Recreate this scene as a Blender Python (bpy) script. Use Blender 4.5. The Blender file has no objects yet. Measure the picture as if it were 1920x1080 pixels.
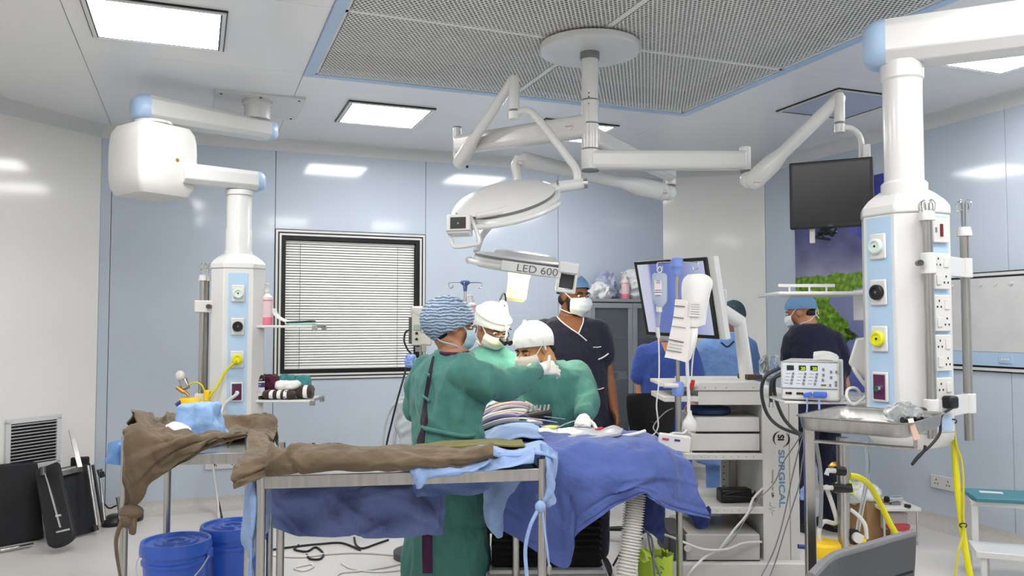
import bpy, bmesh, math, random
import numpy as np
from mathutils import Vector, Matrix, noise
random.seed(7)
SC = bpy.context.scene
COL = SC.collection
V = Vector
PI = math.pi
R = math.radians

# ------------------------------------------------------------------ camera, world, exposure
F = 1550.0; H = 1.46; PITCH = R(2.6); TH = R(21.0)
cd = bpy.data.cameras.new('camera'); cam = bpy.data.objects.new('camera', cd); COL.objects.link(cam)
cam.location = (0, 0, H); cam.rotation_euler = (PI/2 + PITCH, 0, 0)
cd.sensor_width = 36.0; cd.lens = 36.0*F/1920.0; cd.clip_start = 0.05; cd.clip_end = 60
SC.camera = cam
w = bpy.data.worlds.new('world'); SC.world = w; w.use_nodes = True
w.node_tree.nodes['Background'].inputs[0].default_value = (0.8, 0.86, 0.95, 1)
w.node_tree.nodes['Background'].inputs[1].default_value = 0.25
vs = SC.view_settings
vs.view_transform = 'Standard'; vs.look = 'None'; vs.gamma = 1.0; vs.use_curve_mapping = False
vs.exposure = 0.28
PANEL_L = 21.5        # radiance of the lit ceiling panels
LAMP_W = 10.0        # watts of the lit operating lamp

# ------------------------------------------------------------------ coordinates
cp, sp = math.cos(PITCH), math.sin(PITCH)
def at(px, py, d):
    u = (px-960)/F; v = (540-py)/F
    y = cp - v*sp; s = d/y
    return V((u*s, d, H + (sp + v*cp)*s))
def atz(px, py, z):
    u = (px-960)/F; v = (540-py)/F
    s = (z-H)/(sp + v*cp)
    return V((u*s, (cp - v*sp)*s, z))
E1 = V((math.cos(TH), math.sin(TH), 0)); E2 = V((-math.sin(TH), math.cos(TH), 0)); UP = V((0, 0, 1))
def room(a, b, z=0.0): return E1*a + E2*b + UP*z
def ray_b(px, b):      # point of the back-wall-parallel plane b seen at column px -> a
    u = (px-960)/F; d = b/(-u*math.sin(TH) + math.cos(TH))
    return d*(u*math.cos(TH) + math.sin(TH)), d
def ray_a(px, a):
    u = (px-960)/F; d = a/(u*math.cos(TH) + math.sin(TH))
    return d*(-u*math.sin(TH) + math.cos(TH)), d

# ------------------------------------------------------------------ materials
def lin(c):
    c = c/255.0
    return c/12.92 if c <= 0.04045 else ((c+0.055)/1.055)**2.4
MATS = {}
def mat(name, rgb, rough=0.5, metal=0.0, var=0.05, vscale=6.0, bump=0.0, bscale=60.0, stretch=(1, 1, 1),
        trans=0.0, alpha=1.0, coat=0.0, emit=None, es=0.0, sss=0.0, ior=1.45, sheen=0.0, detail=4.0, spec=0.5, bdist=0.01):
    if name in MATS: return MATS[name]
    m = bpy.data.materials.new(name); m.use_nodes = True; nt = m.node_tree; n = nt.nodes; l = nt.links
    b = n['Principled BSDF']
    c = [lin(x) for x in rgb]
    b.inputs['Roughness'].default_value = rough; b.inputs['Metallic'].default_value = metal
    b.inputs['IOR'].default_value = ior; b.inputs['Coat Weight'].default_value = coat
    b.inputs['Coat Roughness'].default_value = 0.08
    b.inputs['Specular IOR Level'].default_value = spec
    b.inputs['Transmission Weight'].default_value = trans; b.inputs['Alpha'].default_value = alpha
    if sheen: b.inputs['Sheen Weight'].default_value = sheen
    if sss:
        b.inputs['Subsurface Weight'].default_value = sss; b.inputs['Subsurface Radius'].default_value = (0.02, 0.008, 0.004)
    if emit:
        b.inputs['Emission Color'].default_value = [lin(x) for x in emit] + [1]; b.inputs['Emission Strength'].default_value = es
    tc = n.new('ShaderNodeTexCoord'); mp = n.new('ShaderNodeMapping'); l.new(tc.outputs['Object'], mp.inputs[0])
    mp.inputs['Scale'].default_value = stretch
    nz = n.new('ShaderNodeTexNoise'); nz.inputs['Scale'].default_value = vscale; nz.inputs['Detail'].default_value = detail
    l.new(mp.outputs[0], nz.inputs['Vector'])
    rp = n.new('ShaderNodeValToRGB'); l.new(nz.outputs['Fac'], rp.inputs[0])
    rp.color_ramp.elements[0].position = 0.3; rp.color_ramp.elements[1].position = 0.7
    rp.color_ramp.elements[0].color = [max(0, x*(1-var)) for x in c] + [1]
    rp.color_ramp.elements[1].color = [min(1, x*(1+var)) for x in c] + [1]
    l.new(rp.outputs[0], b.inputs['Base Color'])
    if bump:
        n2 = n.new('ShaderNodeTexNoise'); n2.inputs['Scale'].default_value = bscale; n2.inputs['Detail'].default_value = 5
        l.new(mp.outputs[0], n2.inputs['Vector'])
        bp = n.new('ShaderNodeBump'); bp.inputs['Strength'].default_value = bump; bp.inputs['Distance'].default_value = bdist
        l.new(n2.outputs['Fac'], bp.inputs['Height']); l.new(bp.outputs[0], b.inputs['Normal'])
    MATS[name] = m
    return m
def emat(name, rgb, s):
    if name in MATS: return MATS[name]
    m = bpy.data.materials.new(name); m.use_nodes = True; nt = m.node_tree
    nt.nodes.remove(nt.nodes['Principled BSDF']); e = nt.nodes.new('ShaderNodeEmission')
    e.inputs[0].default_value = [lin(x) for x in rgb] + [1]; e.inputs[1].default_value = s
    nt.links.new(e.outputs[0], nt.nodes['Material Output'].inputs[0]); MATS[name] = m
    return m
m_wallblue = mat('blue wall laminate', (190, 201, 214), 0.09, var=0.012, vscale=2, spec=0.55)
m_wallwhite = mat('white wall laminate', (232, 231, 228), 0.10, var=0.01, vscale=2, spec=0.45)
m_ceil = mat('ceiling panel paint', (230, 231, 233), 0.2, var=0.012, vscale=2, spec=0.45)
m_cove = mat('coving paint', (212, 213, 213), 0.3, var=0.01)
m_floor = mat('floor vinyl', (206, 203, 200), 0.28, var=0.03, vscale=38, detail=8, spec=0.4)
m_base = mat('skirting vinyl', (186, 182, 178), 0.4, var=0.08, vscale=60, detail=8)
m_dark = mat('dark void', (30, 31, 33), 0.9)
m_white = mat('white enamel', (212, 212, 211), 0.25, var=0.01, coat=0.2)
m_plast = mat('white plastic', (211, 210, 207), 0.4, var=0.015)
m_cart = mat('cart powder coat', (209, 208, 204), 0.4, var=0.015)
m_palebl = mat('pale blue plastic', (170, 196, 226), 0.35, var=0.02)
m_strip = mat('blue strip', (172, 199, 224), 0.4, var=0.02)
m_steel = mat('brushed stainless', (176, 174, 170), 0.3, 1.0, var=0.12, vscale=8, stretch=(6, 6, 0.4))
m_steelflat = mat('stainless sheet', (168, 167, 163), 0.38, 1.0, var=0.1, vscale=10, stretch=(8, 1, 1))
m_chrome = mat('chrome', (215, 215, 215), 0.1, 1.0, var=0.02)
m_black = mat('black plastic', (20, 20, 22), 0.4, var=0.1)
m_blackm = mat('matt black', (13, 13, 14), 0.75, var=0.1)
m_grey = mat('grey plastic', (120, 122, 124), 0.45, var=0.04)
m_dgrey = mat('dark grey plastic', (70, 71, 73), 0.5, var=0.05, bump=0.05, bscale=200)
m_frameblk = mat('black frame', (16, 16, 17), 0.35)
m_rubber = mat('rubber cable', (24, 25, 27), 0.5)
m_cableW = mat('white cable', (214, 214, 210), 0.4)
m_cableG = mat('grey cable', (128, 130, 134), 0.45)
m_yel = mat('yellow hose', (222, 214, 20), 0.35, var=0.04)
m_yelp = mat('yellow plastic', (240, 198, 20), 0.35)
m_purple = mat('purple outlet', (84, 36, 76), 0.4)
m_clear = mat('clear plastic', (235, 240, 242), 0.12, trans=0.85, ior=1.15)
m_glass = mat('cabinet glass', (200, 208, 212), 0.05, trans=0.9, ior=1.05)

# ------------------------------------------------------------------ mesh builder
def cr(pts, k=8):
    P = [V(p) for p in pts]
    if len(P) < 3: return P
    P = [P[0]*2-P[1]] + P + [P[-1]*2-P[-2]]
    out = []
    for i in range(1, len(P)-2):
        p0, p1, p2, p3 = P[i-1:i+3]
        for j in range(k):
            t = j/k
            out.append(0.5*((2*p1) + (p2-p0)*t + (2*p0-5*p1+4*p2-p3)*t*t + (3*p1-p0-3*p2+p3)*t**3))
    out.append(P[-2].copy())
    return out
def basis(d, up=None):
    z = V(d).normalized()
    u = V(up) if up is not None else (V((0, 0, 1)) if abs(z.z) < 0.95 else V((1, 0, 0)))
    x = u.cross(z)
    if x.length < 1e-6: x = V((1, 0, 0)).cross(z)
    x.normalize(); y = z.cross(x)
    return x, y, z
class MB:
    def __init__(s): s.v = []; s.f = []
    def add(s, vs, fs):
        o = len(s.v); s.v += [V(p) for p in vs]; s.f += [tuple(i+o for i in f) for f in fs]; return s
    def box(s, c, size, rot=None):
        c = V(c); hx, hy, hz = size[0]/2, size[1]/2, size[2]/2
        q = [V((x, y, z)) for z in (-hz, hz) for y in (-hy, hy) for x in (-hx, hx)]
        if rot is not None: q = [rot @ p for p in q]
        return s.add([c+p for p in q], [(0, 2, 3, 1), (4, 5, 7, 6), (0, 1, 5, 4), (2, 6, 7, 3), (0, 4, 6, 2), (1, 3, 7, 5)])
    def rbox(s, a0, a1, b0, b1, z0, z1):      # box aligned with the room
        q = [room(a, b, z) for z in (z0, z1) for b in (b0, b1) for a in (a0, a1)]
        return s.add(q, [(0, 2, 3, 1), (4, 5, 7, 6), (0, 1, 5, 4), (2, 6, 7, 3), (0, 4, 6, 2), (1, 3, 7, 5)])
    def loft(s, rings, cap0=True, cap1=True, closed=True):
        n = len(rings[0]); vs = [p for r in rings for p in r]; fs = []
        m = n if closed else n-1
        for i in range(len(rings)-1):
            for j in range(m):
                k = (j+1) % n
                fs.append((i*n+j, i*n+k, (i+1)*n+k, (i+1)*n+j))
        if closed and cap0: fs.append(tuple(range(n-1, -1, -1)))
        if closed and cap1: fs.append(tuple(range((len(rings)-1)*n, len(rings)*n)))
        return s.add(vs, fs)
    def cyl(s, p0, p1, r0, r1=None, n=20):
        p0, p1 = V(p0), V(p1); r1 = r0 if r1 is None else r1
        x, y, z = basis(p1-p0)
        return s.loft([[p + x*(r*math.cos(2*PI*i/n)) + y*(r*math.sin(2*PI*i/n)) for i in range(n)] for p, r in ((p0, r0), (p1, r1))])
    def tube(s, pts, r, n=8, smooth=0, closed=False):
        P = cr(pts, smooth) if smooth else [V(p) for p in pts]
        rs = r if isinstance(r, (list, tuple)) else [r]*len(P)
        if len(rs) != len(P):
            k = len(rs); rs = [float(np.interp(i/(len(P)-1)*(k-1), range(k), rs)) for i in range(len(P))]
        x = None; rings = []
        N = len(P)
        for i in range(N):
            if closed: d = P[(i+1) % N]-P[i-1]
            else: d = P[min(i+1, N-1)]-P[max(i-1, 0)]
            if d.length < 1e-9: d = V((0, 0, 1))
            d.normalize()
            if x is None: x, y, _ = basis(d)
            else:
                x = x - d*x.dot(d)
                if x.length < 1e-6: x, _, _ = basis(d)
                x.normalize()
            y = d.cross(x)
            rings.append([P[i] + x*(rs[i]*math.cos(2*PI*j/n)) + y*(rs[i]*math.sin(2*PI*j/n)) for j in range(n)])
        if closed:
            rings.append(rings[0]); return s.loft(rings, False, False)
        return s.loft(rings)
    def lathe(s, prof, o, axis=(0, 0, 1), n=32, sx=1.0, xdir=None):
        o = V(o); x, y, z = basis(axis, xdir)
        return s.loft([[o + z*h + x*(max(r, 1e-4)*math.cos(2*PI*i/n)*sx) + y*(max(r, 1e-4)*math.sin(2*PI*i/n)) for i in range(n)] for r, h in prof])
    def prism(s, poly, o, x, y, depth):       # polygon in the plane (x, y) at o, extruded along x cross y
        o, x, y = V(o), V(x), V(y); z = x.cross(y).normalized()*depth
        return s.loft([[o + x*p + y*q for p, q in poly], [o + x*p + y*q + z for p, q in poly]])
    def ell(s, c, rad, fr=None, nu=20, nv=12):
        c = V(c); fr = fr or (V((1, 0, 0)), V((0, 1, 0)), V((0, 0, 1)))
        rings = []
        for i in range(nv+1):
            t = -PI/2 + PI*i/nv; ct = max(math.cos(t), 0.01)
            rings.append([c + fr[0]*(rad[0]*ct*math.cos(2*PI*j/nu)) + fr[1]*(rad[1]*ct*math.sin(2*PI*j/nu)) + fr[2]*(rad[2]*math.sin(t)) for j in range(nu)])
        return s.loft(rings)
    def beam(s, p0, p1, w, h, w1=None, h1=None, c=0.25, rnd=0.0, up=None, seg=1):
        p0, p1 = V(p0), V(p1); w1 = w1 or w; h1 = h1 or h
        x, y, z = basis(p1-p0, up)
        def ring(p, w, h):
            k = min(w, h)*c; a, b = w/2, h/2
            return [p + x*i + y*j for i, j in ((a-k, -b), (a, -b+k), (a, b-k), (a-k, b), (-a+k, b), (-a, b-k), (-a, -b+k), (-a+k, -b))]
        rr = []
        L = (p1-p0).length
        if rnd:
            for k in range(5):
                t = (k/5)*PI/2; q = rnd*(1-math.sin(t)); f = 0.55 + 0.45*math.sin(t)
                rr.append(ring(p0 + z*q - z*0, w*f, h*f)) if False else rr.append(ring(p0 + z*(rnd*(1-math.cos(PI/2-t))), w*f, h*f))
        else: rr.append(ring(p0, w, h))
        for k in range(1, seg+1):
            t = k/seg
            rr.append(ring(p0.lerp(p1, t) - (z*0), w+(w1-w)*t, h+(h1-h)*t))
        return s.loft(rr)
    def patch(s, rows, k=6, thick=0.006, nz=0.0, nsc=8.0, seed=0.0, ridge=0.0, rsc=6.0, crease=0, camp=0.012):
        """smooth sheet through a grid of control points, wrinkled and given a thickness"""
        g1 = [cr(r, k) for r in rows]
        n = len(g1[0])
        cols = [cr([g1[i][j] for i in range(len(g1))], k) for j in range(n)]
        mrow = len(cols[0])
        G = np.array([[cols[j][i] for j in range(n)] for i in range(mrow)])
        du = np.gradient(G, axis=1); dv = np.gradient(G, axis=0)
        N = np.cross(du, dv); N /= (np.linalg.norm(N, axis=2, keepdims=True)+1e-9)
        if nz or ridge:
            for i in range(mrow):
                for j in range(n):
                    p = V(G[i, j])
                    dsp = 0
                    if nz: dsp += nz*noise.noise(p*nsc + V((seed, seed*2, 0)))
                    if ridge:
                        q = p*rsc + V((seed*3, 0, seed)); q += noise.noise_vector(q*0.5)*0.7
                        dsp += ridge*(0.7-2.0*abs(noise.noise(V((q.x*1.6, q.y*1.6, q.z*0.6))))) + 0.45*ridge*(0.6-2*abs(noise.noise(q*2.3)))
                    G[i, j] += N[i, j]*dsp
        if crease:
            rg = np.random.RandomState(int(seed*10)+crease)
            lu = np.linalg.norm(np.diff(G, axis=1), axis=2).mean()*(n-1); lv = np.linalg.norm(np.diff(G, axis=0), axis=2).mean()*(mrow-1)
            U, W_ = np.meshgrid(np.linspace(0, lu, n), np.linspace(0, lv, mrow)); D = np.zeros_like(U)
            for _ in range(crease):
                u0, v0 = rg.uniform(0, lu), rg.uniform(0, lv); th = rg.uniform(0, PI); L = rg.uniform(0.25, 0.8)*min(max(lu, lv), 0.5)*0.6; w_ = rg.uniform(0.008, 0.024)
                s_ = (U-u0)*math.cos(th) + (W_-v0)*math.sin(th); t_ = -(U-u0)*math.sin(th) + (W_-v0)*math.cos(th) + 0.25*s_*s_/max(L, .05)*rg.uniform(-1, 1)
                D += camp*rg.choice((-1, 1))*rg.uniform(0.4, 1)*np.exp(-np.abs(t_)/(w_*np.where(t_ > 0, 1.8, 0.8)))*np.exp(-(s_/L)**4)
            G += N*D[:, :, None]; 
        A = G + N*thick/2; B = G - N*thick/2
        idx = lambda i, j: i*n+j
        off = mrow*n
        vs = [V(p) for p in A.reshape(-1, 3)] + [V(p) for p in B.reshape(-1, 3)]
        fs = []
        for i in range(mrow-1):
            for j in range(n-1):
                a, b, c, d = idx(i, j), idx(i, j+1), idx(i+1, j+1), idx(i+1, j)
                fs.append((a, b, c, d)); fs.append((off+d, off+c, off+b, off+a))
        for i in range(mrow-1):
            for j in (0, n-1):
                a, d = idx(i, j), idx(i+1, j)
                fs.append((a, d, off+d, off+a) if j == 0 else (a, off+a, off+d, d))
        for j in range(n-1):
            for i in (0, mrow-1):
                a, b = idx(i, j), idx(i, j+1)
                fs.append((a, off+a, off+b, b) if i == 0 else (a, b, off+b, off+a))
        return s.add(vs, fs)

WM = {}
def setp(o, label=None, cat=None, group=None, kind=None):
    if label: o['label'] = label
    if cat: o['category'] = cat
    if group: o['group'] = group
    if kind: o['kind'] = kind
    return o
def thing(name, label, cat, loc=(0, 0, 0), rz=0.0, group=None, kind=None):
    o = bpy.data.objects.new(name, None); COL.objects.link(o)
    o.location = loc; o.rotation_euler = (0, 0, rz); o.empty_display_size = 0.1
    WM[o.name] = Matrix.Translation(V(loc)) @ Matrix.Rotation(rz, 4, 'Z')
    return setp(o, label, cat, group, kind)
def finish_mesh(me, smooth=35):
    if smooth:
        me.polygons.foreach_set('use_smooth', [True]*len(me.polygons))
        me.set_sharp_from_angle(angle=R(smooth))
def obj(name, m, material, parent=None, bevel=0.0, smooth=35, local=False, label=None, cat=None, group=None, kind=None, seg=2, fixn=True):
    me = bpy.data.meshes.new(name)
    vs = m.v
    loc = None
    if parent is not None:
        W = WM[parent.name]
        if not local:
            Wi = W.inverted(); vs = [Wi @ p for p in vs]
    else:
        A = np.array([tuple(p) for p in vs]); lo, hi = A.min(0), A.max(0)
        loc = V(((lo[0]+hi[0])/2, (lo[1]+hi[1])/2, lo[2])); vs = [p-loc for p in vs]; W = Matrix.Translation(loc)
    me.from_pydata([tuple(p) for p in vs], [], m.f)
    if fixn:
        bm = bmesh.new(); bm.from_mesh(me); bmesh.ops.recalc_face_normals(bm, faces=bm.faces); bm.to_mesh(me); bm.free()
    finish_mesh(me, smooth)
    me.materials.append(material)
    o = bpy.data.objects.new(name, me); COL.objects.link(o)
    if parent is not None: o.parent = parent
    else: o.location = loc
    WM[o.name] = W
    if bevel:
        md = o.modifiers.new('bevel', 'BEVEL'); md.width = bevel; md.segments = seg; md.limit_method = 'ANGLE'; md.angle_limit = R(40)
    return setp(o, label, cat, group, kind)
def piece(name, src, parent, delta):
    """copy of a piece sharing its mesh, shifted by delta (world)"""
    o = src.copy(); COL.objects.link(o); o.parent = parent
    Wi = WM[parent.name].to_3x3().inverted()
    o.location = src.location + Wi @ V(delta); WM[o.name] = WM[parent.name]
    return o
def text(s, size, name, material, parent, origin, x, y, extrude=0.001, align='LEFT', bold=0.0, sx=1.0):
    cu = bpy.data.curves.new(name, 'FONT'); cu.body = s; cu.size = size; cu.extrude = extrude; cu.align_x = align; cu.offset = bold
    tmp = bpy.data.objects.new(name+'_tmp', cu); COL.objects.link(tmp)
    bpy.context.view_layer.update()
    me = bpy.data.meshes.new_from_object(tmp.evaluated_get(bpy.context.evaluated_depsgraph_get()))
    bpy.data.objects.remove(tmp)
    x = V(x).normalized(); y = V(y).normalized(); z = x.cross(y)
    M = Matrix(((x.x*sx, y.x, z.x, origin[0]), (x.y*sx, y.y, z.y, origin[1]), (x.z*sx, y.z, z.z, origin[2]), (0, 0, 0, 1)))
    me.transform(WM[parent.name].inverted() @ M)
    me.materials.clear(); me.materials.append(material)
    me.name = name
    o = bpy.data.objects.new(name, me); COL.objects.link(o); o.parent = parent; WM[o.name] = WM[parent.name]
    return o
def struct(name, m, material, bevel=0.0, smooth=35, label=None):
    return obj(name, m, material, None, bevel, smooth, kind='structure', label=label)

# ------------------------------------------------------------------ room shell
CEIL = 3.0; BW = 7.05; RW = 5.05
PLAN = [(-0.69, BW), (4.30, BW), (RW, 6.44), (RW, -2.0), (-1.9, -2.0), (-1.9, 5.84)]
m = MB(); m.rbox(-3, 6.2, -3, 8.2, -0.08, 0); struct('floor', m, m_floor, label='pale grey seamless vinyl floor')
def wallbox(p, q, t=0.1, z0=0.0, z1=3.12, off=0.0):
    """slab behind the line p-q (room interior on its left when walking q to p)"""
    p, q = V((p[0], p[1])), V((q[0], q[1])); d = (q-p).normalized(); nrm = V((-d.y, d.x))
    mm = MB()
    c = [p+nrm*off, q+nrm*off, q+nrm*(t+off), p+nrm*(t+off)]
    mm.loft([[room(v.x, v.y, z0) for v in c], [room(v.x, v.y, z1) for v in c]])
    return mm
WN = ['wall_back', 'wall_corner', 'wall_right', 'wall_rear', 'wall_left', 'wall_chamfer']
WL = ['pale blue glossy panelled back wall with the window', 'glossy white chamfered corner wall between two blue walls', 'pale blue right wall with landscape mural',
      'white wall behind the camera', 'white left wall beside the camera', 'white angled wall with air vent at far left']
PMAT = [m_wallblue, m_wallwhite, m_wallblue, m_wallwhite, m_wallwhite, m_wallwhite]
WALLS = []
for i in range(6):
    p, q = PLAN[i], PLAN[(i+1) % 6]
    off = 0.012 if i else 0.09
    WALLS.append(struct(WN[i], wallbox(p, q, off=off), m_cove if i else m_dark, label=WL[i]))
# laminate panels on each wall, 4 mm joints
def panel(i, s0, s1, z0, z1, t=0.012):
    p, q = V(PLAN[i]), V(PLAN[(i+1) % 6]); d = (q-p).normalized()
    a, b = p+d*(s0+0.002), p+d*(s1-0.002)
    obj('wall_panel', wallbox(a, b, t, z0, z1), PMAT[i], WALLS[i], bevel=0.0015)
A0 = PLAN[0][0]
WX0, WX1, WZ0, WZ1 = 0.61, 1.89, 1.01, 2.26
for s0, s1 in ((-0.69, -0.615), (-0.615, WX0), (WX1, 3.17), (3.17, 4.30)): panel(0, s0-A0, s1-A0, 0.08, 2.95, 0.08)
panel(0, WX0-A0, WX1-A0, 0.08, WZ0, 0.08); panel(0, WX0-A0, WX1-A0, WZ1, 2.95, 0.08)
panel(1, 0, 0.967, 0.08, 2.95)
for s0, s1 in ((0, 1.25), (1.25, 2.5), (2.5, 3.75), (3.75, 5.0), (5.0, 6.7), (6.7, 8.44)): panel(2, s0, s1, 0.08, 2.95)
for s0, s1 in ((0, 2.3), (2.3, 4.6), (4.6, 6.95)): panel(3, s0, s1, 0.08, 2.95)
for s0, s1 in ((0, 2.6), (2.6, 5.2), (5.2, 7.84)): panel(4, s0, s1, 0.08, 2.95)
panel(5, 0, 1.711, 0.08, 2.95)
# coving and coved skirting, one run per wall
def cove_run(i, z0, z1, top, r, material, name, label):
    p, q = V(PLAN[i]), V(PLAN[(i+1) % 6]); d = (q-p).normalized(); nrm = V((d.y, -d.x))
    rings = []
    for e in (p - d*0.0, q + d*0.0):
        ring = []
        for k in range(7):
            t = k/6*PI/2
            o = r*(1-math.cos(t)); h = r*(1-math.sin(t))
            z = (CEIL - h) if top else h
            # concave quarter: at the wall the strip runs down, at the ceiling it runs out
            if top: o, z = r*(1-math.sin(t)), CEIL - r*(1-math.cos(t))
            else: o, z = r*(1-math.sin(t)), r*(1-math.cos(t))
            pt = e + nrm*o; ring.append(room(pt.x, pt.y, z))
        pt = e - nrm*0.03; zz = CEIL+0.02 if top else -0.02
        ring.append(room(pt.x, pt.y, (CEIL-r) if top else r)); ring.append(room(pt.x, pt.y, zz))
        pt = e + nrm*r; ring.append(room(pt.x, pt.y, zz))
        rings.append(ring)
    mm = MB(); mm.loft(rings)
    struct(name, mm, material, label=label)
for i in range(6):
    cove_run(i, 0, 0, True, 0.09, m_cove, 'trim_%d' % (i+1), 'white concave coving along ' + WL[i])
    cove_run(i, 0, 0, False, 0.10, m_base, 'baseboard_' + WN[i][5:], 'grey coved vinyl skirting along ' + WL[i])
# ceiling with its panels
GA0, GA1, GB0, GB1 = 0.66, 3.26, 2.62, 5.06
m = MB(); m.rbox(-3, 6.2, -3, 8.2, 3.30, 3.4)
ceil = struct('ceiling', m, m_dark, label='white glossy panelled ceiling')
aa = [-3, -0.62, GA0-0.06, GA1+0.06, 6.2]; bb = [-3, 0.6, GB0-0.06, 4.0, GB1+0.06, 8.2]
for i in range(4):
    for j in range(5):
        if i == 2 and j in (2, 3): continue
        if j == 2 and i in (0, 1, 3) : pass
        mm = MB(); mm.rbox(aa[i]+0.0015, aa[i+1]-0.0015, bb[j]+0.0015, bb[j+1]-0.0015, CEIL, CEIL+0.05)
        obj('ceiling_panel', mm, m_ceil, ceil, bevel=0.001)
m = MB(); m.rbox(-3, 6.2, -3, 8.2, CEIL+0.2, CEIL+0.21)
# laminar-flow air grille
gr = thing('air_grille', 'perforated laminar airflow grille set into the ceiling above the lamp column', 'air grille', room((GA0+GA1)/2, (GB0+GB1)/2, 2.985), TH)
m = MB()
for (a0, a1, b0, b1) in ((GA0-0.06, GA1+0.06, GB1, GB1+0.06), (GA0-0.06, GA1+0.06, GB0-0.06, GB0), (GA0-0.06, GA0, GB0, GB1), (GA1, GA1+0.06, GB0, GB1)):
    m.rbox(a0, a1, b0, b1, 2.982, 3.03)
obj('grille_frame', m, m_palebl, gr, bevel=0.002)
m = MB(); m.rbox(GA0-0.05, GA1+0.05, GB0-0.05, GB1+0.05, 3.16, 3.20)
obj('filter_bed', m, mat('filter grey', (120, 120, 118), 0.9), gr)
m_perf = mat('perforated sheet', (224, 224, 221), 0.45, var=0.02)
AM, BM = 1.96, 3.985
def perf(a0, a1, b0, b1, z=2.992, pitch=0.024):
    """sheet with staggered six-sided holes as real geometry"""
    nx = int(round((a1-a0)/pitch)); px = (a1-a0)/nx
    ny = int(round((b1-b0)/(pitch*0.866))); py = (b1-b0)/ny
    r = pitch*0.37
    ang = np.arange(6)*PI/3 + PI/6
    V_, F_ = [], []
    hexo = np.stack([np.cos(ang)*pitch/math.sqrt(3)*1.0, np.sin(ang)*pitch/math.sqrt(3)*1.0], 1)
    hexi = np.stack([np.cos(ang)*r, np.sin(ang)*r], 1)
    hexo[:, 0] *= px/pitch; hexo[:, 1] *= py/(pitch*0.866)
    base = np.concatenate([hexo, hexi]); cnt = 0
    for j in range(ny):
        for i in range(nx):
            cx = a0 + (i+0.5)*px + (px/2 if j % 2 else 0); cy = b0 + (j+0.5)*py
            if cx > a1-px*0.3: continue
            V_.append(base + (cx, cy))
            o = cnt*12; cnt += 1
            for k in range(6):
                q = (k+1) % 6
                F_.append((o+k, o+q, o+6+q, o+6+k))
    P = np.concatenate(V_)
    W = np.array([list(E1*p[0] + E2*p[1] + UP*z) for p in P])
    return W, F_
for (a0, a1) in ((GA0, AM), (AM, GA1)):
    for (b0, b1) in ((GB0, BM), (BM, GB1)):
        W, F_ = perf(a0+0.012, a1-0.012, b0+0.012, b1-0.012)
        Wi = WM[gr.name].inverted(); A = np.array(Wi)
        L = W @ A[:3, :3].T + A[:3, 3]
        me = bpy.data.meshes.new('perforated_sheet'); me.from_pydata(L.tolist(), [], F_); me.materials.append(m_perf)
        o = bpy.data.objects.new('perforated_sheet', me); COL.objects.link(o); o.parent = gr; WM[o.name] = WM[gr.name]
        md = o.modifiers.new('sheet thickness', 'SOLIDIFY'); md.thickness = 0.0012
        mm = MB()
        for q in ((a0, a1, b0, b0+0.0155), (a0, a1, b1-0.0155, b1), (a0, a0+0.0155, b0, b1), (a1-0.0155, a1, b0, b1)): mm.rbox(*q, 2.990, 2.996)
        obj('sheet_edge', mm, m_perf, o)

# ceiling light panels
m_lit = emat('lit panel diffuser', (253, 252, 250), PANEL_L)
m_unlit = mat('unlit diffuser', (176, 186, 206), 0.35, var=0.01)
def ceiling_light(a, b, lit, label, sa=0.62, sb=0.62):
    t = thing('ceiling_light', label, 'ceiling light', room(a, b, 2.975), TH, 'square recessed ceiling lights')
    def fr(o, wd, z0, z1):
        mm = MB(); x0, x1, y0, y1 = a-sa/2+o, a+sa/2-o, b-sb/2+o, b+sb/2-o
        for q in ((x0, x1, y0, y0+wd), (x0, x1, y1-wd, y1), (x0, x0+wd, y0+wd, y1-wd), (x1-wd, x1, y0+wd, y1-wd)): mm.rbox(*q, z0, z1)
        return mm
    obj('outer_gasket', fr(0, 0.007, 2.991, 3.001), m_frameblk, t)
    obj('frame', fr(0.007, 0.018, 2.984, 3.001), m_cove, t)
    obj('inner_gasket', fr(0.025, 0.009, 2.986, 3.001), m_frameblk, t)
    mm = MB(); mm.rbox(a-sa/2+0.034, a+sa/2-0.034, b-sb/2+0.034, b+sb/2-0.034, 2.988, 3.001)
    obj('diffuser', mm, m_lit if lit else m_unlit, t)
ceiling_light(-0.2, 4.53, True, 'lit ceiling light panel at the top left, above the pendant arm', 0.66)
ceiling_light(1.27, 5.92, True, 'lit ceiling light panel between pendant mount and lamp arm')
ceiling_light(2.72, 5.89, True, 'lit ceiling light panel partly hidden behind the lamp arm')
ceiling_light(4.18, 4.49, False, 'unlit bluish ceiling light panel behind the monitor arm')
ceiling_light(4.26, 3.28, True, 'lit ceiling light panel under the right pendant arm')
for a, b, wh in ((-0.2, 2.9, 'second in the left row from the back wall'), (-0.2, 1.3, 'third in the left row from the back wall'), (4.26, 1.7, 'last in the right row, over the camera side'), (1.27, 1.6, 'left one of the pair just behind the air grille'), (2.72, 1.6, 'right one of the pair just behind the air grille'), (1.27, -0.2, 'left one of the pair nearest the rear wall'), (2.72, -0.2, 'right one of the pair nearest the rear wall')):
    ceiling_light(a, b, True, 'lit ceiling light panel, ' + wh)

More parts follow.
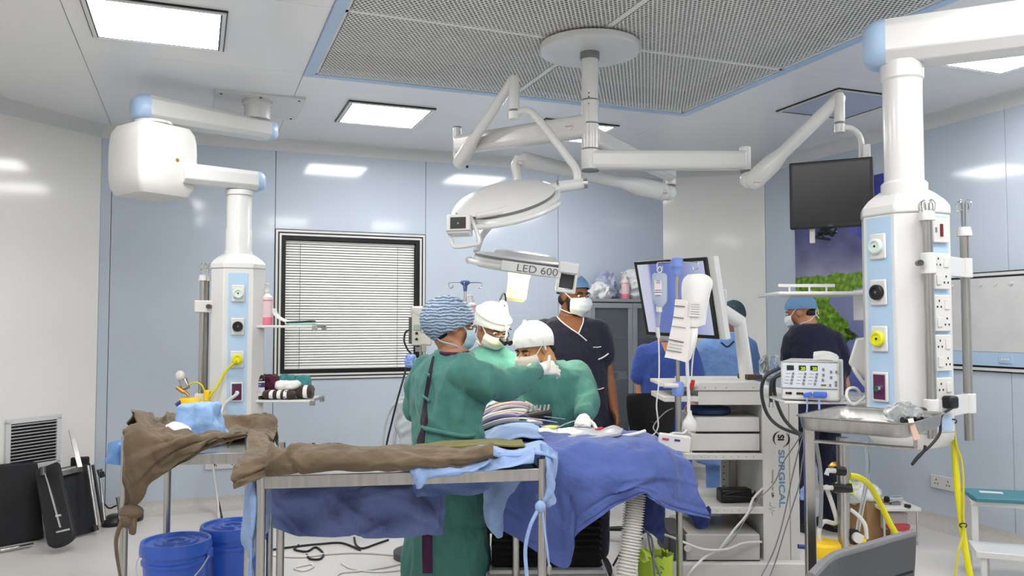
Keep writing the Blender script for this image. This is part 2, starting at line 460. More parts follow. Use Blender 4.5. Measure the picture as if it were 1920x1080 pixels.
# window with blind
wd = thing('window_1', 'black and white framed observation window with closed white venetian blind', None, room((WX0+WX1)/2, BW, WZ0), TH, kind='structure')
def wframe(i0, i1, d0, d1):
    mm = MB(); x0, x1, z0, z1 = WX0+i0, WX1-i0, WZ0+i0, WZ1-i0; k = i1-i0
    for q in ((x0, x1, z0, z0+k), (x0, x1, z1-k, z1), (x0, x0+k, z0+k, z1-k), (x1-k, x1, z0+k, z1-k)):
        mm.rbox(q[0], q[1], BW-d0, BW+d1, q[2], q[3])
    return mm
obj('outer_line', wframe(0.0, 0.006, 0.006, 0.01), m_frameblk, wd)
obj('frame', wframe(0.006, 0.024, 0.010, 0.06), m_white, wd)
obj('middle_line', wframe(0.024, 0.036, 0.006, 0.06), m_frameblk, wd)
obj('inner_frame', wframe(0.036, 0.052, 0.010, 0.06), m_white, wd)
obj('gasket', wframe(0.052, 0.086, 0.002, 0.08), m_frameblk, wd)
m = MB(); m.rbox(WX0+0.08, WX1-0.08, BW+0.072, BW+0.078, WZ0+0.08, WZ1-0.08)
obj('backing', m, mat('blind backing', (84, 84, 84), 0.8), wd)
bl = thing('window_blind', 'white venetian blind closed behind the window frame', 'blind', room((WX0+WX1)/2, BW+0.04, WZ0+0.09), TH)
m_slat = mat('blind slat', (234, 235, 232), 0.45, var=0.01)
NS = 46; z0, z1 = WZ0+0.095, WZ1-0.115; dz = (z1-z0)/NS
src = None
for i in range(NS):
    if src is None:
        mm = MB(); prof = []
        for k in range(5):
            t = k/4-0.5
            prof.append((0.012*t + 0.004*(1-4*t*t)*-1, t*dz*0.84))
        ring = lambda a: [room(a, BW+0.045+p[0], z0+dz/2+p[1]) for p in prof] + [room(a, BW+0.0462+p[0], z0+dz/2+p[1]) for p in reversed(prof)]
        mm.loft([ring(WX0+0.092), ring(WX1-0.092)])
        src = obj('slat', mm, m_slat, bl)
    else: piece('slat', src, bl, (0, 0, dz*i))
m = MB(); m.rbox(WX0+0.09, WX1-0.09, BW+0.03, BW+0.06, WZ1-0.115, WZ1-0.09); obj('head_rail', m, m_slat, bl, bevel=0.002)
m = MB(); m.rbox(WX0+0.09, WX1-0.09, BW+0.037, BW+0.052, WZ0+0.087, WZ0+0.097); obj('bottom_rail', m, m_slat, bl, bevel=0.002)
for a in (WX0+0.21, WX1-0.24):
    m = MB(); m.tube([room(a, BW+0.036, WZ0+0.09), room(a, BW+0.036, WZ1-0.1)], 0.0016, 6); obj('ladder_cord', m, m_grey, bl)

# wall sockets, vent, access panel
def plate(name, label, cat, c, x, up, w, h, t, mtl, group=None):
    """a plate on a wall: c centre on the wall, x along the wall, normal = x cross up pointing into the room"""
    n = x.cross(up).normalized()
    th = thing(name, label, cat, c, 0, group)
    mm = MB(); mm.box(c + n*t/2, (w, t, h), Matrix((x, n, up)).transposed())
    obj('plate', mm, mtl, th, bevel=0.003)
    return th, n
def socket(label, c, x, n_out=2, w=0.29, h=0.085):
    th, n = plate('wall_socket', label, 'socket', c, x, UP, w, h, 0.012, m_plast, 'double wall sockets')
    for k in range(n_out):
        o = c + x*((k-(n_out-1)/2)*w*0.5) + n*0.0125
        mm = MB()
        for dx, dz_, sx, sz in ((0, 0.016, 0.006, 0.012), (-0.012, -0.012, 0.008, 0.008), (0.012, -0.012, 0.008, 0.008)):
            mm.box(o + x*dx + UP*dz_, (sx, 0.002, sz), Matrix((x, n, UP)).transposed())
        obj('pin_holes', mm, m_black, th)
a, d = ray_b(425, BW); socket('white double socket on the back wall below the brown draped table', room(a, BW-0.0005, 0.36), E1)
b, d = ray_a(1761, RW); socket('white double socket low on the right wall above the skirting', room(RW-0.0005, b, 0.33), -E2, w=0.20, h=0.095)
# vent on the chamfer wall
CH = room(-0.69, BW); CHd = (room(-1.9, 5.84)-CH).normalized(); CHx = -CHd     # along the wall to the right
def on_ch(px, z):
    u = (px-960)/F; # intersect the ray (u,1) with CH + t*CHd
    A_ = np.array([[u, -CHd.x], [1.0, -CHd.y]]); s = np.linalg.solve(A_, [CH.x, CH.y])
    return V((u*s[0], s[0], z)), s[0]
p0, d0 = on_ch(20, 0); p1_, d1 = on_ch(114, 0)
vz1 = at(65, 786, (d0+d1)/2).z; vz0 = at(65, 874, (d0+d1)/2).z
CHn = CHx.cross(UP).normalized()
vt = thing('air_vent', 'white louvred return air vent low on the left white wall', 'vent', p0.lerp(p1_, 0.5) + UP*vz0)
vw = (p1_-p0).length; fr_ = 0.035
Rm = Matrix((CHx, CHn, UP)).transposed()
vc = p0.lerp(p1_, 0.5) + UP*((vz0+vz1)/2); vh = vz1-vz0
m = MB()
for dx, dz_, sx, sz in ((0, vh/2, vw+2*fr_*0.5, fr_), (0, -vh/2, vw+fr_, fr_), (-vw/2, 0, fr_, vh), (vw/2, 0, fr_, vh)):
    m.box(vc + CHx*dx + UP*dz_ + CHn*0.009, (sx, 0.016, sz), Rm)
obj('vent_frame', m, m_cove, vt, bevel=0.003)
m = MB(); m.box(vc + CHn*0.0025, (vw-0.02, 0.004, vh-0.02), Rm); obj('vent_opening', m, m_blackm, vt)
nsl = 13; src = None
tl = Rm @ Matrix.Rotation(R(28), 3, 'X')
for i in range(nsl):
    zz = -vh/2 + fr_/2 + (vh-fr_)*(i+0.5)/nsl
    if src is None:
        mm = MB(); mm.box(vc + CHn*0.012 + UP*zz, (vw-0.03, 0.016, 0.0035), tl); src = obj('louvre', mm, m_cove, vt); zf = zz
    else: piece('louvre', src, vt, UP*(zz-zf))
# flush access panel on the back wall
a, d = ray_b(968, BW); zc = at(968, 628, d).z
th, n = plate('wall_access_panel', 'small blue flush access panel on the back wall behind the surgeons', 'panel', room(a, BW-0.0005, zc), E1, UP, 0.24, 0.36, 0.006, m_wallblue)

# ------------------------------------------------------------------ pendant columns
def octo(c, face, ch, ang, z, sc=1.0):
    """octagon round c: four faces of width face, corner chamfers of width ch; one face looks along ang"""
    h = (face/2 + ch/math.sqrt(2))*sc; f = face/2*sc
    pts = []
    for k in range(4):
        a = ang + k*PI/2; n = V((math.cos(a), math.sin(a), 0)); t = V((-math.sin(a), math.cos(a), 0))
        pts += [V(c) + n*h - t*f, V(c) + n*h + t*f]
    return [V((p.x, p.y, z)) for p in pts]
m_screw = mat('screw', (90, 90, 90), 0.3, 0.8)
m_black_port = mat('black gas port', (22, 22, 24), 0.4); m_white_port = mat('white gas port', (205, 220, 214), 0.4); m_yel_port = mat('yellow gas port', (215, 214, 40), 0.4)
def gas_outlet(parent, c, n, kind, s=1.0):
    t = UP.cross(n).normalized()
    rot = Matrix((t, n, UP)).transposed()
    mm = MB()
    if kind == 'purple':
        mm.box(c + n*0.006, (0.074*s, 0.012, 0.12*s), rot); pl = obj('outlet_plate', mm, m_plast, parent, bevel=0.004)
        mm = MB(); mm.box(c + n*0.0135, (0.056*s, 0.004, 0.1*s), rot); obj('purple_insert', mm, m_purple, pl, bevel=0.002)
        mm = MB(); mm.cyl(c + n*0.014 - UP*0.005, c + n*0.034 - UP*0.005, 0.016*s, 0.013*s); obj('nozzle', mm, m_chrome, pl)
        return pl
    mm.box(c + n*0.006, (0.078*s, 0.012, 0.105*s), rot); pl = obj('outlet_plate', mm, m_plast, parent, bevel=0.006)
    mt = {'white': m_white_port, 'black': m_black_port, 'yellow': m_yel_port}[kind]
    mm = MB(); mm.lathe([(0.031*s, 0), (0.031*s, 0.014), (0.027*s, 0.018), (0.020*s, 0.018), (0.018*s, 0.013), (0.006*s, 0.013)], c + n*0.012, n, 24); obj('port_ring', mm, mt, pl)
    mm = MB(); mm.cyl(c + n*0.02, c + n*0.027, 0.005*s, n=12); obj('port_pin', mm, m_black if kind != 'black' else m_grey, pl)
    return pl
def iv_top(parent, p, r=0.045, n=4, h=0.0):
    """wire hooks on top of a pole"""
    for k in range(n):
        a = k*2*PI/n + 0.5; d = V((math.cos(a), math.sin(a), 0)); q = V(p)
        mm = MB(); mm.tube([q - UP*0.12 + d*0.008, q - UP*0.03 + d*0.010, q + d*r*0.4 + UP*0.012, q + d*r + UP*0.0, q + d*r*0.9 - UP*0.03, q + d*r*0.45 - UP*0.026], 0.0028, 6, 5)
        obj('hook', mm, m_chrome, parent)
def mount_arm(t, p0, p1, w, h, cap0=True, cap1=True, w1=None, h1=None):
    """box beam with pale blue rounded end caps"""
    p0, p1 = V(p0), V(p1); z = (p1-p0).normalized(); w1 = w1 or w; h1 = h1 or h
    mm = MB(); mm.beam(p0, p1, w, h, w1, h1, 0.22); obj('arm_beam', mm, m_white, t, bevel=0.006)
    for p, dr, ww, hh, on in ((p0, -z, w, h, cap0), (p1, z, w1, h1, cap1)):
        if not on: continue
        mm = MB(); x, y, _ = basis(dr); rr = []
        for k in range(6):
            a = k/5*PI/2*0.92; f = math.cos(a)**0.6; L = ww*0.42*math.sin(a)
            k2 = 0.22*min(ww, hh); A_, B_ = ww/2*f*0.995, hh/2*(0.35+0.65*f)*0.995; k2 *= f
            rr.append([p + dr*(L-0.004) + x*i + y*j for i, j in ((A_-k2, -B_), (A_, -B_+k2), (A_, B_-k2), (A_-k2, B_), (-A_+k2, B_), (-A_, B_-k2), (-A_, -B_+k2), (-A_+k2, -B_))])
        mm.loft(rr); obj('end_cap', mm, m_palebl, t, smooth=60)

# ---- left pendant
LC = at(443, 560, 5.3); LX, LY = LC.x, LC.y
lp = thing('pendant_column', 'white ceiling pendant with motor box and gas outlets left of the window', 'medical pendant', V((LX, LY, 0.8)))
m = MB(); m.rbox(0.10, 0.68, 5.66, 6.26, 2.984, 3.0); pl = obj('mount_plate', m, m_cove, lp, bevel=0.002)
for a in (0.14, 0.39, 0.64):
    for b in (5.7, 6.22):
        m = MB(); m.cyl(room(a, b, 2.985), room(a, b, 2.978), 0.008, n=10); obj('screw', m, m_screw, pl)
ZA = 2.80
PR = atz(500, 245, ZA); PL = atz(272, 205, ZA)
hub = V((atz(482, 240, ZA).x, atz(482, 240, ZA).y, 0))
m = MB(); m.lathe([(0.085, 2.86), (0.085, 2.95), (0.10, 2.955), (0.10, 2.985)], (hub.x, hub.y, 0)); obj('ceiling_hub', m, m_white, lp)
mount_arm(lp, PL, PR, 0.20, 0.165, w1=0.17, h1=0.125)
BX = at(287, 305, 5.02)
m = MB(); m.lathe([(0.11, ZA-0.11), (0.11, ZA-0.095), (0.085, ZA-0.09), (0.085, BX.z+0.20), (0.10, BX.z+0.19)], (BX.x, BX.y, 0)); obj('swivel_flange', m, m_white, lp)
# motor box: barrel-sided housing
rr = []
ang = R(288.7+36)
for k in range(11):
    t = k/10*2-1; s_ = 0.192*(1-0.10*abs(t)**3.0); z = BX.z + 0.212*t
    if abs(t) > 0.99: s_ *= 0.93
    ring = []
    for q in range(4):
        a0 = ang + q*PI/2 + PI/4
        for e in range(5):
            a1 = a0 - PI/4 + e*PI/8 * 1.0
        c0 = V((math.cos(a0), math.sin(a0), 0))*(s_*math.sqrt(2)-0.055)
        for e in range(5):
            a1 = a0 - PI/4 + e/4*PI/2
            ring.append(V((BX.x, BX.y, z)) + c0 + V((math.cos(a1), math.sin(a1), 0))*0.04)
    rr.append(ring)
m = MB(); m.loft(rr); mb = obj('motor_box', m, m_plast, lp, smooth=50)
n_ = V((math.cos(ang), math.sin(ang), 0)); 
def face_pt(c, nrm, off, dx, dz): return V(c) + nrm*off + UP.cross(nrm)*dx + UP*dz
m = MB(); q = face_pt(BX, n_, 0.184, 0.04, -0.0); m.cyl(q, q + n_*0.012, 0.011, n=14); obj('indicator', m, mat('brass', (190, 150, 60), 0.35, 0.8), mb)
Z2 = 2.385
P2a = at(340, 312, 5.0); P2a.z = Z2; P2b = atz(478, 341, Z2)
mount_arm(lp, P2a, P2b, 0.15, 0.125, cap0=False)
LX, LY = (P2b + (P2a-P2b).normalized()*0.10).xy
def zl(y): return at(440, y, LY).z
m = MB(); m.lathe([(0.085, Z2-0.07), (0.085, Z2-0.10), (0.077, Z2-0.102), (0.077, zl(430)), (0.081, zl(432)), (0.081, zl(468)), (0.088, zl(474)), (0.088, zl(486))], (LX, LY, 0)); obj('column_pipe', m, m_white, lp)
AL = R(288.7); zt, zb = zl(506), 0.80
C_ = V((LX, LY, 0)); FA, FC = 0.17, 0.105
m = MB(); m.loft([octo(C_, FA, FC, AL, z, s_) for z, s_ in ((zb, 0.8), (zb+0.03, 1.0), (zt, 1.0))]); hd = obj('head_column', m, m_white, lp, bevel=0.004)
m = MB(); m.loft([octo(C_, FA, FC, AL, zt+z, s_) for z, s_ in ((0, 1.03), (0.03, 1.02), (0.055, 0.9), (0.08, 0.72), (0.095, 0.58))]); obj('head_shoulder', m, m_white, lp, smooth=25, bevel=0.006)
n_ = V((math.cos(AL), math.sin(AL), 0)); hh = FA/2 + FC/math.sqrt(2)
t_ = UP.cross(n_)
m = MB(); m.box(C_ + n_*(hh+0.001) + UP*((zt+zb)/2), (0.115, 0.004, zt-zb-0.06), Matrix((t_, n_, UP)).transposed()); obj('blue_strip', m, m_strip, hd)
for y, k in ((552, 'white'), (612, 'black'), (672, 'yellow'), (731, 'purple')):
    gas_outlet(lp, C_ + n_*(hh+0.003) + UP*zl(y), n_, k)
# poles and clamps at its left
for px, dd in ((378, 0.0), (386, 0.06)):
    q = at(px, 640, LY-0.12+dd)
    m = MB(); m.cyl((q.x, q.y, zl(748)), (q.x, q.y, zl(520)), 0.0155, n=16); obj('pole', m, m_steel, lp)
    iv_top(lp, (q.x, q.y, zl(500)), 0.03, 3)
    m = MB(); m.cyl((q.x, q.y, zl(528)), (q.x, q.y, zl(518)), 0.026, 0.022, n=16); obj('pole_collar', m, m_plast, lp)
q = at(384, 575, LY-0.09); m = MB(); m.box(q, (0.11, 0.13, 0.075), Matrix.Rotation(R(15), 3, 'Z')); obj('pole_bracket', m, m_plast, lp, bevel=0.006)
m = MB(); m.cyl(q + V((0.05, -0.08, 0)), q + V((0.05, -0.05, 0)), 0.014); obj('clamp_knob', m, m_screw, lp)
q = at(382, 752, LY-0.09); m = MB(); m.box(q, (0.10, 0.12, 0.10), Matrix.Rotation(R(15), 3, 'Z')); obj('pole_bracket', m, m_plast, lp, bevel=0.006)
# shelves at its right
def shelf(t, y, x0, x1, d0, name='shelf', tilt=0):
    A_, B_ = at(x0, y, d0), at(x1, y, d0); z = A_.z
    c = (A_+B_)/2; wdt = (B_-A_).length
    mm = MB(); mm.box((c.x, c.y+0.12, z-0.008), (wdt, 0.32, 0.016)); s_ = obj(name, mm, m_white, t, bevel=0.004)
    mm = MB(); mm.box((B_.x+0.005, c.y+0.10, z+0.0), (0.014, 0.26, 0.012)); mm.box((B_.x+0.0, c.y-0.03, z-0.018), (0.03, 0.02, 0.035)); mm.box((B_.x+0.0, c.y+0.23, z-0.018), (0.03, 0.02, 0.035)); obj('shelf_rail', mm, m_steel, s_, bevel=0.002)
    return z
zs1 = shelf(lp, 610, 474, 592, LY-0.05); zs2 = shelf(lp, 749, 470, 588, LY-0.05)

# ---- right pendant
RD = 3.4; RC = at(1693, 240, RD); RX, RY = RC.x, RC.y
rp = thing('pendant_column', 'large white ceiling pendant column with sockets at the right foreground', 'medical pendant', V((RX, RY, 0.95)))
def zr(y): return at(1700, y, RY).z
ZR = zr(82)
z_arm = ZR
A0_ = at(1640, 92, RY+0.02); A0_.z = z_arm; A1_ = V((RX+1.35, RY-0.62, z_arm))
dirr = (V((A1_.x, A1_.y, 0)) - V((RX, RY, 0))).normalized()
A0_ = V((RX, RY, z_arm)) - dirr*0.065
mount_arm(rp, A0_, A1_, 0.21, 0.19)
m = MB(); m.lathe([(0.09, 2.70), (0.09, 2.98), (0.16, 2.985), (0.16, 3.0)], (A1_.x-0.1, A1_.y+0.04, 0)); obj('ceiling_hub', m, m_white, rp)
m = MB(); m.lathe([(0.083, z_arm-0.085), (0.083, zr(150)), (0.0765, zr(154)), (0.0765, zr(340)), (0.09, zr(346)), (0.09, zr(368))], (RX, RY, 0)); obj('column_pipe', m, m_white, rp)
AR = R(206); C_ = V((RX+0.012, RY+0.03, 0)); FA, FC = 0.152, 0.108; C_R = C_.copy(); HH_R = FA/2 + FC/math.sqrt(2); zt, zb = zr(406), zr(806)
m = MB(); m.loft([octo(C_, FA, FC, AR, z, 1.0) for z in (zb, zt)]); hd2 = obj('head_column', m, m_white, rp, bevel=0.005)
m = MB(); m.loft([octo(C_, FA, FC, AR, zt+z, s_) for z, s_ in ((0, 1.03), (0.035, 1.02), (0.065, 0.88), (0.09, 0.70), (0.11, 0.52))]); obj('head_shoulder', m, m_white, rp, smooth=25, bevel=0.008)
m = MB(); m.loft([octo(C_, FA, FC, AR, zb+z, s_) for z, s_ in ((0.0, 1.0), (-0.03, 0.97), (-0.055, 0.85), (-0.07, 0.6))]); obj('head_bottom', m, m_white, rp, smooth=60)
nA = V((math.cos(AR), math.sin(AR), 0)); nB = V((math.cos(AR+PI/2), math.sin(AR+PI/2), 0)); hh = FA/2 + FC/math.sqrt(2)
for nn, k in ((nA, 'A'), (nB, 'B')):
    tt = UP.cross(nn)
    m = MB(); m.box(C_ + nn*(hh+0.001) + UP*((zt+zb)/2+0.0), (0.118, 0.004, zt-zb-0.02), Matrix((tt, nn, UP)).transposed()); obj('blue_strip', m, m_strip, hd2)
for y, k in ((464, 'white'), (549, 'black'), (635, 'yellow'), (724, 'purple')):
    gas_outlet(rp, C_ + nA*(hh+0.003) + UP*zr(y), nA, k, 1.0)
tB = UP.cross(nB)
rotB = Matrix((tB, nB, UP)).transposed()
for i, y in enumerate((438, 512, 588, 660, 738)):
    c = C_ + nB*(hh+0.004) + UP*zr(y)
    hgt = 0.10 if i == 0 else 0.145
    m = MB(); m.box(c + nB*0.006, (0.092, 0.012, hgt), rotB); so = obj('socket_plate', m, m_plast, rp, bevel=0.004)
    if i == 0:
        m = MB(); m.box(c + nB*0.014, (0.014, 0.006, 0.05), rotB); obj('rocker_switch', m, mat('dark red', (110, 20, 24), 0.4), so, bevel=0.001)
        m = MB(); m.box(c + nB*0.0125 - tB*0.03, (0.01, 0.002, 0.02), rotB); obj('marking', m, m_grey, so)
    else:
        for dx, dz_ in ((-0.022, 0.035), (0.022, -0.035)):
            m = MB()
            for hx, hz in ((0, 0.014), (-0.011, -0.01), (0.011, -0.01)): m.box(c + nB*0.0125 + tB*(dx+hx) + UP*(dz_+hz), (0.006, 0.002, 0.008), rotB)
            obj('pin_holes', m, m_black, so)
            m = MB(); m.box(c + nB*0.013 + tB*(-dx) + UP*dz_, (0.028, 0.006, 0.04), rotB); obj('rocker_switch', m, m_plast, so, bevel=0.002)
# two poles on brackets
PO = []
for px, ytop, ybot, dd in ((1742, 404, 822, -0.17), (1811, 434, 840, 0.10)):
    q = at(px, 560, RY+dd); PO.append(q)
    ztop, zbot = at(px, ytop, q.y).z, at(px, ybot, q.y).z
    if px > 1800: zbot = at(px, 826, q.y).z
    m = MB(); m.cyl((q.x, q.y, zbot), (q.x, q.y, ztop), 0.0185, n=20); obj('pole', m, m_steel, rp)
    m = MB(); m.lathe([(0.03, ztop-0.02), (0.03, ztop-0.005), (0.025, ztop+0.018)], (q.x, q.y, 0), n=18); obj('pole_collar', m, m_plast, rp)
    iv_top(rp, (q.x, q.y, at(px, 382, q.y).z), 0.034, 4)
for y in (494, 768):
    p, q = PO; z = at(1742, y, p.y).z
    m = MB(); dr = (V((q.x, q.y, 0))-V((p.x, p.y, 0)))
    m.box(((p.x+q.x)/2, (p.y+q.y)/2, z), (dr.length, 0.016, 0.082), Matrix.Rotation(math.atan2(dr.y, dr.x), 3, 'Z'))
    m.cyl((p.x, p.y, z-0.041), (p.x, p.y, z+0.041), 0.029, n=20); m.cyl((q.x, q.y, z-0.041), (q.x, q.y, z+0.041), 0.029, n=20)
    m.box(((C_.x+p.x)/2+0.02, (C_.y+p.y)/2+0.03, z), (0.05, 0.14, 0.06), Matrix.Rotation(R(-20), 3, 'Z'))
    obj('pole_bracket', m, m_white, rp, bevel=0.003)
    kz = V((p.x-0.045, p.y-0.01, z))
    m = MB(); m.cyl(kz, kz + V((-0.004, -0.03, 0)), 0.012, 0.012, n=14); obj('clamp_knob', m, m_screw, rp)

# pendant trays: shelves of the right pendant
def tray(name, yl, x0, x1, d0, depth, par, th=0.012, zoff=0):
    A_, B_ = at(x0, yl, d0), at(x1, yl, d0); z = A_.z
    return A_, B_, z
TZ = at(1560, 752, 3.62).z
sh = MB(); c0 = at(1462, 748, 3.75); c1 = at(1632, 752, 3.62)
sh.box(((c0.x+c1.x)/2, 3.80, TZ-0.006), (c1.x-c0.x+0.02, 0.40, 0.012), Matrix.Rotation(R(-4), 3, 'Z')); obj('device_shelf', sh, m_white, rp, bevel=0.004)
m = MB(); m.box((c1.x+0.01, 3.62, TZ-0.02), (0.06, 0.36, 0.05)); obj('shelf_bracket', m, m_white, rp, bevel=0.004)
UZ = at(1560, 551, 3.7).z
u0, u1 = at(1446, 552, 3.75), at(1622, 552, 3.65)
m = MB(); m.box(((u0.x+u1.x)/2, 3.80, UZ), (u1.x-u0.x, 0.36, 0.016), Matrix.Rotation(R(-2), 3, 'Z')); us = obj('upper_shelf', m, m_white, rp, bevel=0.006)
m = MB(); r0, r1 = at(1456, 542, 3.68), at(1562, 541, 3.68)
m.box(((r0.x+r1.x)/2, 3.66, UZ+0.035), (r1.x-r0.x, 0.008, 0.014)); 
for f in (0.2, 0.55, 0.85): m.box((r0.x+(r1.x-r0.x)*f, 3.66, UZ+0.015), (0.008, 0.006, 0.04))
obj('guard_rail', m, m_white, us, bevel=0.002)
m = MB(); m.box((u1.x+0.02, 3.62, UZ-0.05), (0.05, 0.30, 0.14)); obj('shelf_bracket', m, m_white, rp, bevel=0.004)

# ------------------------------------------------------------------ operating lamp on the central column
CC = room(1.98, 3.98); CX, CY = CC.x, CC.y
sl = thing('operating_lamp', 'white twin head operating lamp hanging from the central ceiling column', 'surgical lamp', V((CX, CY, 1.7)))
def zc(y): return at(1110, y, CY).z
m = MB(); m.lathe([(0.265, 2.938), (0.27, 2.948), (0.27, 2.976), (0.255, 2.9805)], (CX, CY, 0), n=56); obj('ceiling_dish', m, m_white, sl)
m = MB(); m.lathe([(0.053, 2.90), (0.053, 2.947)], (CX, CY, 0)); obj('dish_collar', m, m_grey, sl)
yb = [(0.046, 95, 187), (0.047, 190, 231), (0.048, 234, 279), (0.049, 282, 318)]
for r, y0, y1 in yb:
    m = MB(); m.lathe([(r, zc(y1)), (r, zc(y0))], (CX, CY, 0), n=32); obj('column_section', m, m_white, sl)
    m = MB(); m.lathe([(r*0.97, zc(y1+3)), (r*0.97, zc(y1)+0.001)], (CX, CY, 0), n=32); obj('joint_ring', m, m_grey, sl)
for y in (174, 181, 194, 286):
    q = at(1104, y, CY-0.046); m = MB(); m.cyl(q, q + V((0, 0.006, 0)), 0.004, n=8); obj('screw', m, m_black, sl)
def logo_disc(parent, c, n, r=0.028):
    mm = MB(); mm.lathe([(r, 0), (r, 0.004), (r*0.85, 0.006)], c, n, 24); d = obj('logo_disc', mm, m_plast, parent)
    x = UP.cross(n).normalized()
    text('Aurster', r*0.62, 'logo_lettering', mat('logo red', (168, 70, 84), 0.5), d, V(c) + n*0.0065 - x*r*0.0 - UP*r*0.2, x, n.cross(x), 0.0004, 'CENTER')
# arm A (to the left)
za = zc(236)
eA = atz(857, 272, za)
m = MB(); m.beam((CX, CY, za), eA, 0.10, 0.125, 0.085, 0.11, 0.2); obj('extension_arm', m, m_white, sl, bevel=0.01)
na = (V((CX, CY, 0))-V((eA.x, eA.y, 0))).normalized(); nfa = V((na.y, -na.x, 0))
if nfa.y > 0: nfa = -nfa
logo_disc(sl, V((CX, CY, za)) - na*0.10 + nfa*0.051, nfa, 0.022)
zt_, zb_ = at(857, 240, eA.y).z, at(857, 296, eA.y).z
m = MB(); m.lathe([(0.024, zb_), (0.024, zt_)], (eA.x, eA.y, 0)); obj('elbow_joint', m, m_white, sl)
m = MB(); m.lathe([(0.026, zt_), (0.026, zt_+0.006)], (eA.x, eA.y, 0)); obj('elbow_cap', m, m_grey, sl)
m = MB(); m.lathe([(0.025, zb_-0.008), (0.025, zb_)], (eA.x, eA.y, 0)); obj('joint_ring', m, m_grey, sl)
s0 = at(861, 304, eA.y-0.02); s1 = at(962, 150, 4.36)
def spring_arm(p0, p1, w0, w1, name='spring_arm'):
    p0, p1 = V(p0), V(p1); x, y, z = basis(p1-p0); rr = []
    L = (p1-p0).length
    prof = [(-0.035, 0.45), (-0.02, 0.85), (0.0, 1.0), (0.22*L, 1.0), (0.34*L, 0.66), (0.9*L, 0.60), (L, 0.62), (L+0.015, 0.5), (L+0.026, 0.25)]
    for s_, f in prof:
        wv = w0*f if s_ < 0.5*L else max(w1*f/0.6, 0.01)
        hv = wv*1.25
        rr.append([p0 + z*s_ + x*(wv/2*math.cos(2*PI*i/16)) + y*(hv/2*math.sin(2*PI*i/16)) for i in range(16)])
    mm = MB(); mm.loft(rr); return obj(name, mm, m_white, sl, smooth=50)
a1 = spring_arm(s0, s1, 0.075, 0.05)
m = MB(); q = at(876, 313, eA.y-0.06); m.cyl(q, q + V((0, -0.006, 0)), 0.009, n=6); obj('arm_plug', m, m_black, a1)
zq0, zq1 = at(963, 207, 4.36).z, at(963, 152, 4.36).z
q = at(964, 180, 4.345)
m = MB(); m.lathe([(0.028, zq0), (0.028, zq1), (0.02, zq1+0.02)], (q.x, q.y, 0)); obj('wrist_joint', m, m_white, sl)
m = MB(); m.lathe([(0.026, zq0-0.012), (0.026, zq0)], (q.x, q.y, 0)); obj('joint_ring', m, m_grey, sl)
m = MB(); m.lathe([(0.027, zq0-0.05), (0.028, zq0-0.012)], (q.x, q.y, 0)); obj('wrist_joint', m, m_white, sl)
m = MB(); m.tube([at(966, 212, 4.345), at(985, 207, 4.34), at(1003, 217, 4.33), at(1030, 250, 4.30), at(1062, 292, 4.26), at(1080, 318, 4.24), at(1083, 345, 4.23)], 0.021, 12, 6); obj('yoke_tube', m, m_white, sl)
# upper lamp head
m_lens = mat('lamp lens', (196, 200, 204), 0.15, var=0.02)
n1 = V((-0.2, -0.42, 0.885)).normalized(); c1 = at(946, 372, 4.16)
lh = obj('lamp_head', MB().lathe([(0.02, 0.062), (0.10, 0.056), (0.19, 0.036), (0.245, 0.014), (0.262, 0.002)], c1, n1, 48), m_white, sl, smooth=60)
obj('grey_band', MB().lathe([(0.258, -0.016), (0.262, 0.002)], c1, n1, 48), m_grey, lh)
obj('lower_housing', MB().lathe([(0.24, -0.06), (0.285, -0.03), (0.275, -0.014), (0.25, -0.014)], c1, n1, 48), m_white, lh, smooth=60)
obj('lens', MB().lathe([(0.238, -0.064), (0.238, -0.056)], c1, n1, 48), m_lens, lh)
xr = V((1, 0, 0)); xr = (xr - n1*xr.dot(n1)).normalized(); yr = n1.cross(xr)
pts = [c1 + (xr*math.cos(a) + yr*math.sin(a))*0.305 - n1*0.035 for a in [R(x) for x in range(-30, -151, -10)]]
m = MB(); m.tube(pts, 0.013, 10); obj('grip_rail', m, m_white, lh)
y0 = at(1083, 348, 4.23); y1 = at(1030, 352, 4.17)
m = MB(); m.cyl(at(1096, 344, 4.23), at(1046, 351, 4.19), 0.027, 0.030); obj('yoke_joint', m, m_white, sl)
m = MB(); m.cyl(at(1094, 344, 4.22), at(1101, 343, 4.22), 0.026); obj('yoke_cap', m, m_chrome, sl)
m = MB(); m.cyl(at(1043, 351, 4.19), at(1046, 351, 4.19), 0.033); obj('joint_ring', m, m_grey, sl)
m = MB(); m.tube([at(1045, 352, 4.19), at(1020, 362, 4.14), at(985, 378, 4.03), at(940, 396, 3.94), at(892, 405, 3.92)], [0.03, 0.03, 0.022, 0.016, 0.014], 12, 5); obj('support_rail', m, m_white, lh)
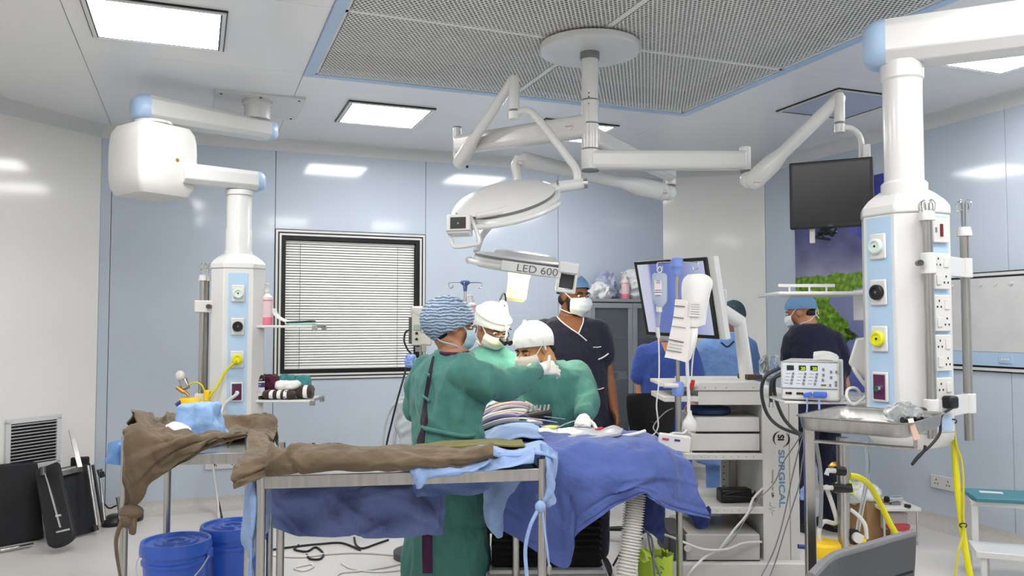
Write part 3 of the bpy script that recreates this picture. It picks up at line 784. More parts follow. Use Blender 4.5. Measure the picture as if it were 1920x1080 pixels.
# camera box with grip
cb = at(862, 423, 3.95); fx = V((0.98, -0.12, 0.02)).normalized(); fz = V((0.12, 0.12, 0.98)).normalized(); fy = fz.cross(fx).normalized(); fz = fx.cross(fy)
Rb = Matrix((fx, fy, fz)).transposed()
cbx = obj('control_box', MB().box(cb, (0.115, 0.085, 0.095), Rb), m_white, sl, bevel=0.008)
obj('screen', MB().box(cb - fy*0.043 + fz*0.002, (0.075, 0.004, 0.056), Rb), m_black, cbx)
obj('seam', MB().box(cb - fy*0.0425 - fz*0.036, (0.113, 0.004, 0.005), Rb), m_grey, cbx)
obj('lens_dot', MB().cyl(cb - fy*0.045, cb - fy*0.046, 0.005, n=12), m_grey, cbx)
m = MB(); m.tube([cb + fx*0.05 + fz*0.045, cb + fx*0.078 - fz*0.02, cb + fx*0.095 - fz*0.085, cb + fx*0.06 - fz*0.098, cb - fx*0.0 - fz*0.104, cb - fx*0.03 - fz*0.10, cb - fx*0.04 - fz*0.07, cb - fx*0.045 - fz*0.045], 0.011, 8, 4); obj('grip_handle', m, m_white, cbx)
# arm B (to the right, carries the screen)
zB = zc(301); eB = atz(1397, 301, zB)
m = MB(); m.beam((CX, CY, zB), eB, 0.10, 0.108, 0.09, 0.10, 0.16); obj('extension_arm', m, m_white, sl, bevel=0.01)
zt_, zb_ = at(1397, 277, eB.y).z, at(1397, 319, eB.y).z
m = MB(); m.lathe([(0.031, zb_), (0.031, zt_), (0.027, zt_+0.004)], (eB.x, eB.y, 0)); obj('elbow_joint', m, m_white, sl)
m = MB(); m.lathe([(0.028, zb_-0.01), (0.028, zb_)], (eB.x, eB.y, 0)); obj('joint_ring', m, m_grey, sl)
s0 = at(1412, 340, eB.y-0.03); s1 = at(1574, 184, 4.25)
m = MB(); m.ell(at(1404, 337, eB.y), (0.048, 0.045, 0.05)); obj('elbow_housing', m, m_white, sl)
a2 = spring_arm(s0, s1, 0.085, 0.055)
logo_disc(sl, at(1419, 342, eB.y-0.085), V((0, -1, 0)), 0.02)
q = at(1574, 215, 4.24); zq1, zq0 = at(1574, 182, 4.24).z, at(1574, 229, 4.24).z
m = MB(); m.lathe([(0.027, zq0), (0.027, zq1), (0.02, zq1+0.02)], (q.x, q.y, 0)); obj('wrist_joint', m, m_white, sl)
m = MB(); m.lathe([(0.025, zq0-0.012), (0.025, zq0)], (q.x, q.y, 0)); obj('joint_ring', m, m_grey, sl)
m = MB(); m.lathe([(0.027, zq0-0.055), (0.027, zq0-0.012)], (q.x, q.y, 0)); obj('wrist_joint', m, m_white, sl)
m = MB(); m.tube([at(1574, 240, 4.24), at(1592, 240, 4.24), at(1606, 248, 4.24), at(1615, 265, 4.24), at(1616, 300, 4.24)], 0.015, 10, 6); obj('screen_tube', m, m_white, sl)
# arm C (to the back right, carries the lower lamp)
zC = zc(257); eC = atz(1258, 327, zC)
m = MB(); m.beam((CX, CY, zC), eC, 0.10, 0.115, 0.08, 0.09, 0.2); obj('extension_arm', m, m_white, sl, bevel=0.01)
zt_, zb_ = at(1258, 316, eC.y).z, at(1258, 346, eC.y).z
m = MB(); m.lathe([(0.034, zb_), (0.034, zt_)], (eC.x, eC.y, 0)); obj('elbow_joint', m, m_white, sl)
m = MB(); m.lathe([(0.032, zb_-0.01), (0.032, zb_)], (eC.x, eC.y, 0)); obj('joint_ring', m, m_grey, sl)
m = MB(); m.ell(at(1252, 361, eC.y), (0.06, 0.045, 0.055)); obj('elbow_housing', m, m_white, sl)
s0 = at(1243, 360, eC.y-0.02); s1 = at(982, 300, 4.75)
a3 = spring_arm(s0, s1, 0.10, 0.075)
logo_disc(sl, at(1243, 362, eC.y-0.085), V((0, -1, 0)), 0.033)
logo_disc(sl, at(976, 302, 4.70), V((0, -1, 0)), 0.018)
m = MB(); m.tube([at(974, 297, 4.75), at(967, 312, 4.74), at(971, 335, 4.73), at(968, 362, 4.70), at(940, 400, 4.60), at(905, 440, 4.50), at(893, 472, 4.45)], [0.032, 0.028, 0.026, 0.022, 0.02, 0.018, 0.018], 12, 6); obj('yoke_tube', m, m_white, sl)
# lower lamp head, lit
n2 = V((0.135, -0.12, 0.98)).normalized(); c2 = at(984, 492, 4.40)
l2 = obj('lamp_head', MB().lathe([(0.02, 0.06), (0.12, 0.054), (0.16, 0.048), (0.17, 0.032), (0.25, 0.026), (0.268, 0.018)], c2, n2, 48), m_white, sl, smooth=60)
obj('grey_band', MB().lathe([(0.268, 0.002), (0.272, 0.018)], c2, n2, 48), m_grey, l2)
obj('lower_housing', MB().lathe([(0.235, -0.045), (0.255, -0.05), (0.272, -0.03), (0.272, 0.002), (0.26, 0.004)], c2, n2, 48), m_white, l2, smooth=60)
obj('lens', MB().lathe([(0.232, -0.046), (0.232, -0.040)], c2, n2, 48), emat('lit lamp lens', (255, 244, 214), 18.0), l2)
xr = V((1, 0, 0)); xr = (xr - n2*xr.dot(n2)).normalized(); yr = n2.cross(xr)
pts = [c2 + (xr*math.cos(a) + yr*math.sin(a))*0.292 - n2*0.028 for a in [R(x) for x in range(-178, -1, 10)]]
m = MB(); m.tube(pts, 0.0135, 10); obj('grip_rail', m, m_white, l2)
m = MB(); m.cyl(pts[0] + yr*0.04, pts[0] - yr*0.01 - xr*0.004, 0.02); obj('rail_end', m, m_white, l2)
tx = xr; tn = -yr
for s_, o_ in (('LED', -0.045), ('600', 0.075)): text(s_, 0.052, 'lettering', mat('grey lettering', (92, 94, 98), 0.5), l2, c2 - yr*0.3105 + xr*o_ - n2*0.034 , tx, n2, 0.0008, 'LEFT', 0.0, 1.15)
lw = MB(); lw.box(c2 - yr*0.3035 - n2*0.016 + xr*0.03, (0.30, 0.012, 0.05), Matrix((xr, yr, n2)).transposed()); obj('name_plate', lw, m_white, l2, bevel=0.004)
# sterile handle with its translucent warm cover
hx = c2 - n2*0.045 - xr*0.02
obj('sterile_handle', MB().lathe([(0.058, 0.02), (0.060, -0.03), (0.056, -0.04), (0.054, -0.15), (0.046, -0.158), (0.044, -0.165)], hx, n2, 28), mat('cream handle', (236, 214, 150), 0.5), l2)
# control box at the right end of the lamp
cb = at(1064, 515, 4.13); fz = n2; fx = xr; fy = fz.cross(fx)
Rb = Matrix((fx, fy, fz)).transposed()
cbx = obj('control_box', MB().box(cb + fz*0.035, (0.10, 0.075, 0.055), Rb), m_white, l2, bevel=0.008)
m = MB()
for dx, dz_, sx, sz in ((-0.043, -0.035, 0.014, 0.10), (0.043, -0.035, 0.014, 0.10), (0, -0.082, 0.10, 0.018)): m.box(cb + fx*dx + fz*dz_, (sx, 0.06, sz), Rb)
obj('grip_handle', m, m_white, cbx, bevel=0.006)
obj('keypad', MB().box(cb - fz*0.034 + fy*0.02, (0.072, 0.006, 0.07), Rb), m_dgrey, cbx)
# its light
ld = bpy.data.lights.new('lamp_spot', 'SPOT'); ld.energy = LAMP_W*4; ld.color = (1.0, 0.92, 0.74); ld.spot_size = R(95); ld.spot_blend = 0.7; ld.shadow_soft_size = 0.22
lo = bpy.data.objects.new('lamp_spot', ld); COL.objects.link(lo); lo.location = c2 - n2*0.10
lo.rotation_euler = (-n2).to_track_quat('-Z', 'Y').to_euler()

# ------------------------------------------------------------------ screen on arm B
sx0, sx1 = at(1480, 365, 4.30), at(1638, 365, 4.12)
fx = (V((sx1.x, sx1.y, 0))-V((sx0.x, sx0.y, 0))).normalized(); fz = UP; fy = fz.cross(fx)
zt_ = (at(1480, 309, 4.30).z + at(1638, 290, 4.12).z)/2; zb_ = (at(1480, 432, 4.3).z + at(1638, 420, 4.12).z)/2
wd_ = (sx1-sx0).xy.length; c = V(((sx0.x+sx1.x)/2, (sx0.y+sx1.y)/2, (zt_+zb_)/2))
mon = thing('monitor', 'switched off black flat screen hanging from the right lamp arm', 'monitor', V((c.x, c.y, zb_)))
Rb = Matrix((fx, fy, fz)).transposed()
obj('casing', MB().box(c + fy*0.025, (wd_, 0.05, zt_-zb_), Rb), m_black, mon, bevel=0.006)
obj('screen', MB().box(c - fy*0.001 + fz*0.006, (wd_-0.03, 0.004, zt_-zb_-0.045), Rb), mat('dark screen', (30, 30, 32), 0.25), mon)
text('DELL', 0.012, 'badge_lettering', m_grey, mon, c - fy*0.002 - fz*((zt_-zb_)/2-0.006), fx, fz, 0.0005, 'CENTER')
obj('bracket', MB().box(c + fy*0.08 + fx*0.12 + fz*0.03, (0.11, 0.07, 0.20), Rb).box(c + fy*0.08 + fx*0.17 + fz*0.17, (0.035, 0.05, 0.16), Rb), m_white, mon, bevel=0.004)
obj('cable_clip', MB().box(V((at(1527, 440, 4.27).x, 4.30, zb_-0.03)), (0.026, 0.02, 0.085), Rb), m_plast, mon, bevel=0.003)
m = MB()
q = V((at(1570, 430, 4.2).x, 4.26, zb_+0.01)); random.seed(3)
pts = [q + V((random.uniform(-0.075, 0.05), random.uniform(0, 0.05), random.uniform(-0.07, -0.005))) for _ in range(12)]
m.tube([q] + pts + [q + V((0.03, 0.03, 0.02))], 0.0055, 6, 5); obj('cable_bundle', m, m_rubber, mon)

# ------------------------------------------------------------------ cloth materials
def cloth(name, rgb, **k):
    kw = dict(rough=0.85, var=0.08, vscale=9, bump=0.55, bscale=13, bdist=0.035, sheen=0.15, detail=6, spec=0.25); kw.update(k)
    return mat(name, rgb, **kw)
m_brown = cloth('brown cloth', (98, 84, 66), var=0.2, vscale=7)
m_olive = cloth('olive cloth', (110, 104, 48))
m_lblue = cloth('light blue drape', (136, 162, 204), rough=0.7)
m_pblue = cloth('pale blue wrap', (140, 174, 220), rough=0.6)
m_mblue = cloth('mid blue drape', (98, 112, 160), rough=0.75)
m_oblue = cloth('operating drape blue', (80, 98, 160), rough=0.75)
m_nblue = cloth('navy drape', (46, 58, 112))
def P3(l): return [at(*p) for p in l]

# ------------------------------------------------------------------ instrument tables
def steel_table(name, label, o, ang, wd, dp, zt, zp):
    t = thing(name, label, 'instrument table', V((o[0], o[1], 0)))
    ex = V((math.cos(ang), math.sin(ang), 0)); ey = V((-math.sin(ang), math.cos(ang), 0)); O = V((o[0], o[1], 0))
    Rm_ = Matrix((ex, ey, UP)).transposed()
    c = O + ex*wd/2 + ey*dp/2
    mm = MB(); mm.box(c + UP*(zt-0.012), (wd, dp, 0.008), Rm_); obj('table_top', mm, m_steelflat, t)
    for a, b, sx, sy in ((wd/2, 0, wd, 0.02), (wd/2, dp, wd, 0.02), (0, dp/2, 0.02, dp), (wd, dp/2, 0.02, dp)):
        mm = MB(); mm.box(O + ex*a + ey*b + UP*(zt-0.018), (sx, sy, 0.045), Rm_); obj('apron_rail', mm, m_steel, t, bevel=0.002)
    for a in (0, wd):
        for b in (0, dp):
            p = O + ex*a + ey*b
            mm = MB(); mm.cyl(p + UP*0.09, p + UP*zp, 0.0165, n=16); lg = obj('leg', mm, m_steel, t)
            mm = MB(); mm.cyl(p + V((-0.012, 0, 0.05)), p + V((0.012, 0, 0.05)), 0.05, n=18); obj('caster', mm, m_dgrey, lg)
            mm = MB(); mm.box(p + UP*0.095, (0.034, 0.05, 0.03)); obj('caster_fork', mm, m_steel, lg, bevel=0.004)
    mm = MB(); mm.box(c + UP*0.28, (wd-0.03, dp-0.03, 0.008), Rm_)
    return t, O, ex, ey
OA = at(490, 893, 2.95)
tA, OAo, exA, eyA = steel_table('instrument_table', 'long stainless instrument table in the foreground under brown and blue cloths', (OA.x, OA.y), R(9), 1.01, 0.60, 0.925, 0.965)
OB = at(235, 852, 3.42)
tB_, OBo, exB, eyB = steel_table('instrument_table', 'smaller stainless instrument table at left under brown cloth and blue wrap', (OB.x, OB.y), R(9), 0.49, 0.70, 0.925, 1.005)

# cloths on the long table
def sheet(name, rows, mtl, label, cat='cloth', k=6, thick=0.006, nz=0.010, nsc=9, ridge=0.008, rsc=6, seed=0, crease=16, camp=0.010, parent=None, group=None):
    mm = MB(); mm.patch([P3(r) for r in rows], k, thick, nz, nsc, seed, ridge, rsc, crease, camp)
    return obj(name, mm, mtl, parent, smooth=70, label=label, cat=cat, group=group, fixn=False)
X7 = [(502, 843), (545, 845), (599, 847), (681, 845), (764, 841), (850, 840), (925, 836)]
B7 = [(494, 893), (545, 889), (592, 885), (681, 883), (764, 877), (850, 870), (925, 860)]
dA = [2.955, 2.965, 2.985, 3.005, 3.03, 3.05, 3.075]
br = sheet('brown_cloth', [
    [(500+(i*70), 838-(i*0.8), dA[i]+0.13) for i in range(7)],
    [(x, y, dA[i]+0.0) for i, (x, y) in enumerate(X7)],
    [((x+x2)/2, y*0.45+y2*0.55, dA[i]-0.05) for i, ((x, y), (x2, y2)) in enumerate(zip(X7, B7))],
    [(x, y, dA[i]-0.035) for i, (x, y) in enumerate(B7)]], m_brown, 'creased brown cloth rolled along the front edge of the long instrument table', seed=2.2, ridge=0.006, nz=0.006, k=12, rsc=5, crease=34, camp=0.016)
sheet('brown_cloth', [
    [(466, 806, 3.50), (484, 806, 3.55), (502, 816, 3.56)],
    [(462, 832, 3.30), (486, 828, 3.30), (514, 838, 3.28)],
    [(446, 862, 3.02), (478, 858, 3.00), (512, 856, 3.0)],
    [(436, 882, 2.92), (468, 882, 2.90), (506, 872, 2.93)],
    [(441, 917, 2.90), (466, 906, 2.89), (496, 893, 2.92)]], m_brown, 'light brown cloth bridging the gap between the two instrument tables', seed=5, k=12, ridge=0.005, rsc=6, crease=22, camp=0.014)
# olive inner cloth and light blue sheet on the right half
sheet('olive_cloth', [
    [(780, 833, 3.55), (830, 826, 3.58), (880, 825, 3.6), (930, 822, 3.62), (978, 823, 3.64)],
    [(775, 837, 3.42), (830, 833, 3.42), (880, 829, 3.43), (930, 827, 3.44), (980, 828, 3.45)],
    [(770, 840, 3.27), (830, 839, 3.27), (880, 836, 3.27), (930, 835, 3.27), (985, 836, 3.27)]], m_olive, 'olive green cloth folded on the far edge of the long instrument table', seed=8, nz=0.003, ridge=0.003, camp=0.005)
sheet('blue_drape', [
    [(745, 846, 3.40), (800, 844, 3.40), (850, 842, 3.42), (905, 838, 3.42), (960, 840, 3.44), (1008, 826, 3.46), (1030, 838, 3.46)],
    [(748, 847, 3.22), (800, 845, 3.22), (850, 842, 3.22), (905, 836, 3.21), (960, 844, 3.25), (1010, 836, 3.26), (1038, 850, 3.26)],
    [(760, 848, 3.10), (800, 850, 3.10), (850, 846, 3.10), (910, 848, 3.09), (962, 855, 3.10), (1012, 850, 3.11), (1044, 864, 3.12)]],
    m_lblue, 'light blue sheet spread over the right half of the long instrument table', seed=3, ridge=0.005, nz=0.005, camp=0.007)
sheet('blue_drape', [
    [(922, 850, 3.12), (950, 848, 3.12), (975, 846, 3.13), (1004, 840, 3.14)],
    [(908, 868, 3.06), (945, 866, 3.06), (975, 860, 3.07), (1002, 852, 3.09)],
    [(880, 884, 3.03), (915, 882, 3.03), (960, 876, 3.05), (1000, 868, 3.07)]], m_lblue, 'light blue fold lying along the front rail right of the brown cloth', seed=13, ridge=0.012)
sheet('blue_drape', [
    [(764, 878, 3.01), (795, 872, 3.01), (830, 869, 3.02), (880, 866, 3.03), (925, 862, 3.04)],
    [(768, 884, 2.985), (795, 880, 2.985), (825, 876, 3.0), (870, 876, 3.01), (915, 870, 3.02)],
    [(776, 900, 2.975), (790, 899, 2.975), (812, 888, 2.99), (865, 884, 3.0), (900, 878, 3.01)],
    [(781, 916, 2.975), (788, 914, 2.975), (806, 896, 2.99), (858, 885, 3.0), (890, 882, 3.01)]], m_lblue, 'small light blue corner hanging over the front rail of the long table', seed=4, k=5, ridge=0.004, nz=0.004)
# slate blue sheet under the top and the big mid blue sheet hanging at its back
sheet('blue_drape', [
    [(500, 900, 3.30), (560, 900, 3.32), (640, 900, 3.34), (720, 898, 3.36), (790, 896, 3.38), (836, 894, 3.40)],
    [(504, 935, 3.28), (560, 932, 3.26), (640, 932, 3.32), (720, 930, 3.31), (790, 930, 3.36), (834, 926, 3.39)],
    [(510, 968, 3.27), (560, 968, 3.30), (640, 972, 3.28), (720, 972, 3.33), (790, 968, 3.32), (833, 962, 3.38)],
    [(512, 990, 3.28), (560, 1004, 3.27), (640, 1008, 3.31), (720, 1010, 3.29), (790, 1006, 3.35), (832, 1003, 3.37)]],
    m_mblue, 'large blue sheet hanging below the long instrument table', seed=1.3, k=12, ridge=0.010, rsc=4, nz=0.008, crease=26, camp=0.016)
sheet('blue_drape', [
    [(760, 900, 3.12), (800, 899, 3.12), (850, 897, 3.13), (900, 893, 3.15), (930, 888, 3.16)],
    [(775, 918, 3.14), (810, 918, 3.14), (860, 914, 3.15), (905, 908, 3.16), (928, 902, 3.17)],
    [(782, 933, 3.15), (815, 932, 3.15), (862, 930, 3.16), (905, 922, 3.17), (924, 912, 3.18)]], cloth('slate blue drape', (84, 104, 150)), 'slate blue hem showing under the right part of the table rail', seed=6, k=5)
sheet('blue_drape', [
    [(464, 900, 3.02), (478, 896, 2.97), (500, 898, 3.10), (508, 900, 3.22)],
    [(462, 950, 3.0), (476, 948, 2.94), (496, 950, 3.08), (506, 950, 3.22)],
    [(452, 1005, 3.0), (474, 1000, 2.94), (492, 1000, 3.08), (506, 985, 3.22)],
    [(452, 1025, 3.0), (472, 1050, 2.94), (488, 1010, 3.08), (500, 998, 3.22)],
    [(466, 1030, 3.0), (470, 1100, 2.95), (480, 1040, 3.06), (490, 1004, 3.22)]], m_lblue, 'light blue sheet hanging down at the left end of the long table', seed=9, k=7, ridge=0.008)
# right end: light blue sleeve gathered with a cord
sheet('blue_drape', [
    [(1012, 832, 3.18), (1020, 832, 3.15), (1030, 836, 3.16), (1040, 850, 3.28)],
    [(1014, 870, 3.17), (1022, 870, 3.11), (1034, 872, 3.12), (1042, 880, 3.26)],
    [(1014, 905, 3.17), (1023, 905, 3.10), (1037, 908, 3.12), (1043, 915, 3.25)],
    [(1012, 935, 3.17), (1020, 940, 3.10), (1034, 938, 3.12), (1043, 940, 3.2)],
    [(1006, 948, 3.14), (1010, 955, 3.1), (1018, 952, 3.12), (1026, 950, 3.14)]], m_lblue, 'light blue cloth gathered round the right front post of the long table', seed=10, k=7, ridge=0.010)
sheet('blue_drape', [
    [(908, 905, 3.30), (925, 905, 3.3), (945, 900, 3.32), (985, 895, 3.4)],
    [(906, 945, 3.30), (922, 945, 3.28), (940, 940, 3.32), (960, 915, 3.4)],
    [(908, 975, 3.30), (920, 985, 3.28), (934, 975, 3.32), (942, 950, 3.4)],
    [(915, 990, 3.30), (928, 1004, 3.28), (938, 1008, 3.3), (940, 985, 3.38)]], m_lblue, 'light blue corner hanging inside the far right leg of the long table', seed=11, k=6, ridge=0.010)
tk = thing('drape_cord', 'pale blue cord knotted round the right front post of the long table', 'cord', at(1012, 952, 3.06))
for pts, nm in (([(1014, 948, 3.06), (1004, 965, 3.04), (993, 990, 3.03), (985, 1030, 3.02), (988, 1085, 3.0)], 'strand'), ([(1016, 948, 3.05), (1020, 985, 3.04), (1026, 1030, 3.02), (1030, 1068, 3.02)], 'strand')):
    m = MB(); m.tube(P3(pts), 0.0042 if pts[0][0] == 1016 else 0.007, 8, 5); obj(nm, m, m_lblue, tk)
m = MB(); m.ell(at(1013, 950, 3.05), (0.02, 0.018, 0.022)); obj('knot', m, m_lblue, tk)
m = MB(); m.lathe([(0.002, 0), (0.010, 0.01), (0.009, 0.03), (0.004, 0.038)], at(1030, 1078, 3.02), (0, 0, 1), 12); obj('cord_clip', m, m_steel, tk)

# cloths on the small table
sheet('brown_cloth', [
    [(236, 806, 3.52), (266, 798, 3.52), (310, 810, 3.55), (350, 814, 3.56), (388, 812, 3.57), (426, 804, 3.58), (460, 806, 3.56)],
    [(231, 814, 3.40), (262, 806, 3.40), (308, 818, 3.41), (348, 820, 3.43), (386, 818, 3.45), (425, 810, 3.46), (462, 812, 3.47)],
    [(231, 860, 3.37), (256, 858, 3.36), (298, 852, 3.38), (338, 842, 3.39), (376, 832, 3.42), (415, 821, 3.44), (462, 815, 3.46)],
    [(233, 910, 3.38), (255, 905, 3.37), (288, 884, 3.385), (328, 864, 3.40), (370, 844, 3.42), (412, 828, 3.445), (462, 817, 3.46)],
    [(236, 952, 3.40), (256, 947, 3.39), (279, 908, 3.39), (320, 882, 3.40), (364, 853, 3.43), (410, 835, 3.45), (462, 819, 3.46)]],
    m_brown, 'brown cloth skirt draped over the front of the small left table, knotted at its corner', seed=21, k=12, ridge=0.014, nz=0.008, rsc=5, crease=34, camp=0.020)
sheet('brown_cloth', [
    [(246, 800, 3.62), (296, 800, 4.0), (345, 800, 4.22), (400, 800, 4.25), (455, 800, 4.28), (500, 800, 4.30), (526, 835, 4.2)],
    [(252, 773, 3.58), (296, 782, 3.92), (340, 776, 4.12), (400, 779, 4.14), (452, 775, 4.16), (499, 768, 4.18), (521, 802, 4.12)],
    [(262, 794, 3.52), (310, 799, 3.82), (352, 800, 3.98), (402, 800, 4.02), (450, 798, 4.04), (490, 797, 4.05), (517, 812, 4.0)],
    [(266, 805, 3.46), (320, 811, 3.62), (360, 813, 3.74), (402, 813, 3.78), (442, 811, 3.80), (480, 808, 3.85), (514, 822, 3.85)]],
    m_brown, 'dark brown cloth piled over the back rail of the small left table', seed=24, k=11, ridge=0.012, nz=0.010, rsc=6, crease=40, camp=0.022)
kn = thing('cloth_knot', 'knotted brown cloth corner tied round the leg of the small left table', 'cloth', at(240, 965, 3.38))
m = MB(); m.ell(at(246, 960, 3.38), (0.05, 0.035, 0.03)); m.ell(at(240, 972, 3.375), (0.028, 0.03, 0.04))
obj('knot', m, m_brown, kn, smooth=80)
m = MB(); m.patch([P3(r) for r in [[(240, 968, 3.37), (250, 966, 3.36), (257, 968, 3.37)], [(241, 985, 3.37), (250, 985, 3.355), (256, 984, 3.37)], [(243, 1000, 3.37), (250, 1003, 3.36), (254, 998, 3.37)]]], 5, 0.006, 0.004, 20); obj('tail', m, m_brown, kn)
m = MB(); m.tube(P3([(234, 965, 3.38), (226, 985, 3.36), (218, 1010, 3.35), (219, 1040, 3.34), (226, 1085, 3.33)]), [0.012, 0.010, 0.008, 0.007, 0.005], 8, 5); obj('tail', m, m_brown, kn)
# pale blue wrap standing on the small table
bw = thing('wrapped_bundle', 'pale blue wrapped bundle standing on the small left table', 'bundle', at(370, 812, 3.75))
q = at(373, 812, 3.8)
sheet_rows = []
for z_, s_, sq in ((0.925, 1.12, 0), (0.95, 1.10, 0), (1.00, 1.0, 0), (1.05, 0.92, 0), (1.095, 0.9, 0), (1.10, 0.78, 0)):
    ring = []
    for k in range(28):
        a = 2*PI*k/28; rr_ = 1/((abs(math.cos(a))**5 + abs(math.sin(a))**5)**(1/5))
        wv = 1 + 0.05*math.sin(a*5+z_*30) + 0.035*math.sin(a*9-z_*50)
        ring.append(V((q.x + 0.092*s_*rr_*wv*math.cos(a), q.y + 0.075*s_*rr_*wv*math.sin(a), z_)))
    sheet_rows.append(ring)
WRAP_ROWS = sheet_rows
sheet('blue_drape', [
    [(277, 791, 3.62), (295, 797, 3.64), (320, 806, 3.66), (345, 810, 3.66)],
    [(280, 803, 3.55), (298, 808, 3.55), (322, 812, 3.56), (345, 814, 3.57)],
    [(290, 810, 3.5), (302, 812, 3.5), (325, 815, 3.51), (345, 816, 3.52)]], m_mblue, 'dark blue strip tucked under the brown cloth of the small left table', seed=31, k=5)
m = MB(); m.patch([P3(r) for r in [[(312, 800, 3.72), (328, 793, 3.75), (350, 800, 3.76)], [(310, 808, 3.62), (330, 802, 3.62), (356, 808, 3.62)], [(320, 813, 3.53), (338, 812, 3.53), (358, 813, 3.53)]]], 6, 0.02, 0.008, 22)
obj('white_swab', m, cloth('white gauze', (232, 230, 224)), None, smooth=70, label='white gauze lump lying in front of the pale blue wrap', cat='gauze')
# blue plastic sheet at its left
sheet('plastic_sheet', [
    [(232, 822, 3.72), (220, 826, 3.72), (206, 836, 3.74), (200, 848, 3.76)],
    [(232, 842, 3.70), (220, 846, 3.68), (206, 852, 3.70), (200, 858, 3.73)],
    [(232, 874, 3.72), (222, 872, 3.70), (208, 868, 3.71), (200, 862, 3.74)]], mat('blue plastic', (110, 160, 224), 0.25, trans=0.25), 'translucent blue plastic sheet sticking out left of the small table', seed=33, k=5)

# ------------------------------------------------------------------ buckets
m_bucket = mat('blue bucket', (56, 100, 204), 0.3, var=0.03, coat=0.1)
def bucket(p, label, handle):
    t = thing('bucket', label, 'bucket', p, 0, 'blue lidded buckets')
    o = V(p); h = 0.476
    m = MB(); m.lathe([(0.118, 0), (0.142, h-0.10), (0.150, h-0.098), (0.150, h-0.085), (0.144, h-0.08), (0.146, h-0.035)], o, n=40); obj('body', m, m_bucket, t)
    m = MB(); m.lathe([(0.155, h-0.055), (0.157, h-0.02), (0.152, h), (0.140, h), (0.135, h-0.012), (0.098, h-0.012), (0.094, h-0.004), (0.088, h-0.012), (0.06, h-0.012), (0.056, h-0.003), (0.04, h-0.003), (0.036, h-0.014), (0.014, h-0.014), (0.012, h-0.008)], o, n=40); obj('lid', m, m_bucket, t)
    for s_ in (-1, 1):
        m = MB(); m.box(o + V((s_*0.155, 0, h-0.06)), (0.02, 0.04, 0.04)); obj('handle_lug', m, m_bucket, t, bevel=0.004)
    if handle:
        pts = [o + V((0.16*math.cos(a), -0.165*abs(math.sin(a))**0.7, h-0.06-0.125*math.sin(a))) for a in [R(x) for x in range(0, 181, 12)]]
        m = MB(); m.tube(pts, 0.0028, 6); hd_ = obj('wire_handle', m, m_cableW, t)
        m = MB(); m.cyl(pts[8] + V((0.01, -0.001, 0)), pts[11], 0.008, n=10); obj('grip', m, m_black, hd_)
        c = o + V((0.012, -0.140, h-0.205))
        m = MB(); m.box(c, (0.064, 0.004, 0.092)); lb = obj('label', m, m_black, t)
        m = MB(); m.box(c - V((0, 0.003, -0.012)), (0.052, 0.002, 0.058)); obj('label_panel', m, mat('label white', (214, 210, 206), 0.5), lb)
        for dx, cc in ((-0.012, (90, 40, 30)), (0.004, (40, 34, 30)), (0.018, (24, 24, 26))):
            m = MB(); m.box(c + V((dx, -0.0045, 0.016)), (0.009, 0.001, 0.042)); obj('label_bar', m, mat('lb%d' % int(dx*1e3), cc, 0.5), lb)
        m = MB(); m.box(c + V((0, -0.0035, -0.030)), (0.052, 0.002, 0.018)); obj('label_panel', m, mat('label lilac', (170, 166, 186), 0.5), lb)
    return t
q = at(331, 1000, 3.86); bucket((q.x, q.y, 0.0), 'blue lidded bucket with wire handle and label under the small table', True)
q = at(437, 975, 4.16); bucket((q.x, q.y, 0.0), 'blue lidded bucket without label standing behind the labelled one', False)

# ------------------------------------------------------------------ operating table, patient drape
ot = thing('operating_table', 'black based operating table under the blue drapes', 'operating table', V((0.17, 3.9, 0)))
m = MB()
x0, x1 = at(922, 990, 3.78).x, at(1128, 990, 3.78).x
m.box(((x0+x1)/2, 3.93, 0.18), (x1-x0+0.05, 0.52, 0.36)); m.box(((x0+x1)/2, 3.93, 0.37), (x1-x0+0.02, 0.46, 0.02)); obj('base_cover', m, m_white, ot, bevel=0.02)
rings = []
nb = 15
for i in range(nb*2+1):
    z = 0.38 + i*(0.80-0.38)/(nb*2); g = 0.0 if i % 2 == 0 else 0.014
    a, b = (x1-x0)/2 - 0.014 + g, 0.20 + g
    rings.append([V(((x0+x1)/2 + sx*a, 3.95 + sy*b, z)) for sx, sy in ((-1, -1), (1, -1), (1, 1), (-1, 1))])
m = MB(); m.loft(rings); obj('bellows', m, m_blackm, ot, smooth=0)
m = MB(); m.box((0.22, 3.95, 0.85), (0.66, 0.46, 0.10)); obj('table_slab', m, m_blackm, ot, bevel=0.02)
m = MB(); m.box((0.22, 3.95, 0.915), (0.68, 0.48, 0.035)); obj('mattress', m, m_black, ot, bevel=0.02)
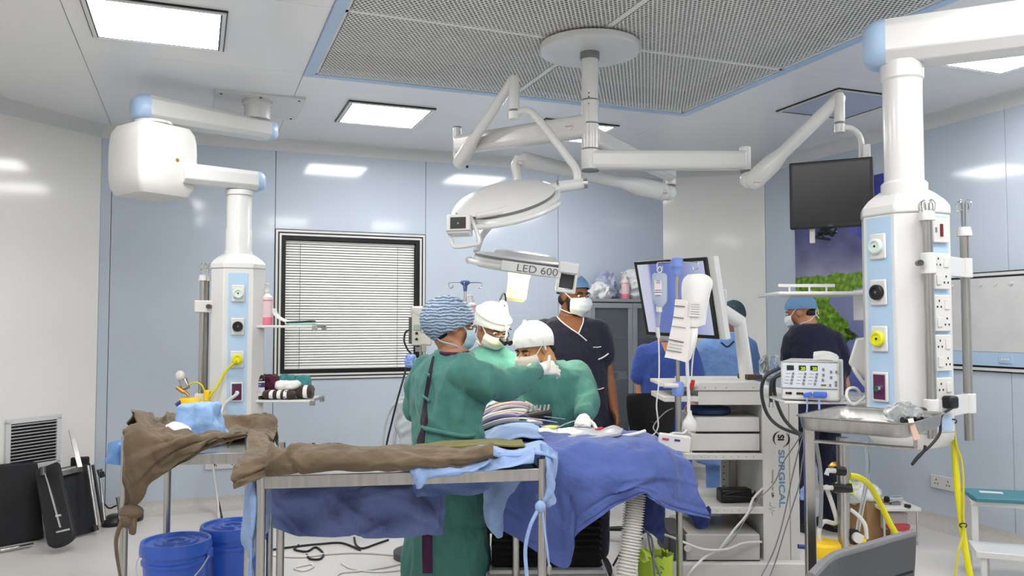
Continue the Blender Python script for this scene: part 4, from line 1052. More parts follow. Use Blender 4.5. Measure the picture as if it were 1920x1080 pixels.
# big drape over the foot end
sheet('operating_drape', [
    [(930, 800, 4.30), (985, 790, 4.32), (1040, 797, 4.32), (1090, 800, 4.30), (1150, 806, 4.26), (1205, 812, 4.2), (1240, 826, 4.1)],
    [(938, 812, 3.95), (990, 810, 3.92), (1045, 812, 3.90), (1095, 810, 3.88), (1155, 814, 3.86), (1212, 819, 3.84), (1258, 842, 3.86)],
    [(935, 832, 3.62), (985, 832, 3.55), (1040, 832, 3.52), (1095, 832, 3.49), (1160, 832, 3.48), (1225, 834, 3.52), (1285, 862, 3.62)],
    [(930, 870, 3.57), (985, 872, 3.50), (1040, 876, 3.44), (1100, 880, 3.40), (1175, 876, 3.38), (1245, 868, 3.46), (1304, 890, 3.60)],
    [(925, 930, 3.57), (990, 935, 3.50), (1050, 940, 3.43), (1100, 930, 3.39), (1185, 908, 3.36), (1250, 915, 3.46), (1312, 925, 3.58)],
    [(922, 962, 3.57), (992, 985, 3.50), (1060, 1005, 3.43), (1092, 966, 3.40), (1195, 920, 3.36), (1252, 942, 3.46), (1324, 955, 3.57)],
    [(920, 985, 3.57), (1000, 1030, 3.50), (1064, 1064, 3.44), (1084, 1000, 3.41), (1206, 927, 3.37), (1258, 956, 3.47), (1331, 972, 3.57)]],
    m_oblue, 'bright blue surgical drape hanging over the end of the operating table', seed=41, k=12, ridge=0.014, rsc=4, nz=0.010, thick=0.008, crease=30, camp=0.016)
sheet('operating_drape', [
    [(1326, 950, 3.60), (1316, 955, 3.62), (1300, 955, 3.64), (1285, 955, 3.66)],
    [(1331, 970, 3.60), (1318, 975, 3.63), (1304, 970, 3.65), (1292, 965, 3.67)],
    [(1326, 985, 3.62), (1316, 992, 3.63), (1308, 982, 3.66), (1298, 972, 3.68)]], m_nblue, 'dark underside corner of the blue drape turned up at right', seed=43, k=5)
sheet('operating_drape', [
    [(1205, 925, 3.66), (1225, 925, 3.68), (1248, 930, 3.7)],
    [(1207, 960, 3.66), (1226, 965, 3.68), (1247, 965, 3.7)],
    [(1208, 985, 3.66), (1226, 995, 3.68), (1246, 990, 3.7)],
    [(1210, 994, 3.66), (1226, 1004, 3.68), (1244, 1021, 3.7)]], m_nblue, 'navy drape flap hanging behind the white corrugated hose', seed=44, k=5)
# corrugated hose
pts = cr(P3([(1192, 925, 3.52), (1188, 965, 3.50), (1183, 1010, 3.48), (1176, 1060, 3.46), (1166, 1120, 3.44), (1150, 1190, 3.42), (1120, 1235, 3.45)]), 34)
m = MB(); m.tube(pts, [0.0445 if (i//2) % 2 else 0.0355 for i in range(len(pts))], 18); obj('corrugated_hose', m, mat('hose white', (214, 212, 206), 0.5), None, smooth=20, label='wide white corrugated air hose hanging from under the blue drape', cat='hose')
# light blue cover over the middle of the patient
sheet('patient_drape', [
    [(905, 812, 4.05), (930, 796, 4.08), (955, 788, 4.10), (985, 788, 4.10), (1006, 796, 4.08)],
    [(900, 818, 3.92), (930, 804, 3.92), (958, 797, 3.95), (988, 798, 3.95), (1012, 805, 3.94)],
    [(912, 824, 3.76), (938, 814, 3.74), (965, 808, 3.74), (995, 810, 3.76), (1016, 814, 3.80)],
    [(930, 830, 3.60), (955, 824, 3.56), (980, 820, 3.54), (1005, 822, 3.56), (1020, 824, 3.62)]], m_lblue, 'pale blue sheet over the patient between the dark drape and the bright blue drape', seed=46, ridge=0.006, nz=0.006, k=8)
# dark blue humped drape over patient with hoses lying on it
sheet('patient_drape', [
    [(880, 788, 4.50), (905, 750, 4.50), (950, 734, 4.50), (988, 738, 4.48), (1015, 766, 4.45)],
    [(884, 800, 4.35), (908, 764, 4.32), (950, 750, 4.30), (992, 758, 4.30), (1022, 785, 4.30)],
    [(890, 815, 4.18), (912, 785, 4.15), (950, 772, 4.15), (990, 772, 4.15), (1030, 790, 4.16)],
    [(895, 832, 4.05), (915, 808, 4.02), (948, 792, 4.02), (985, 786, 4.04), (1030, 796, 4.08)]], m_nblue, 'dark blue drape humped over the patient beside the scrub nurse', seed=48, k=7, ridge=0.018, nz=0.015)
random.seed(11)
cols_h = [mat('hose pink', (206, 176, 160), 0.5), mat('hose lilac', (150, 140, 190), 0.5), mat('hose grey', (178, 172, 176), 0.5), m_cableW]
ORD = ('first', 'second', 'third', 'fourth', 'fifth', 'sixth', 'seventh', 'eighth', 'ninth', 'tenth', 'lowest')
for i in range(11):
    f = i/10; yy = 737 + f*47; dd = 4.42 - f*0.36
    pts = [(893-f*4, yy+44-f*14, dd-0.04), (912, yy+16-f*4+random.uniform(-3, 3), dd-0.05), (945, yy+2+random.uniform(-3, 3), dd-0.05), (982, yy+2+random.uniform(-3, 3), dd-0.05), (1010+f*6, yy+24-f*12, dd-0.04)]
    m = MB(); m.tube(P3(pts), random.choice((0.008, 0.010, 0.012)), 8, 6)
    obj('surgical_tubing', m, cols_h[i % 4], None, label=('pink', 'lilac', 'grey', 'white')[i % 4] + ' tube, ' + ORD[i] + ' from the top of the bundle across the dark blue drape', cat='tube', group='tube bundle over the patient')

# things on the patient
def on(px, py, d): return at(px, py, d)
kd = thing('steel_dish', 'yellow filled steel dish on the drape in front of the assistant', 'dish', at(1030, 800, 3.98))
c = at(1032, 801, 3.90)
m = MB(); m.lathe([(0.02, -0.018), (0.036, -0.014), (0.046, 0.006), (0.044, 0.006), (0.034, -0.008)], c, n=28); obj('bowl', m, m_clear, kd)
m = MB(); m.lathe([(0.036, -0.006), (0.040, 0.002), (0.03, 0.005), (0.01, 0.004)], c, n=28); obj('contents', m, mat('yellow fluid', (214, 208, 60), 0.4, var=0.3, vscale=40), kd)
rt = thing('instrument_rack', 'black rack of steel instruments on the dark blue drape', 'instrument rack', at(1010, 776, 4.12))
m = MB(); m.beam(at(982, 782, 4.08), at(1032, 776, 4.12), 0.06, 0.035, 0.06, 0.05); obj('rack', m, m_black, rt, bevel=0.004)
for k in range(6):
    q = at(990+k*7.5, 773-k*0.3, 4.10); m = MB(); m.cyl(q, q + V((0.006, 0.02, 0.03)), 0.006, n=8); obj('instrument_end', m, m_chrome if k % 2 else m_grey, rt)
for i, (a, b, r) in enumerate((((968, 778, 4.06), (1060, 786, 4.1), 0.005), ((974, 788, 4.0), (1018, 795, 3.98), 0.009), ((972, 784, 4.02), (1045, 792, 4.06), 0.006), ((1040, 805, 3.94), (1080, 788, 4.05), 0.004), ((1050, 812, 3.9), (1095, 796, 4.0), 0.004), ((1075, 800, 3.92), (1130, 806, 3.9), 0.004))):
    m = MB(); m.tube([at(*a), at(*a).lerp(at(*b), 0.5) + V((0, 0, 0.004)), at(*b)], [r, r*0.9, r*0.5], 8, 4)
    obj('surgical_instrument', m, m_chrome, None, label=('long slim steel instrument under the black rack', 'thick handled steel instrument left of the yellow dish', 'steel instrument between the rack and the yellow dish', 'steel instrument pointing right from the yellow dish', 'thin steel instrument crossing towards the gloved hand', 'thin steel instrument nearest the red swab')[i], cat='instrument', group='steel instruments on the patient')
m = MB(); m.patch([P3(r) for r in [[(1010, 806, 3.88), (1028, 802, 3.9), (1045, 808, 3.88)], [(1012, 814, 3.8), (1030, 812, 3.8), (1046, 816, 3.8)], [(1018, 820, 3.74), (1032, 816, 3.74), (1044, 820, 3.74)]]], 5, 0.012, 0.01, 30)
m_gauze = cloth('gauze', (228, 228, 226)); obj('gauze_swab', m, m_gauze, None, smooth=70, label='crumpled white gauze beside the yellow dish on the patient', cat='gauze')
m = MB(); m.patch([P3(r) for r in [[(1046, 806, 3.86), (1085, 804, 3.88), (1120, 806, 3.88), (1150, 800, 3.88), (1168, 806, 3.88)], [(1048, 818, 3.78), (1085, 816, 3.78), (1120, 814, 3.78), (1150, 808, 3.78), (1166, 810, 3.8)], [(1060, 822, 3.70), (1085, 822, 3.68), (1118, 821, 3.68), (1148, 816, 3.7), (1164, 812, 3.74)]]], 6, 0.010, 0.006, 18)
obj('plastic_pouch', m, mat('grey translucent plastic', (196, 196, 206), 0.3, trans=0.2), None, smooth=70, label='long translucent plastic pouch lying along the crest of the blue drape', cat='pouch')
m = MB(); m.tube(P3([(1166, 818, 3.78), (1190, 814, 3.78), (1210, 808, 3.80)]), 0.008, 8, 4); obj('white_tube', m, m_cableW, None, label='short white tube end lying right of the red swab', cat='tube')
m = MB(); m.ell(at(1122, 808, 3.86), (0.022, 0.018, 0.014)); m.ell(at(1128, 806, 3.87), (0.014, 0.014, 0.014)); obj('red_swab', m, mat('red swab', (170, 40, 60), 0.5, var=0.4, vscale=60), None, smooth=70, label='small blood red swab on the plastic pouch', cat='swab')

# ------------------------------------------------------------------ people
from mathutils.bvhtree import BVHTree
def remesh(mm, voxel, smooth=4, fac=0.5):
    me = bpy.data.meshes.new('tmp'); me.from_pydata([tuple(p) for p in mm.v], [], mm.f)
    bm = bmesh.new(); bm.from_mesh(me); bmesh.ops.recalc_face_normals(bm, faces=bm.faces); bm.to_mesh(me); bm.free()
    o = bpy.data.objects.new('tmp', me); COL.objects.link(o)
    r_ = o.modifiers.new('r', 'REMESH'); r_.mode = 'VOXEL'; r_.voxel_size = voxel
    if smooth:
        s_ = o.modifiers.new('s', 'SMOOTH'); s_.factor = fac; s_.iterations = smooth
    bpy.context.view_layer.update()
    m2 = bpy.data.meshes.new_from_object(o.evaluated_get(bpy.context.evaluated_depsgraph_get()))
    out = MB()
    n = len(m2.vertices); co = np.empty(n*3); m2.vertices.foreach_get('co', co); nr = np.empty(n*3); m2.vertices.foreach_get('normal', nr)
    out.co = co.reshape(-1, 3); out.nr = nr.reshape(-1, 3)
    out.f = [tuple(p.vertices) for p in m2.polygons]
    out.v = [V(p) for p in out.co]
    bpy.data.objects.remove(o); bpy.data.meshes.remove(me); bpy.data.meshes.remove(m2)
    return out
def wrinkle(mm, amp, sc, seed=0.0, aniso=(1.5, 1.5, 0.5), amp2=0.0, sc2=22.0, crease=0):
    for i, p in enumerate(mm.v):
        q = V((p.x*sc*aniso[0]+seed, p.y*sc*aniso[1]+seed*2, p.z*sc*aniso[2]))
        w0 = noise.noise_vector(q*0.6)*0.8
        d = amp*(0.55-1.9*abs(noise.noise(q + w0)))
        d += amp*0.45*(0.5-1.9*abs(noise.noise(q*2.1 + w0)))
        if amp2: d += amp2*noise.noise(p*sc2)
        mm.v[i] = p + V(mm.nr[i])*d
    P = np.array([tuple(p) for p in mm.v]); rg = np.random.RandomState(int(seed*7)+3); D = np.zeros(len(P))
    ext = P.max(0)-P.min(0)
    for _ in range(int(crease*max(ext[2], 0.3))):
        i = rg.randint(len(P)); nn = mm.nr[i]; dr = np.cross(nn, rg.normal(size=3)*np.array((1, 1, 0.8))); dr /= np.linalg.norm(dr)+1e-9; pn = np.cross(nn, dr)
        q = P - P[i]; L = rg.uniform(0.06, 0.20); w_ = rg.uniform(0.011, 0.022); s_ = q @ dr; t_ = q @ pn + rg.uniform(-2.5, 2.5)*s_*s_; h_ = q @ nn
        D += amp*0.75*rg.choice((-1, 1))*rg.uniform(0.4, 1)*np.exp(-np.abs(t_)/(w_*np.where(t_ > 0, 1.7, 0.8)))*np.exp(-(s_/L)**4)*np.exp(-(h_/0.10)**2)
    P += mm.nr*D[:, None]; mm.v = [V(p) for p in P]
    return mm
def chain(mm, pts, n=14):
    """capsule chain: list of (point, radius)"""
    P = [V(p) for p, r in pts]; r = [x for p, x in pts]
    mm.tube(P, r, n)
    for p, q in zip(P, r): mm.ell(p, (q, q, q), None, n, 8)
def ringloft(mm, rings, r, f, n=28, pw=2.3):
    """rings: (centre, half width, half depth); superellipse section"""
    out = []
    for c, hw, hd in rings:
        ring = []
        for k in range(n):
            a = 2*PI*k/n; ca, sa = math.cos(a), math.sin(a)
            s_ = 1/((abs(ca)**pw + abs(sa)**pw)**(1/pw))
            ring.append(V(c) + r*(hw*s_*ca) + f*(hd*s_*sa))
        out.append(ring)
    mm.loft(out)
def frame(f, up=UP):
    f = V(f).normalized(); r = f.cross(up).normalized(); u = r.cross(f)
    return r, f, u
def hand(mm, wrist, d, n, side, curl=0.6, s=1.0, thumb=0.5, spread=1.0, thumb_up=None):
    """palm with four fingers and a thumb. d forearm direction, n palm normal (where the palm looks), side +1/-1 thumb side along d x n"""
    w = V(wrist); d = V(d).normalized(); n = (V(n)-d*V(n).dot(d)).normalized(); t = d.cross(n)*side
    rr = []
    for k, (L, hw, hd) in enumerate(((0.0, 0.026, 0.018), (0.025, 0.034, 0.019), (0.06, 0.041, 0.017), (0.085, 0.041, 0.014), (0.092, 0.036, 0.010))):
        rr.append((w + d*L*s, hw*s, hd*s))
    ringloft(mm, rr, t, n, 16, 2.6)
    for i in range(4):
        off = (0.030, 0.010, -0.011, -0.030)[i]*s; L = (0.070, 0.080, 0.075, 0.058)[i]*s
        p = w + d*(0.082, 0.088, 0.085, 0.076)[i]*s + t*off; rad = (0.0088, 0.009, 0.0088, 0.0078)[i]*s
        dd = (d + t*((1.5-i)*0.06*spread)).normalized(); pts = [(p - dd*0.012, rad)]; ang = 0
        for j, fr_ in enumerate((0.46, 0.30, 0.24)):
            ang += curl*(0.75 + 0.1*i) if j else curl*0.8
            v = dd*math.cos(ang) + n*math.sin(ang)
            p = p + v*(L*fr_); pts.append((p, rad*(0.95-0.09*j)))
        chain(mm, pts, 8)
    b = w + d*0.028*s + t*0.024*s
    td = V(thumb_up).normalized() if thumb_up is not None else (d*0.75 + t*0.55 + n*thumb*0.5).normalized()
    k1 = b + (td*0.75 + t*0.45).normalized()*0.034*s; k2 = k1 + td*0.030*s; k3 = k2 + (td + n*0.15).normalized()*0.024*s
    chain(mm, [(b, 0.013*s), (k1, 0.0115*s), (k2, 0.0100*s), (k3, 0.0085*s)], 8)
def skin_mat(name, rgb): return mat(name, rgb, 0.5, var=0.06, vscale=14, sss=0.08, bump=0.05, bscale=150)
def head_prims(mm, hc, r, f, u, s=1.0, beard=False):
    fr = (r, f, u)
    mm.ell(hc + u*0.030*s - f*0.008*s, (0.075*s, 0.094*s, 0.088*s), fr, 24, 16)
    mm.ell(hc - u*0.030*s + f*0.022*s, (0.062*s, 0.070*s, 0.070*s), fr, 20, 14)
    mm.ell(hc - u*0.078*s + f*0.045*s, (0.036*s, 0.038*s, 0.030*s), fr, 16, 10)
    mm.ell(hc + u*0.022*s + f*0.070*s, (0.055*s, 0.022*s, 0.014*s), fr, 16, 10)       # brow
    mm.ell(hc - u*0.012*s + f*0.098*s, (0.012*s, 0.016*s, 0.026*s), fr, 14, 10)       # nose
    mm.ell(hc - u*0.024*s + f*0.104*s, (0.017*s, 0.014*s, 0.010*s), fr, 14, 8)
    for sd in (-1, 1):
        mm.ell(hc - u*0.004*s - f*0.004*s + r*sd*0.076*s, (0.010*s, 0.020*s, 0.031*s), fr, 14, 10)   # ear
        mm.ell(hc - u*0.022*s + f*0.062*s + r*sd*0.034*s, (0.022*s, 0.022*s, 0.018*s), fr, 12, 8)    # cheek
m_eye = mat('eye white', (225, 222, 216), 0.2); m_iris = mat('iris', (34, 24, 18), 0.15); m_hair = mat('dark hair', (20, 17, 16), 0.6, var=0.3, vscale=60, bump=0.4, bscale=90, stretch=(1, 1, 4))
def face_parts(o, hc, r, f, u, s=1.0, lids=None):
    for sd in (-1, 1):
        c = hc + u*0.004*s + f*0.0825*s + r*sd*0.032*s
        e = obj('eye', MB().ell(c, (0.0135*s, 0.008*s, 0.0075*s), (r, f, u), 14, 10), m_eye, o)
        obj('iris', MB().ell(c + f*0.0062*s - u*0.0012, (0.0058*s, 0.0028*s, 0.006*s), (r, f, u), 12, 8), m_iris, e)
        if lids: obj('eyelid', MB().ell(c + u*0.004*s + f*0.0008, (0.0155*s, 0.0095*s, 0.0068*s), (r, f, u), 14, 10), lids, e)
        pts = [hc + u*(0.021+0.004*math.sin(PI*k/4))*s + f*(0.093-0.010*(k/4)**2)*s + r*sd*(0.014+0.038*k/4)*s for k in range(5)]
        obj('eyebrow', MB().tube(pts, [0.0035, 0.005, 0.005, 0.004, 0.002], 8, 3), m_hair, o)
m_mask = mat('surgical mask', (214, 222, 228), 0.7, var=0.03, bump=0.1, bscale=120)
def mask(o, hc, r, f, u, s=1.0, mtl=None, low=-0.118, straps=True, strap_mtl=None):
    mtl = mtl or m_mask; rows = []
    T = [0, 0.14, 0.28, 0.42, 0.56, 0.7, 0.85, 1.0]
    for i, t in enumerate(T):
        v = 0.000 + (low-0.0)*t
        dep = float(np.interp(t, [0, 0.22, 0.5, 0.75, 1], [0.106, 0.124, 0.122, 0.108, 0.074])) + (0.002 if i % 2 else -0.001)
        wd_ = float(np.interp(t, [0, 0.3, 0.7, 1], [0.072, 0.080, 0.074, 0.056])); sidey = float(np.interp(t, [0, 1], [0.028, 0.018]))
        row = []
        for k in range(9):
            ph = R(-78 + 156*k/8)
            x = wd_*math.sin(ph)/math.sin(R(78)); y = sidey + (dep-sidey)*max(math.cos(ph), 0)**0.75
            vv = v*(1 - 0.16*abs(math.sin(ph))) - 0.010*abs(math.sin(ph))*(1-t)
            row.append(hc + r*x*s + f*y*s + u*vv*s)
        rows.append(row)
    mm = MB(); mm.patch(rows, 3, 0.002); mk = obj('face_mask', mm, mtl, o, smooth=60, fixn=False)
    if straps:
        for sd in (-1, 1):
            a = rows[0][8 if sd > 0 else 0]; b = rows[-1][8 if sd > 0 else 0]
            obj('mask_strap', MB().tube([a, hc + r*sd*0.086*s + f*0.005*s + u*0.025*s, hc + r*sd*0.076*s - f*0.06*s + u*0.05*s, hc + r*sd*0.02*s - f*0.115*s + u*0.06*s], 0.0032, 6, 5), strap_mtl or mtl, mk)
            obj('mask_strap', MB().tube([b, hc + r*sd*0.078*s + f*0.0*s - u*0.085*s, hc + r*sd*0.055*s - f*0.055*s - u*0.075*s, hc - f*0.095*s - u*0.045*s + r*sd*0.01], 0.0032, 6, 5), strap_mtl or mtl, mk)
    return mk
def cap(o, hc, r, f, u, mtl, s=1.0, hf=0.052, hb=-0.035, puff=1.0, pleat=0.0, back=0.0, seed=0.0, name='surgical_cap', side=None):
    n = 64; rows = []; NS_ = 26
    c = hc + u*0.030*s - f*(0.010+back)*s
    rx, ry, rz_ = 0.088*puff*s, (0.108+back)*puff*s, 0.102*puff*s
    for i in range(NS_+1):
        t = i/NS_; ring = []
        for k in range(n):
            a = 2*PI*k/n; cf = math.cos(a); sf = math.sin(a)
            h = (hf*(1+cf)/2 + hb*(1-cf)/2)
            if side is not None: h += side*abs(sf)
            h = (h-0.030)*s
            zmin = max(-0.98, h/rz_); th1 = math.acos(zmin); th = 0.02 + (th1-0.02)*t
            st, ct = math.sin(th), math.cos(th)
            p = V((rx*st*sf, ry*st*cf, rz_*ct))
            q = V((math.cos(a)*2.2+seed, math.sin(a)*2.2, t*3+seed))
            w_ = 1 + 0.030*noise.noise(q*1.3)*(1-t*0.4) + 0.020*noise.noise(V((a*5.0+seed, t*4, seed)))*(0.3+t)
            if pleat: w_ += pleat*math.sin(t*62 + 2.2*noise.noise(q*2.2))*(0.3+0.7*math.sin(PI*min(t*1.05, 1)))
            if t > 0.92: w_ *= 1 - (t-0.92)*0.9*(puff-0.93)
            p = p*w_
            ring.append(c + r*p.x + f*p.y + u*p.z)
        rows.append(ring)
    inner = [c + (p-c)*0.955 for p in rows[-1]]; rows.append(inner)
    inner2 = [c + (p-c)*0.93 + u*0.02 for p in rows[-2]]; rows.append(inner2)
    mm = MB(); mm.loft(rows, True, False)
    return obj(name, mm, mtl, o, smooth=80)
def proj(bvh, p, d, off=0.004):
    h = bvh.ray_cast(V(p), V(d).normalized())
    return (h[0] - V(d).normalized()*off) if h[0] is not None else None
def bvh_of(mm): return BVHTree.FromPolygons([tuple(p) for p in mm.v], mm.f)
m_glove = mat('latex glove', (226, 222, 214), 0.5, var=0.04, vscale=30, bump=0.1, bscale=60)
m_gown = cloth('surgical green gown', (72, 124, 115), bscale=8, bump=0.55, bdist=0.04, stretch=(1.8, 1.8, 0.8))
m_gownlit = m_gown
m_navy = cloth('navy scrubs', (28, 29, 50)); m_royal = cloth('royal blue scrubs', (62, 86, 160)); m_sky = cloth('sky blue gown', (116, 152, 206))
m_capW = mat('white cap', (226, 226, 222), 0.7, var=0.04, bump=0.3, bscale=45); m_capB = mat('blue grey bouffant', (132, 158, 186), 0.65, var=0.25, vscale=16, bump=0.4, bscale=40, stretch=(1, 1, 5))
m_capN = mat('blue cap', (96, 136, 176), 0.7, var=0.15, bump=0.4, bscale=40); m_capT = mat('dark teal cap', (52, 72, 80), 0.75, var=0.2, bump=0.3, bscale=40)
m_shoe = mat('dark clog', (30, 30, 34), 0.5); m_purpleT = cloth('purple trousers', (72, 30, 66))
def shoes(o, pts, f, mtl=None):
    r = f.cross(UP)
    for p in pts:
        mm = MB(); ringloft(mm, [(V((p.x, p.y, z)) + f*0.05, a, b) for z, a, b in ((0.003, 0.042, 0.125), (0.03, 0.048, 0.132), (0.06, 0.044, 0.11), (0.08, 0.036, 0.07))], r, f, 20, 2.4); obj('shoe', mm, mtl or m_shoe, o)
def person(label, hc, hf, skin, torso_c, tf, arms, gown_mtl, seed, gown='gown', hem=0.35, wid=1.0, voxel=0.010, wr=0.008, leg_mtl=None, sleeves=(1.0, 1.0), bare=None, hands=True, ws=7.0, depth=1.0, head_s=1.0, skinvox=0.007, hipc=None, hw_hem=0.24):
    """torso_c: list of (centre, half width, half depth) rings from hips to shoulders. arms: list of [(pt, r)...] sleeve chains"""
    r, f, u = frame(hf); rt, ft, _ = frame(tf)
    mm = MB(); head_prims(mm, hc, r, f, u, head_s)
    top = torso_c[-1][0]
    nb = top + UP*0.015
    chain(mm, [(hc - u*0.06*head_s - f*0.02, 0.054), (nb + UP*0.03, 0.056), (nb - UP*0.03, 0.075)])
    ringloft(mm, [(c, a*0.80, b*0.80) for c, a, b in torso_c[1:-1]], rt, ft)
    for A in arms:
        pts = A['sleeve']; chain(mm, [(p, max(q*0.62, 0.026)) for p, q in pts])
        if A.get('fore'): chain(mm, A['fore'])
        if A.get('hand') and not A.get('glove'): hand(mm, **A['hand'])
    b = remesh(mm, skinvox, 3, 0.4)
    o = obj('person', b, skin, None, smooth=80, label=label, cat='person', fixn=False)
    g = MB(); ringloft(g, torso_c, rt, ft)
    if gown == 'gown':
        c0, a0, d0 = torso_c[0]
        hc_ = V((c0.x, c0.y, hem)) if hipc is None else hipc
        ringloft(g, [(hc_, hw_hem*wid, 0.19*wid), (c0.lerp(hc_, 0.5), (a0+hw_hem)/2, (d0+0.19)/2), (c0 + UP*0.02, a0, d0)], rt, ft)
    for A, sl_ in zip(arms, sleeves):
        chain(g, A['sleeve'])
    gm = remesh(g, voxel, 5)
    wrinkle(gm, wr*0.8, ws, seed, amp2=wr*0.2, crease=70)
    garment = obj('gown' if gown == 'gown' else 'scrub_top', gm, gown_mtl, o, smooth=85, fixn=False)
    for A in arms:
        if A.get('glove'):
            hm = MB(); hand(hm, **A['hand']); w_ = V(A['hand']['wrist']); d_ = V(A['hand']['d']).normalized()
            chain(hm, [(w_ - d_*0.035, 0.031), (w_ - d_*0.015, 0.029), (w_ + d_*0.01, 0.024)], 12)
            obj('glove', remesh(hm, 0.0042, 3, 0.4), m_glove, o, smooth=80, fixn=False)
    return o, gm, (r, f, u), (rt, ft)
def legs(o, hip, ft, mtl, h0, gap=0.10, rad=0.085, name='trousers', zb=0.06):
    rt = ft.cross(UP); mm = MB(); feet = []
    for sd in (-1, 1):
        a = hip + rt*sd*gap*0.9; k = V((hip.x, hip.y, hip.z*0.53)) + rt*sd*gap + ft*0.02; b = V((hip.x, hip.y, zb)) + rt*sd*gap*1.05
        chain(mm, [(a, rad), (k, rad*0.78), (b + UP*0.06, rad*0.66)]); feet.append(b)
    mm.ell(hip, (rad*1.9, rad*1.4, rad*1.1), (rt, ft, UP))
    tm = remesh(mm, 0.012, 4); wrinkle(tm, 0.007, 8, 3.3, crease=30)
    obj(name, tm, mtl, o, smooth=85, fixn=False); shoes(o, feet, ft)

b = MB(); b.loft(WRAP_ROWS); b = remesh(b, 0.007, 1); wrinkle(b, 0.012, 10, 4, (1.2, 1.2, 0.8), 0.002, 30, 90)
obj('wrap', b, m_pblue, bw, smooth=70, fixn=False)
# ---- scrub nurse seen from behind, arm stretched to the right
D1 = 3.86
tf = V((0.60, 0.80, 0)).normalized(); rt = tf.cross(UP)
X_ = at(845, 700, D1).x
def tc(px, py, d=D1): return at(px, py, d)
T1 = [(tc(838, 880), 0.185, 0.145), (tc(838, 830), 0.180, 0.14), (tc(838, 790), 0.172, 0.13), (tc(840, 745), 0.182, 0.13), (tc(842, 710), 0.190, 0.125), (tc(845, 688), 0.178, 0.11), (tc(848, 672), 0.125, 0.085), (tc(850, 660), 0.075, 0.07)]
a_r = {'sleeve': [(tc(872, 702, 3.76), 0.092), (tc(905, 716, 3.76), 0.086), (tc(948, 724, 3.82), 0.070), (tc(985, 708, 3.90), 0.056), (tc(1002, 698, 3.94), 0.045)],
       'hand': dict(wrist=tc(1010, 692, 3.955), d=(1.0, 0.35, 0.10), n=(-0.2, 0.75, -0.55), side=-1, curl=0.85, s=0.95, thumb_up=(0.12, 0.1, 1.0)), 'glove': True}
a_l = {'sleeve': [(tc(802, 698, 3.99), 0.086), (tc(786, 735, 4.03), 0.076), (tc(780, 765, 4.06), 0.070), (tc(815, 785, 4.18), 0.056), (tc(850, 788, 4.28), 0.045)]}
sk1 = skin_mat('skin light brown', (172, 122, 92))
P1, g1, (r, f, u), _ = person('person in green gown and blue bouffant cap, seen from behind, arm stretched right', tc(846, 612), (0.93, 0.36, -0.12), sk1, T1, tf, [a_r, a_l], m_gown, 1.7, hem=0.22, wr=0.019, ws=5.5, hw_hem=0.215)
hc = tc(846, 612)
def wavy(name, c0, c1, scale):
    m = mat(name, c1, 0.65, bump=0.4, bscale=40); nt = m.node_tree; n = nt.nodes; l = nt.links
    b = n['Principled BSDF']; tc_ = n.new('ShaderNodeTexCoord'); wv = n.new('ShaderNodeTexWave'); wv.bands_direction = 'Z'
    wv.inputs['Scale'].default_value = scale; wv.inputs['Distortion'].default_value = 5.0; wv.inputs['Detail'].default_value = 2; wv.inputs['Detail Scale'].default_value = 1.4
    l.new(tc_.outputs['Object'], wv.inputs['Vector']); rp = n.new('ShaderNodeValToRGB'); l.new(wv.outputs['Fac'], rp.inputs[0])
    rp.color_ramp.elements[0].color = [lin(x) for x in c0] + [1]; rp.color_ramp.elements[1].color = [lin(x) for x in c1] + [1]
    rp.color_ramp.elements[0].position = 0.25; rp.color_ramp.elements[1].position = 0.75
    l.new(rp.outputs[0], b.inputs['Base Color']); return m
cap(P1, hc, r, f, u, wavy('pleated bouffant', (84, 104, 128), (168, 188, 208), 22.0), 1.0, hf=0.05, hb=-0.075, puff=1.10, pleat=0.012, back=0.012, seed=2.0, side=-0.012)
mask(P1, hc, r, f, u, 1.0, mat('pale blue mask', (168, 192, 208), 0.7))
face_parts(P1, hc, r, f, u)
gl = obj('glasses_frame', MB().tube([hc + r*0.08 - f*0.0 + u*0.012, hc + r*0.078 + f*0.06 + u*0.010, hc + r*0.066 + f*0.098 + u*0.008], 0.0022, 6).tube([hc + r*(0.034+0.028*math.cos(a)) + f*0.104 + u*(0.0+0.019*math.sin(a)) for a in [2*PI*k/16 for k in range(16)]], 0.0022, 6, closed=True), m_black, P1)
obj('hair', MB().ell(hc - f*0.055 - u*0.035, (0.062, 0.045, 0.04), (r, f, u)).ell(hc + r*0.07 - u*0.0 - f*0.03, (0.012, 0.022, 0.03), (r, f, u)), m_hair, P1)
bv = bvh_of(g1)
# open back with its ties
cam0 = V((0, 0, H))
def on_body(bv, px, py, off=0.004):
    d = (at(px, py, 4.0)-cam0).normalized(); h = bv.ray_cast(cam0, d)
    return (h[0] - d*off) if h[0] is not None else None
def strip_on(bv, o, cpts, half, mtl, name, off=0.004, k=6):
    rows = []
    C = [V((x, y, w_)) for x, y, w_ in cpts]; C = cr(C, k)
    for c in C:
        row = []
        for e in (-1, -0.33, 0.33, 1):
            p = on_body(bv, c.x + e*c.z, c.y, off)
            if p is not None: row.append(p)
        if len(row) == 4: rows.append(row)
    mm = MB(); mm.patch(rows, 1, 0.004); return obj(name, mm, mtl, o, smooth=70, fixn=False)
strip_on(bv, P1, [(813, 668, 1.5), (806, 700, 3), (800, 735, 3.5), (797, 755, 2.5), (795, 790, 6.5), (794, 802, 4), (788, 828, 7), (786, 860, 9)], 0, cloth('dark plum undershirt', (42, 26, 44)), 'back_opening', 0.005)
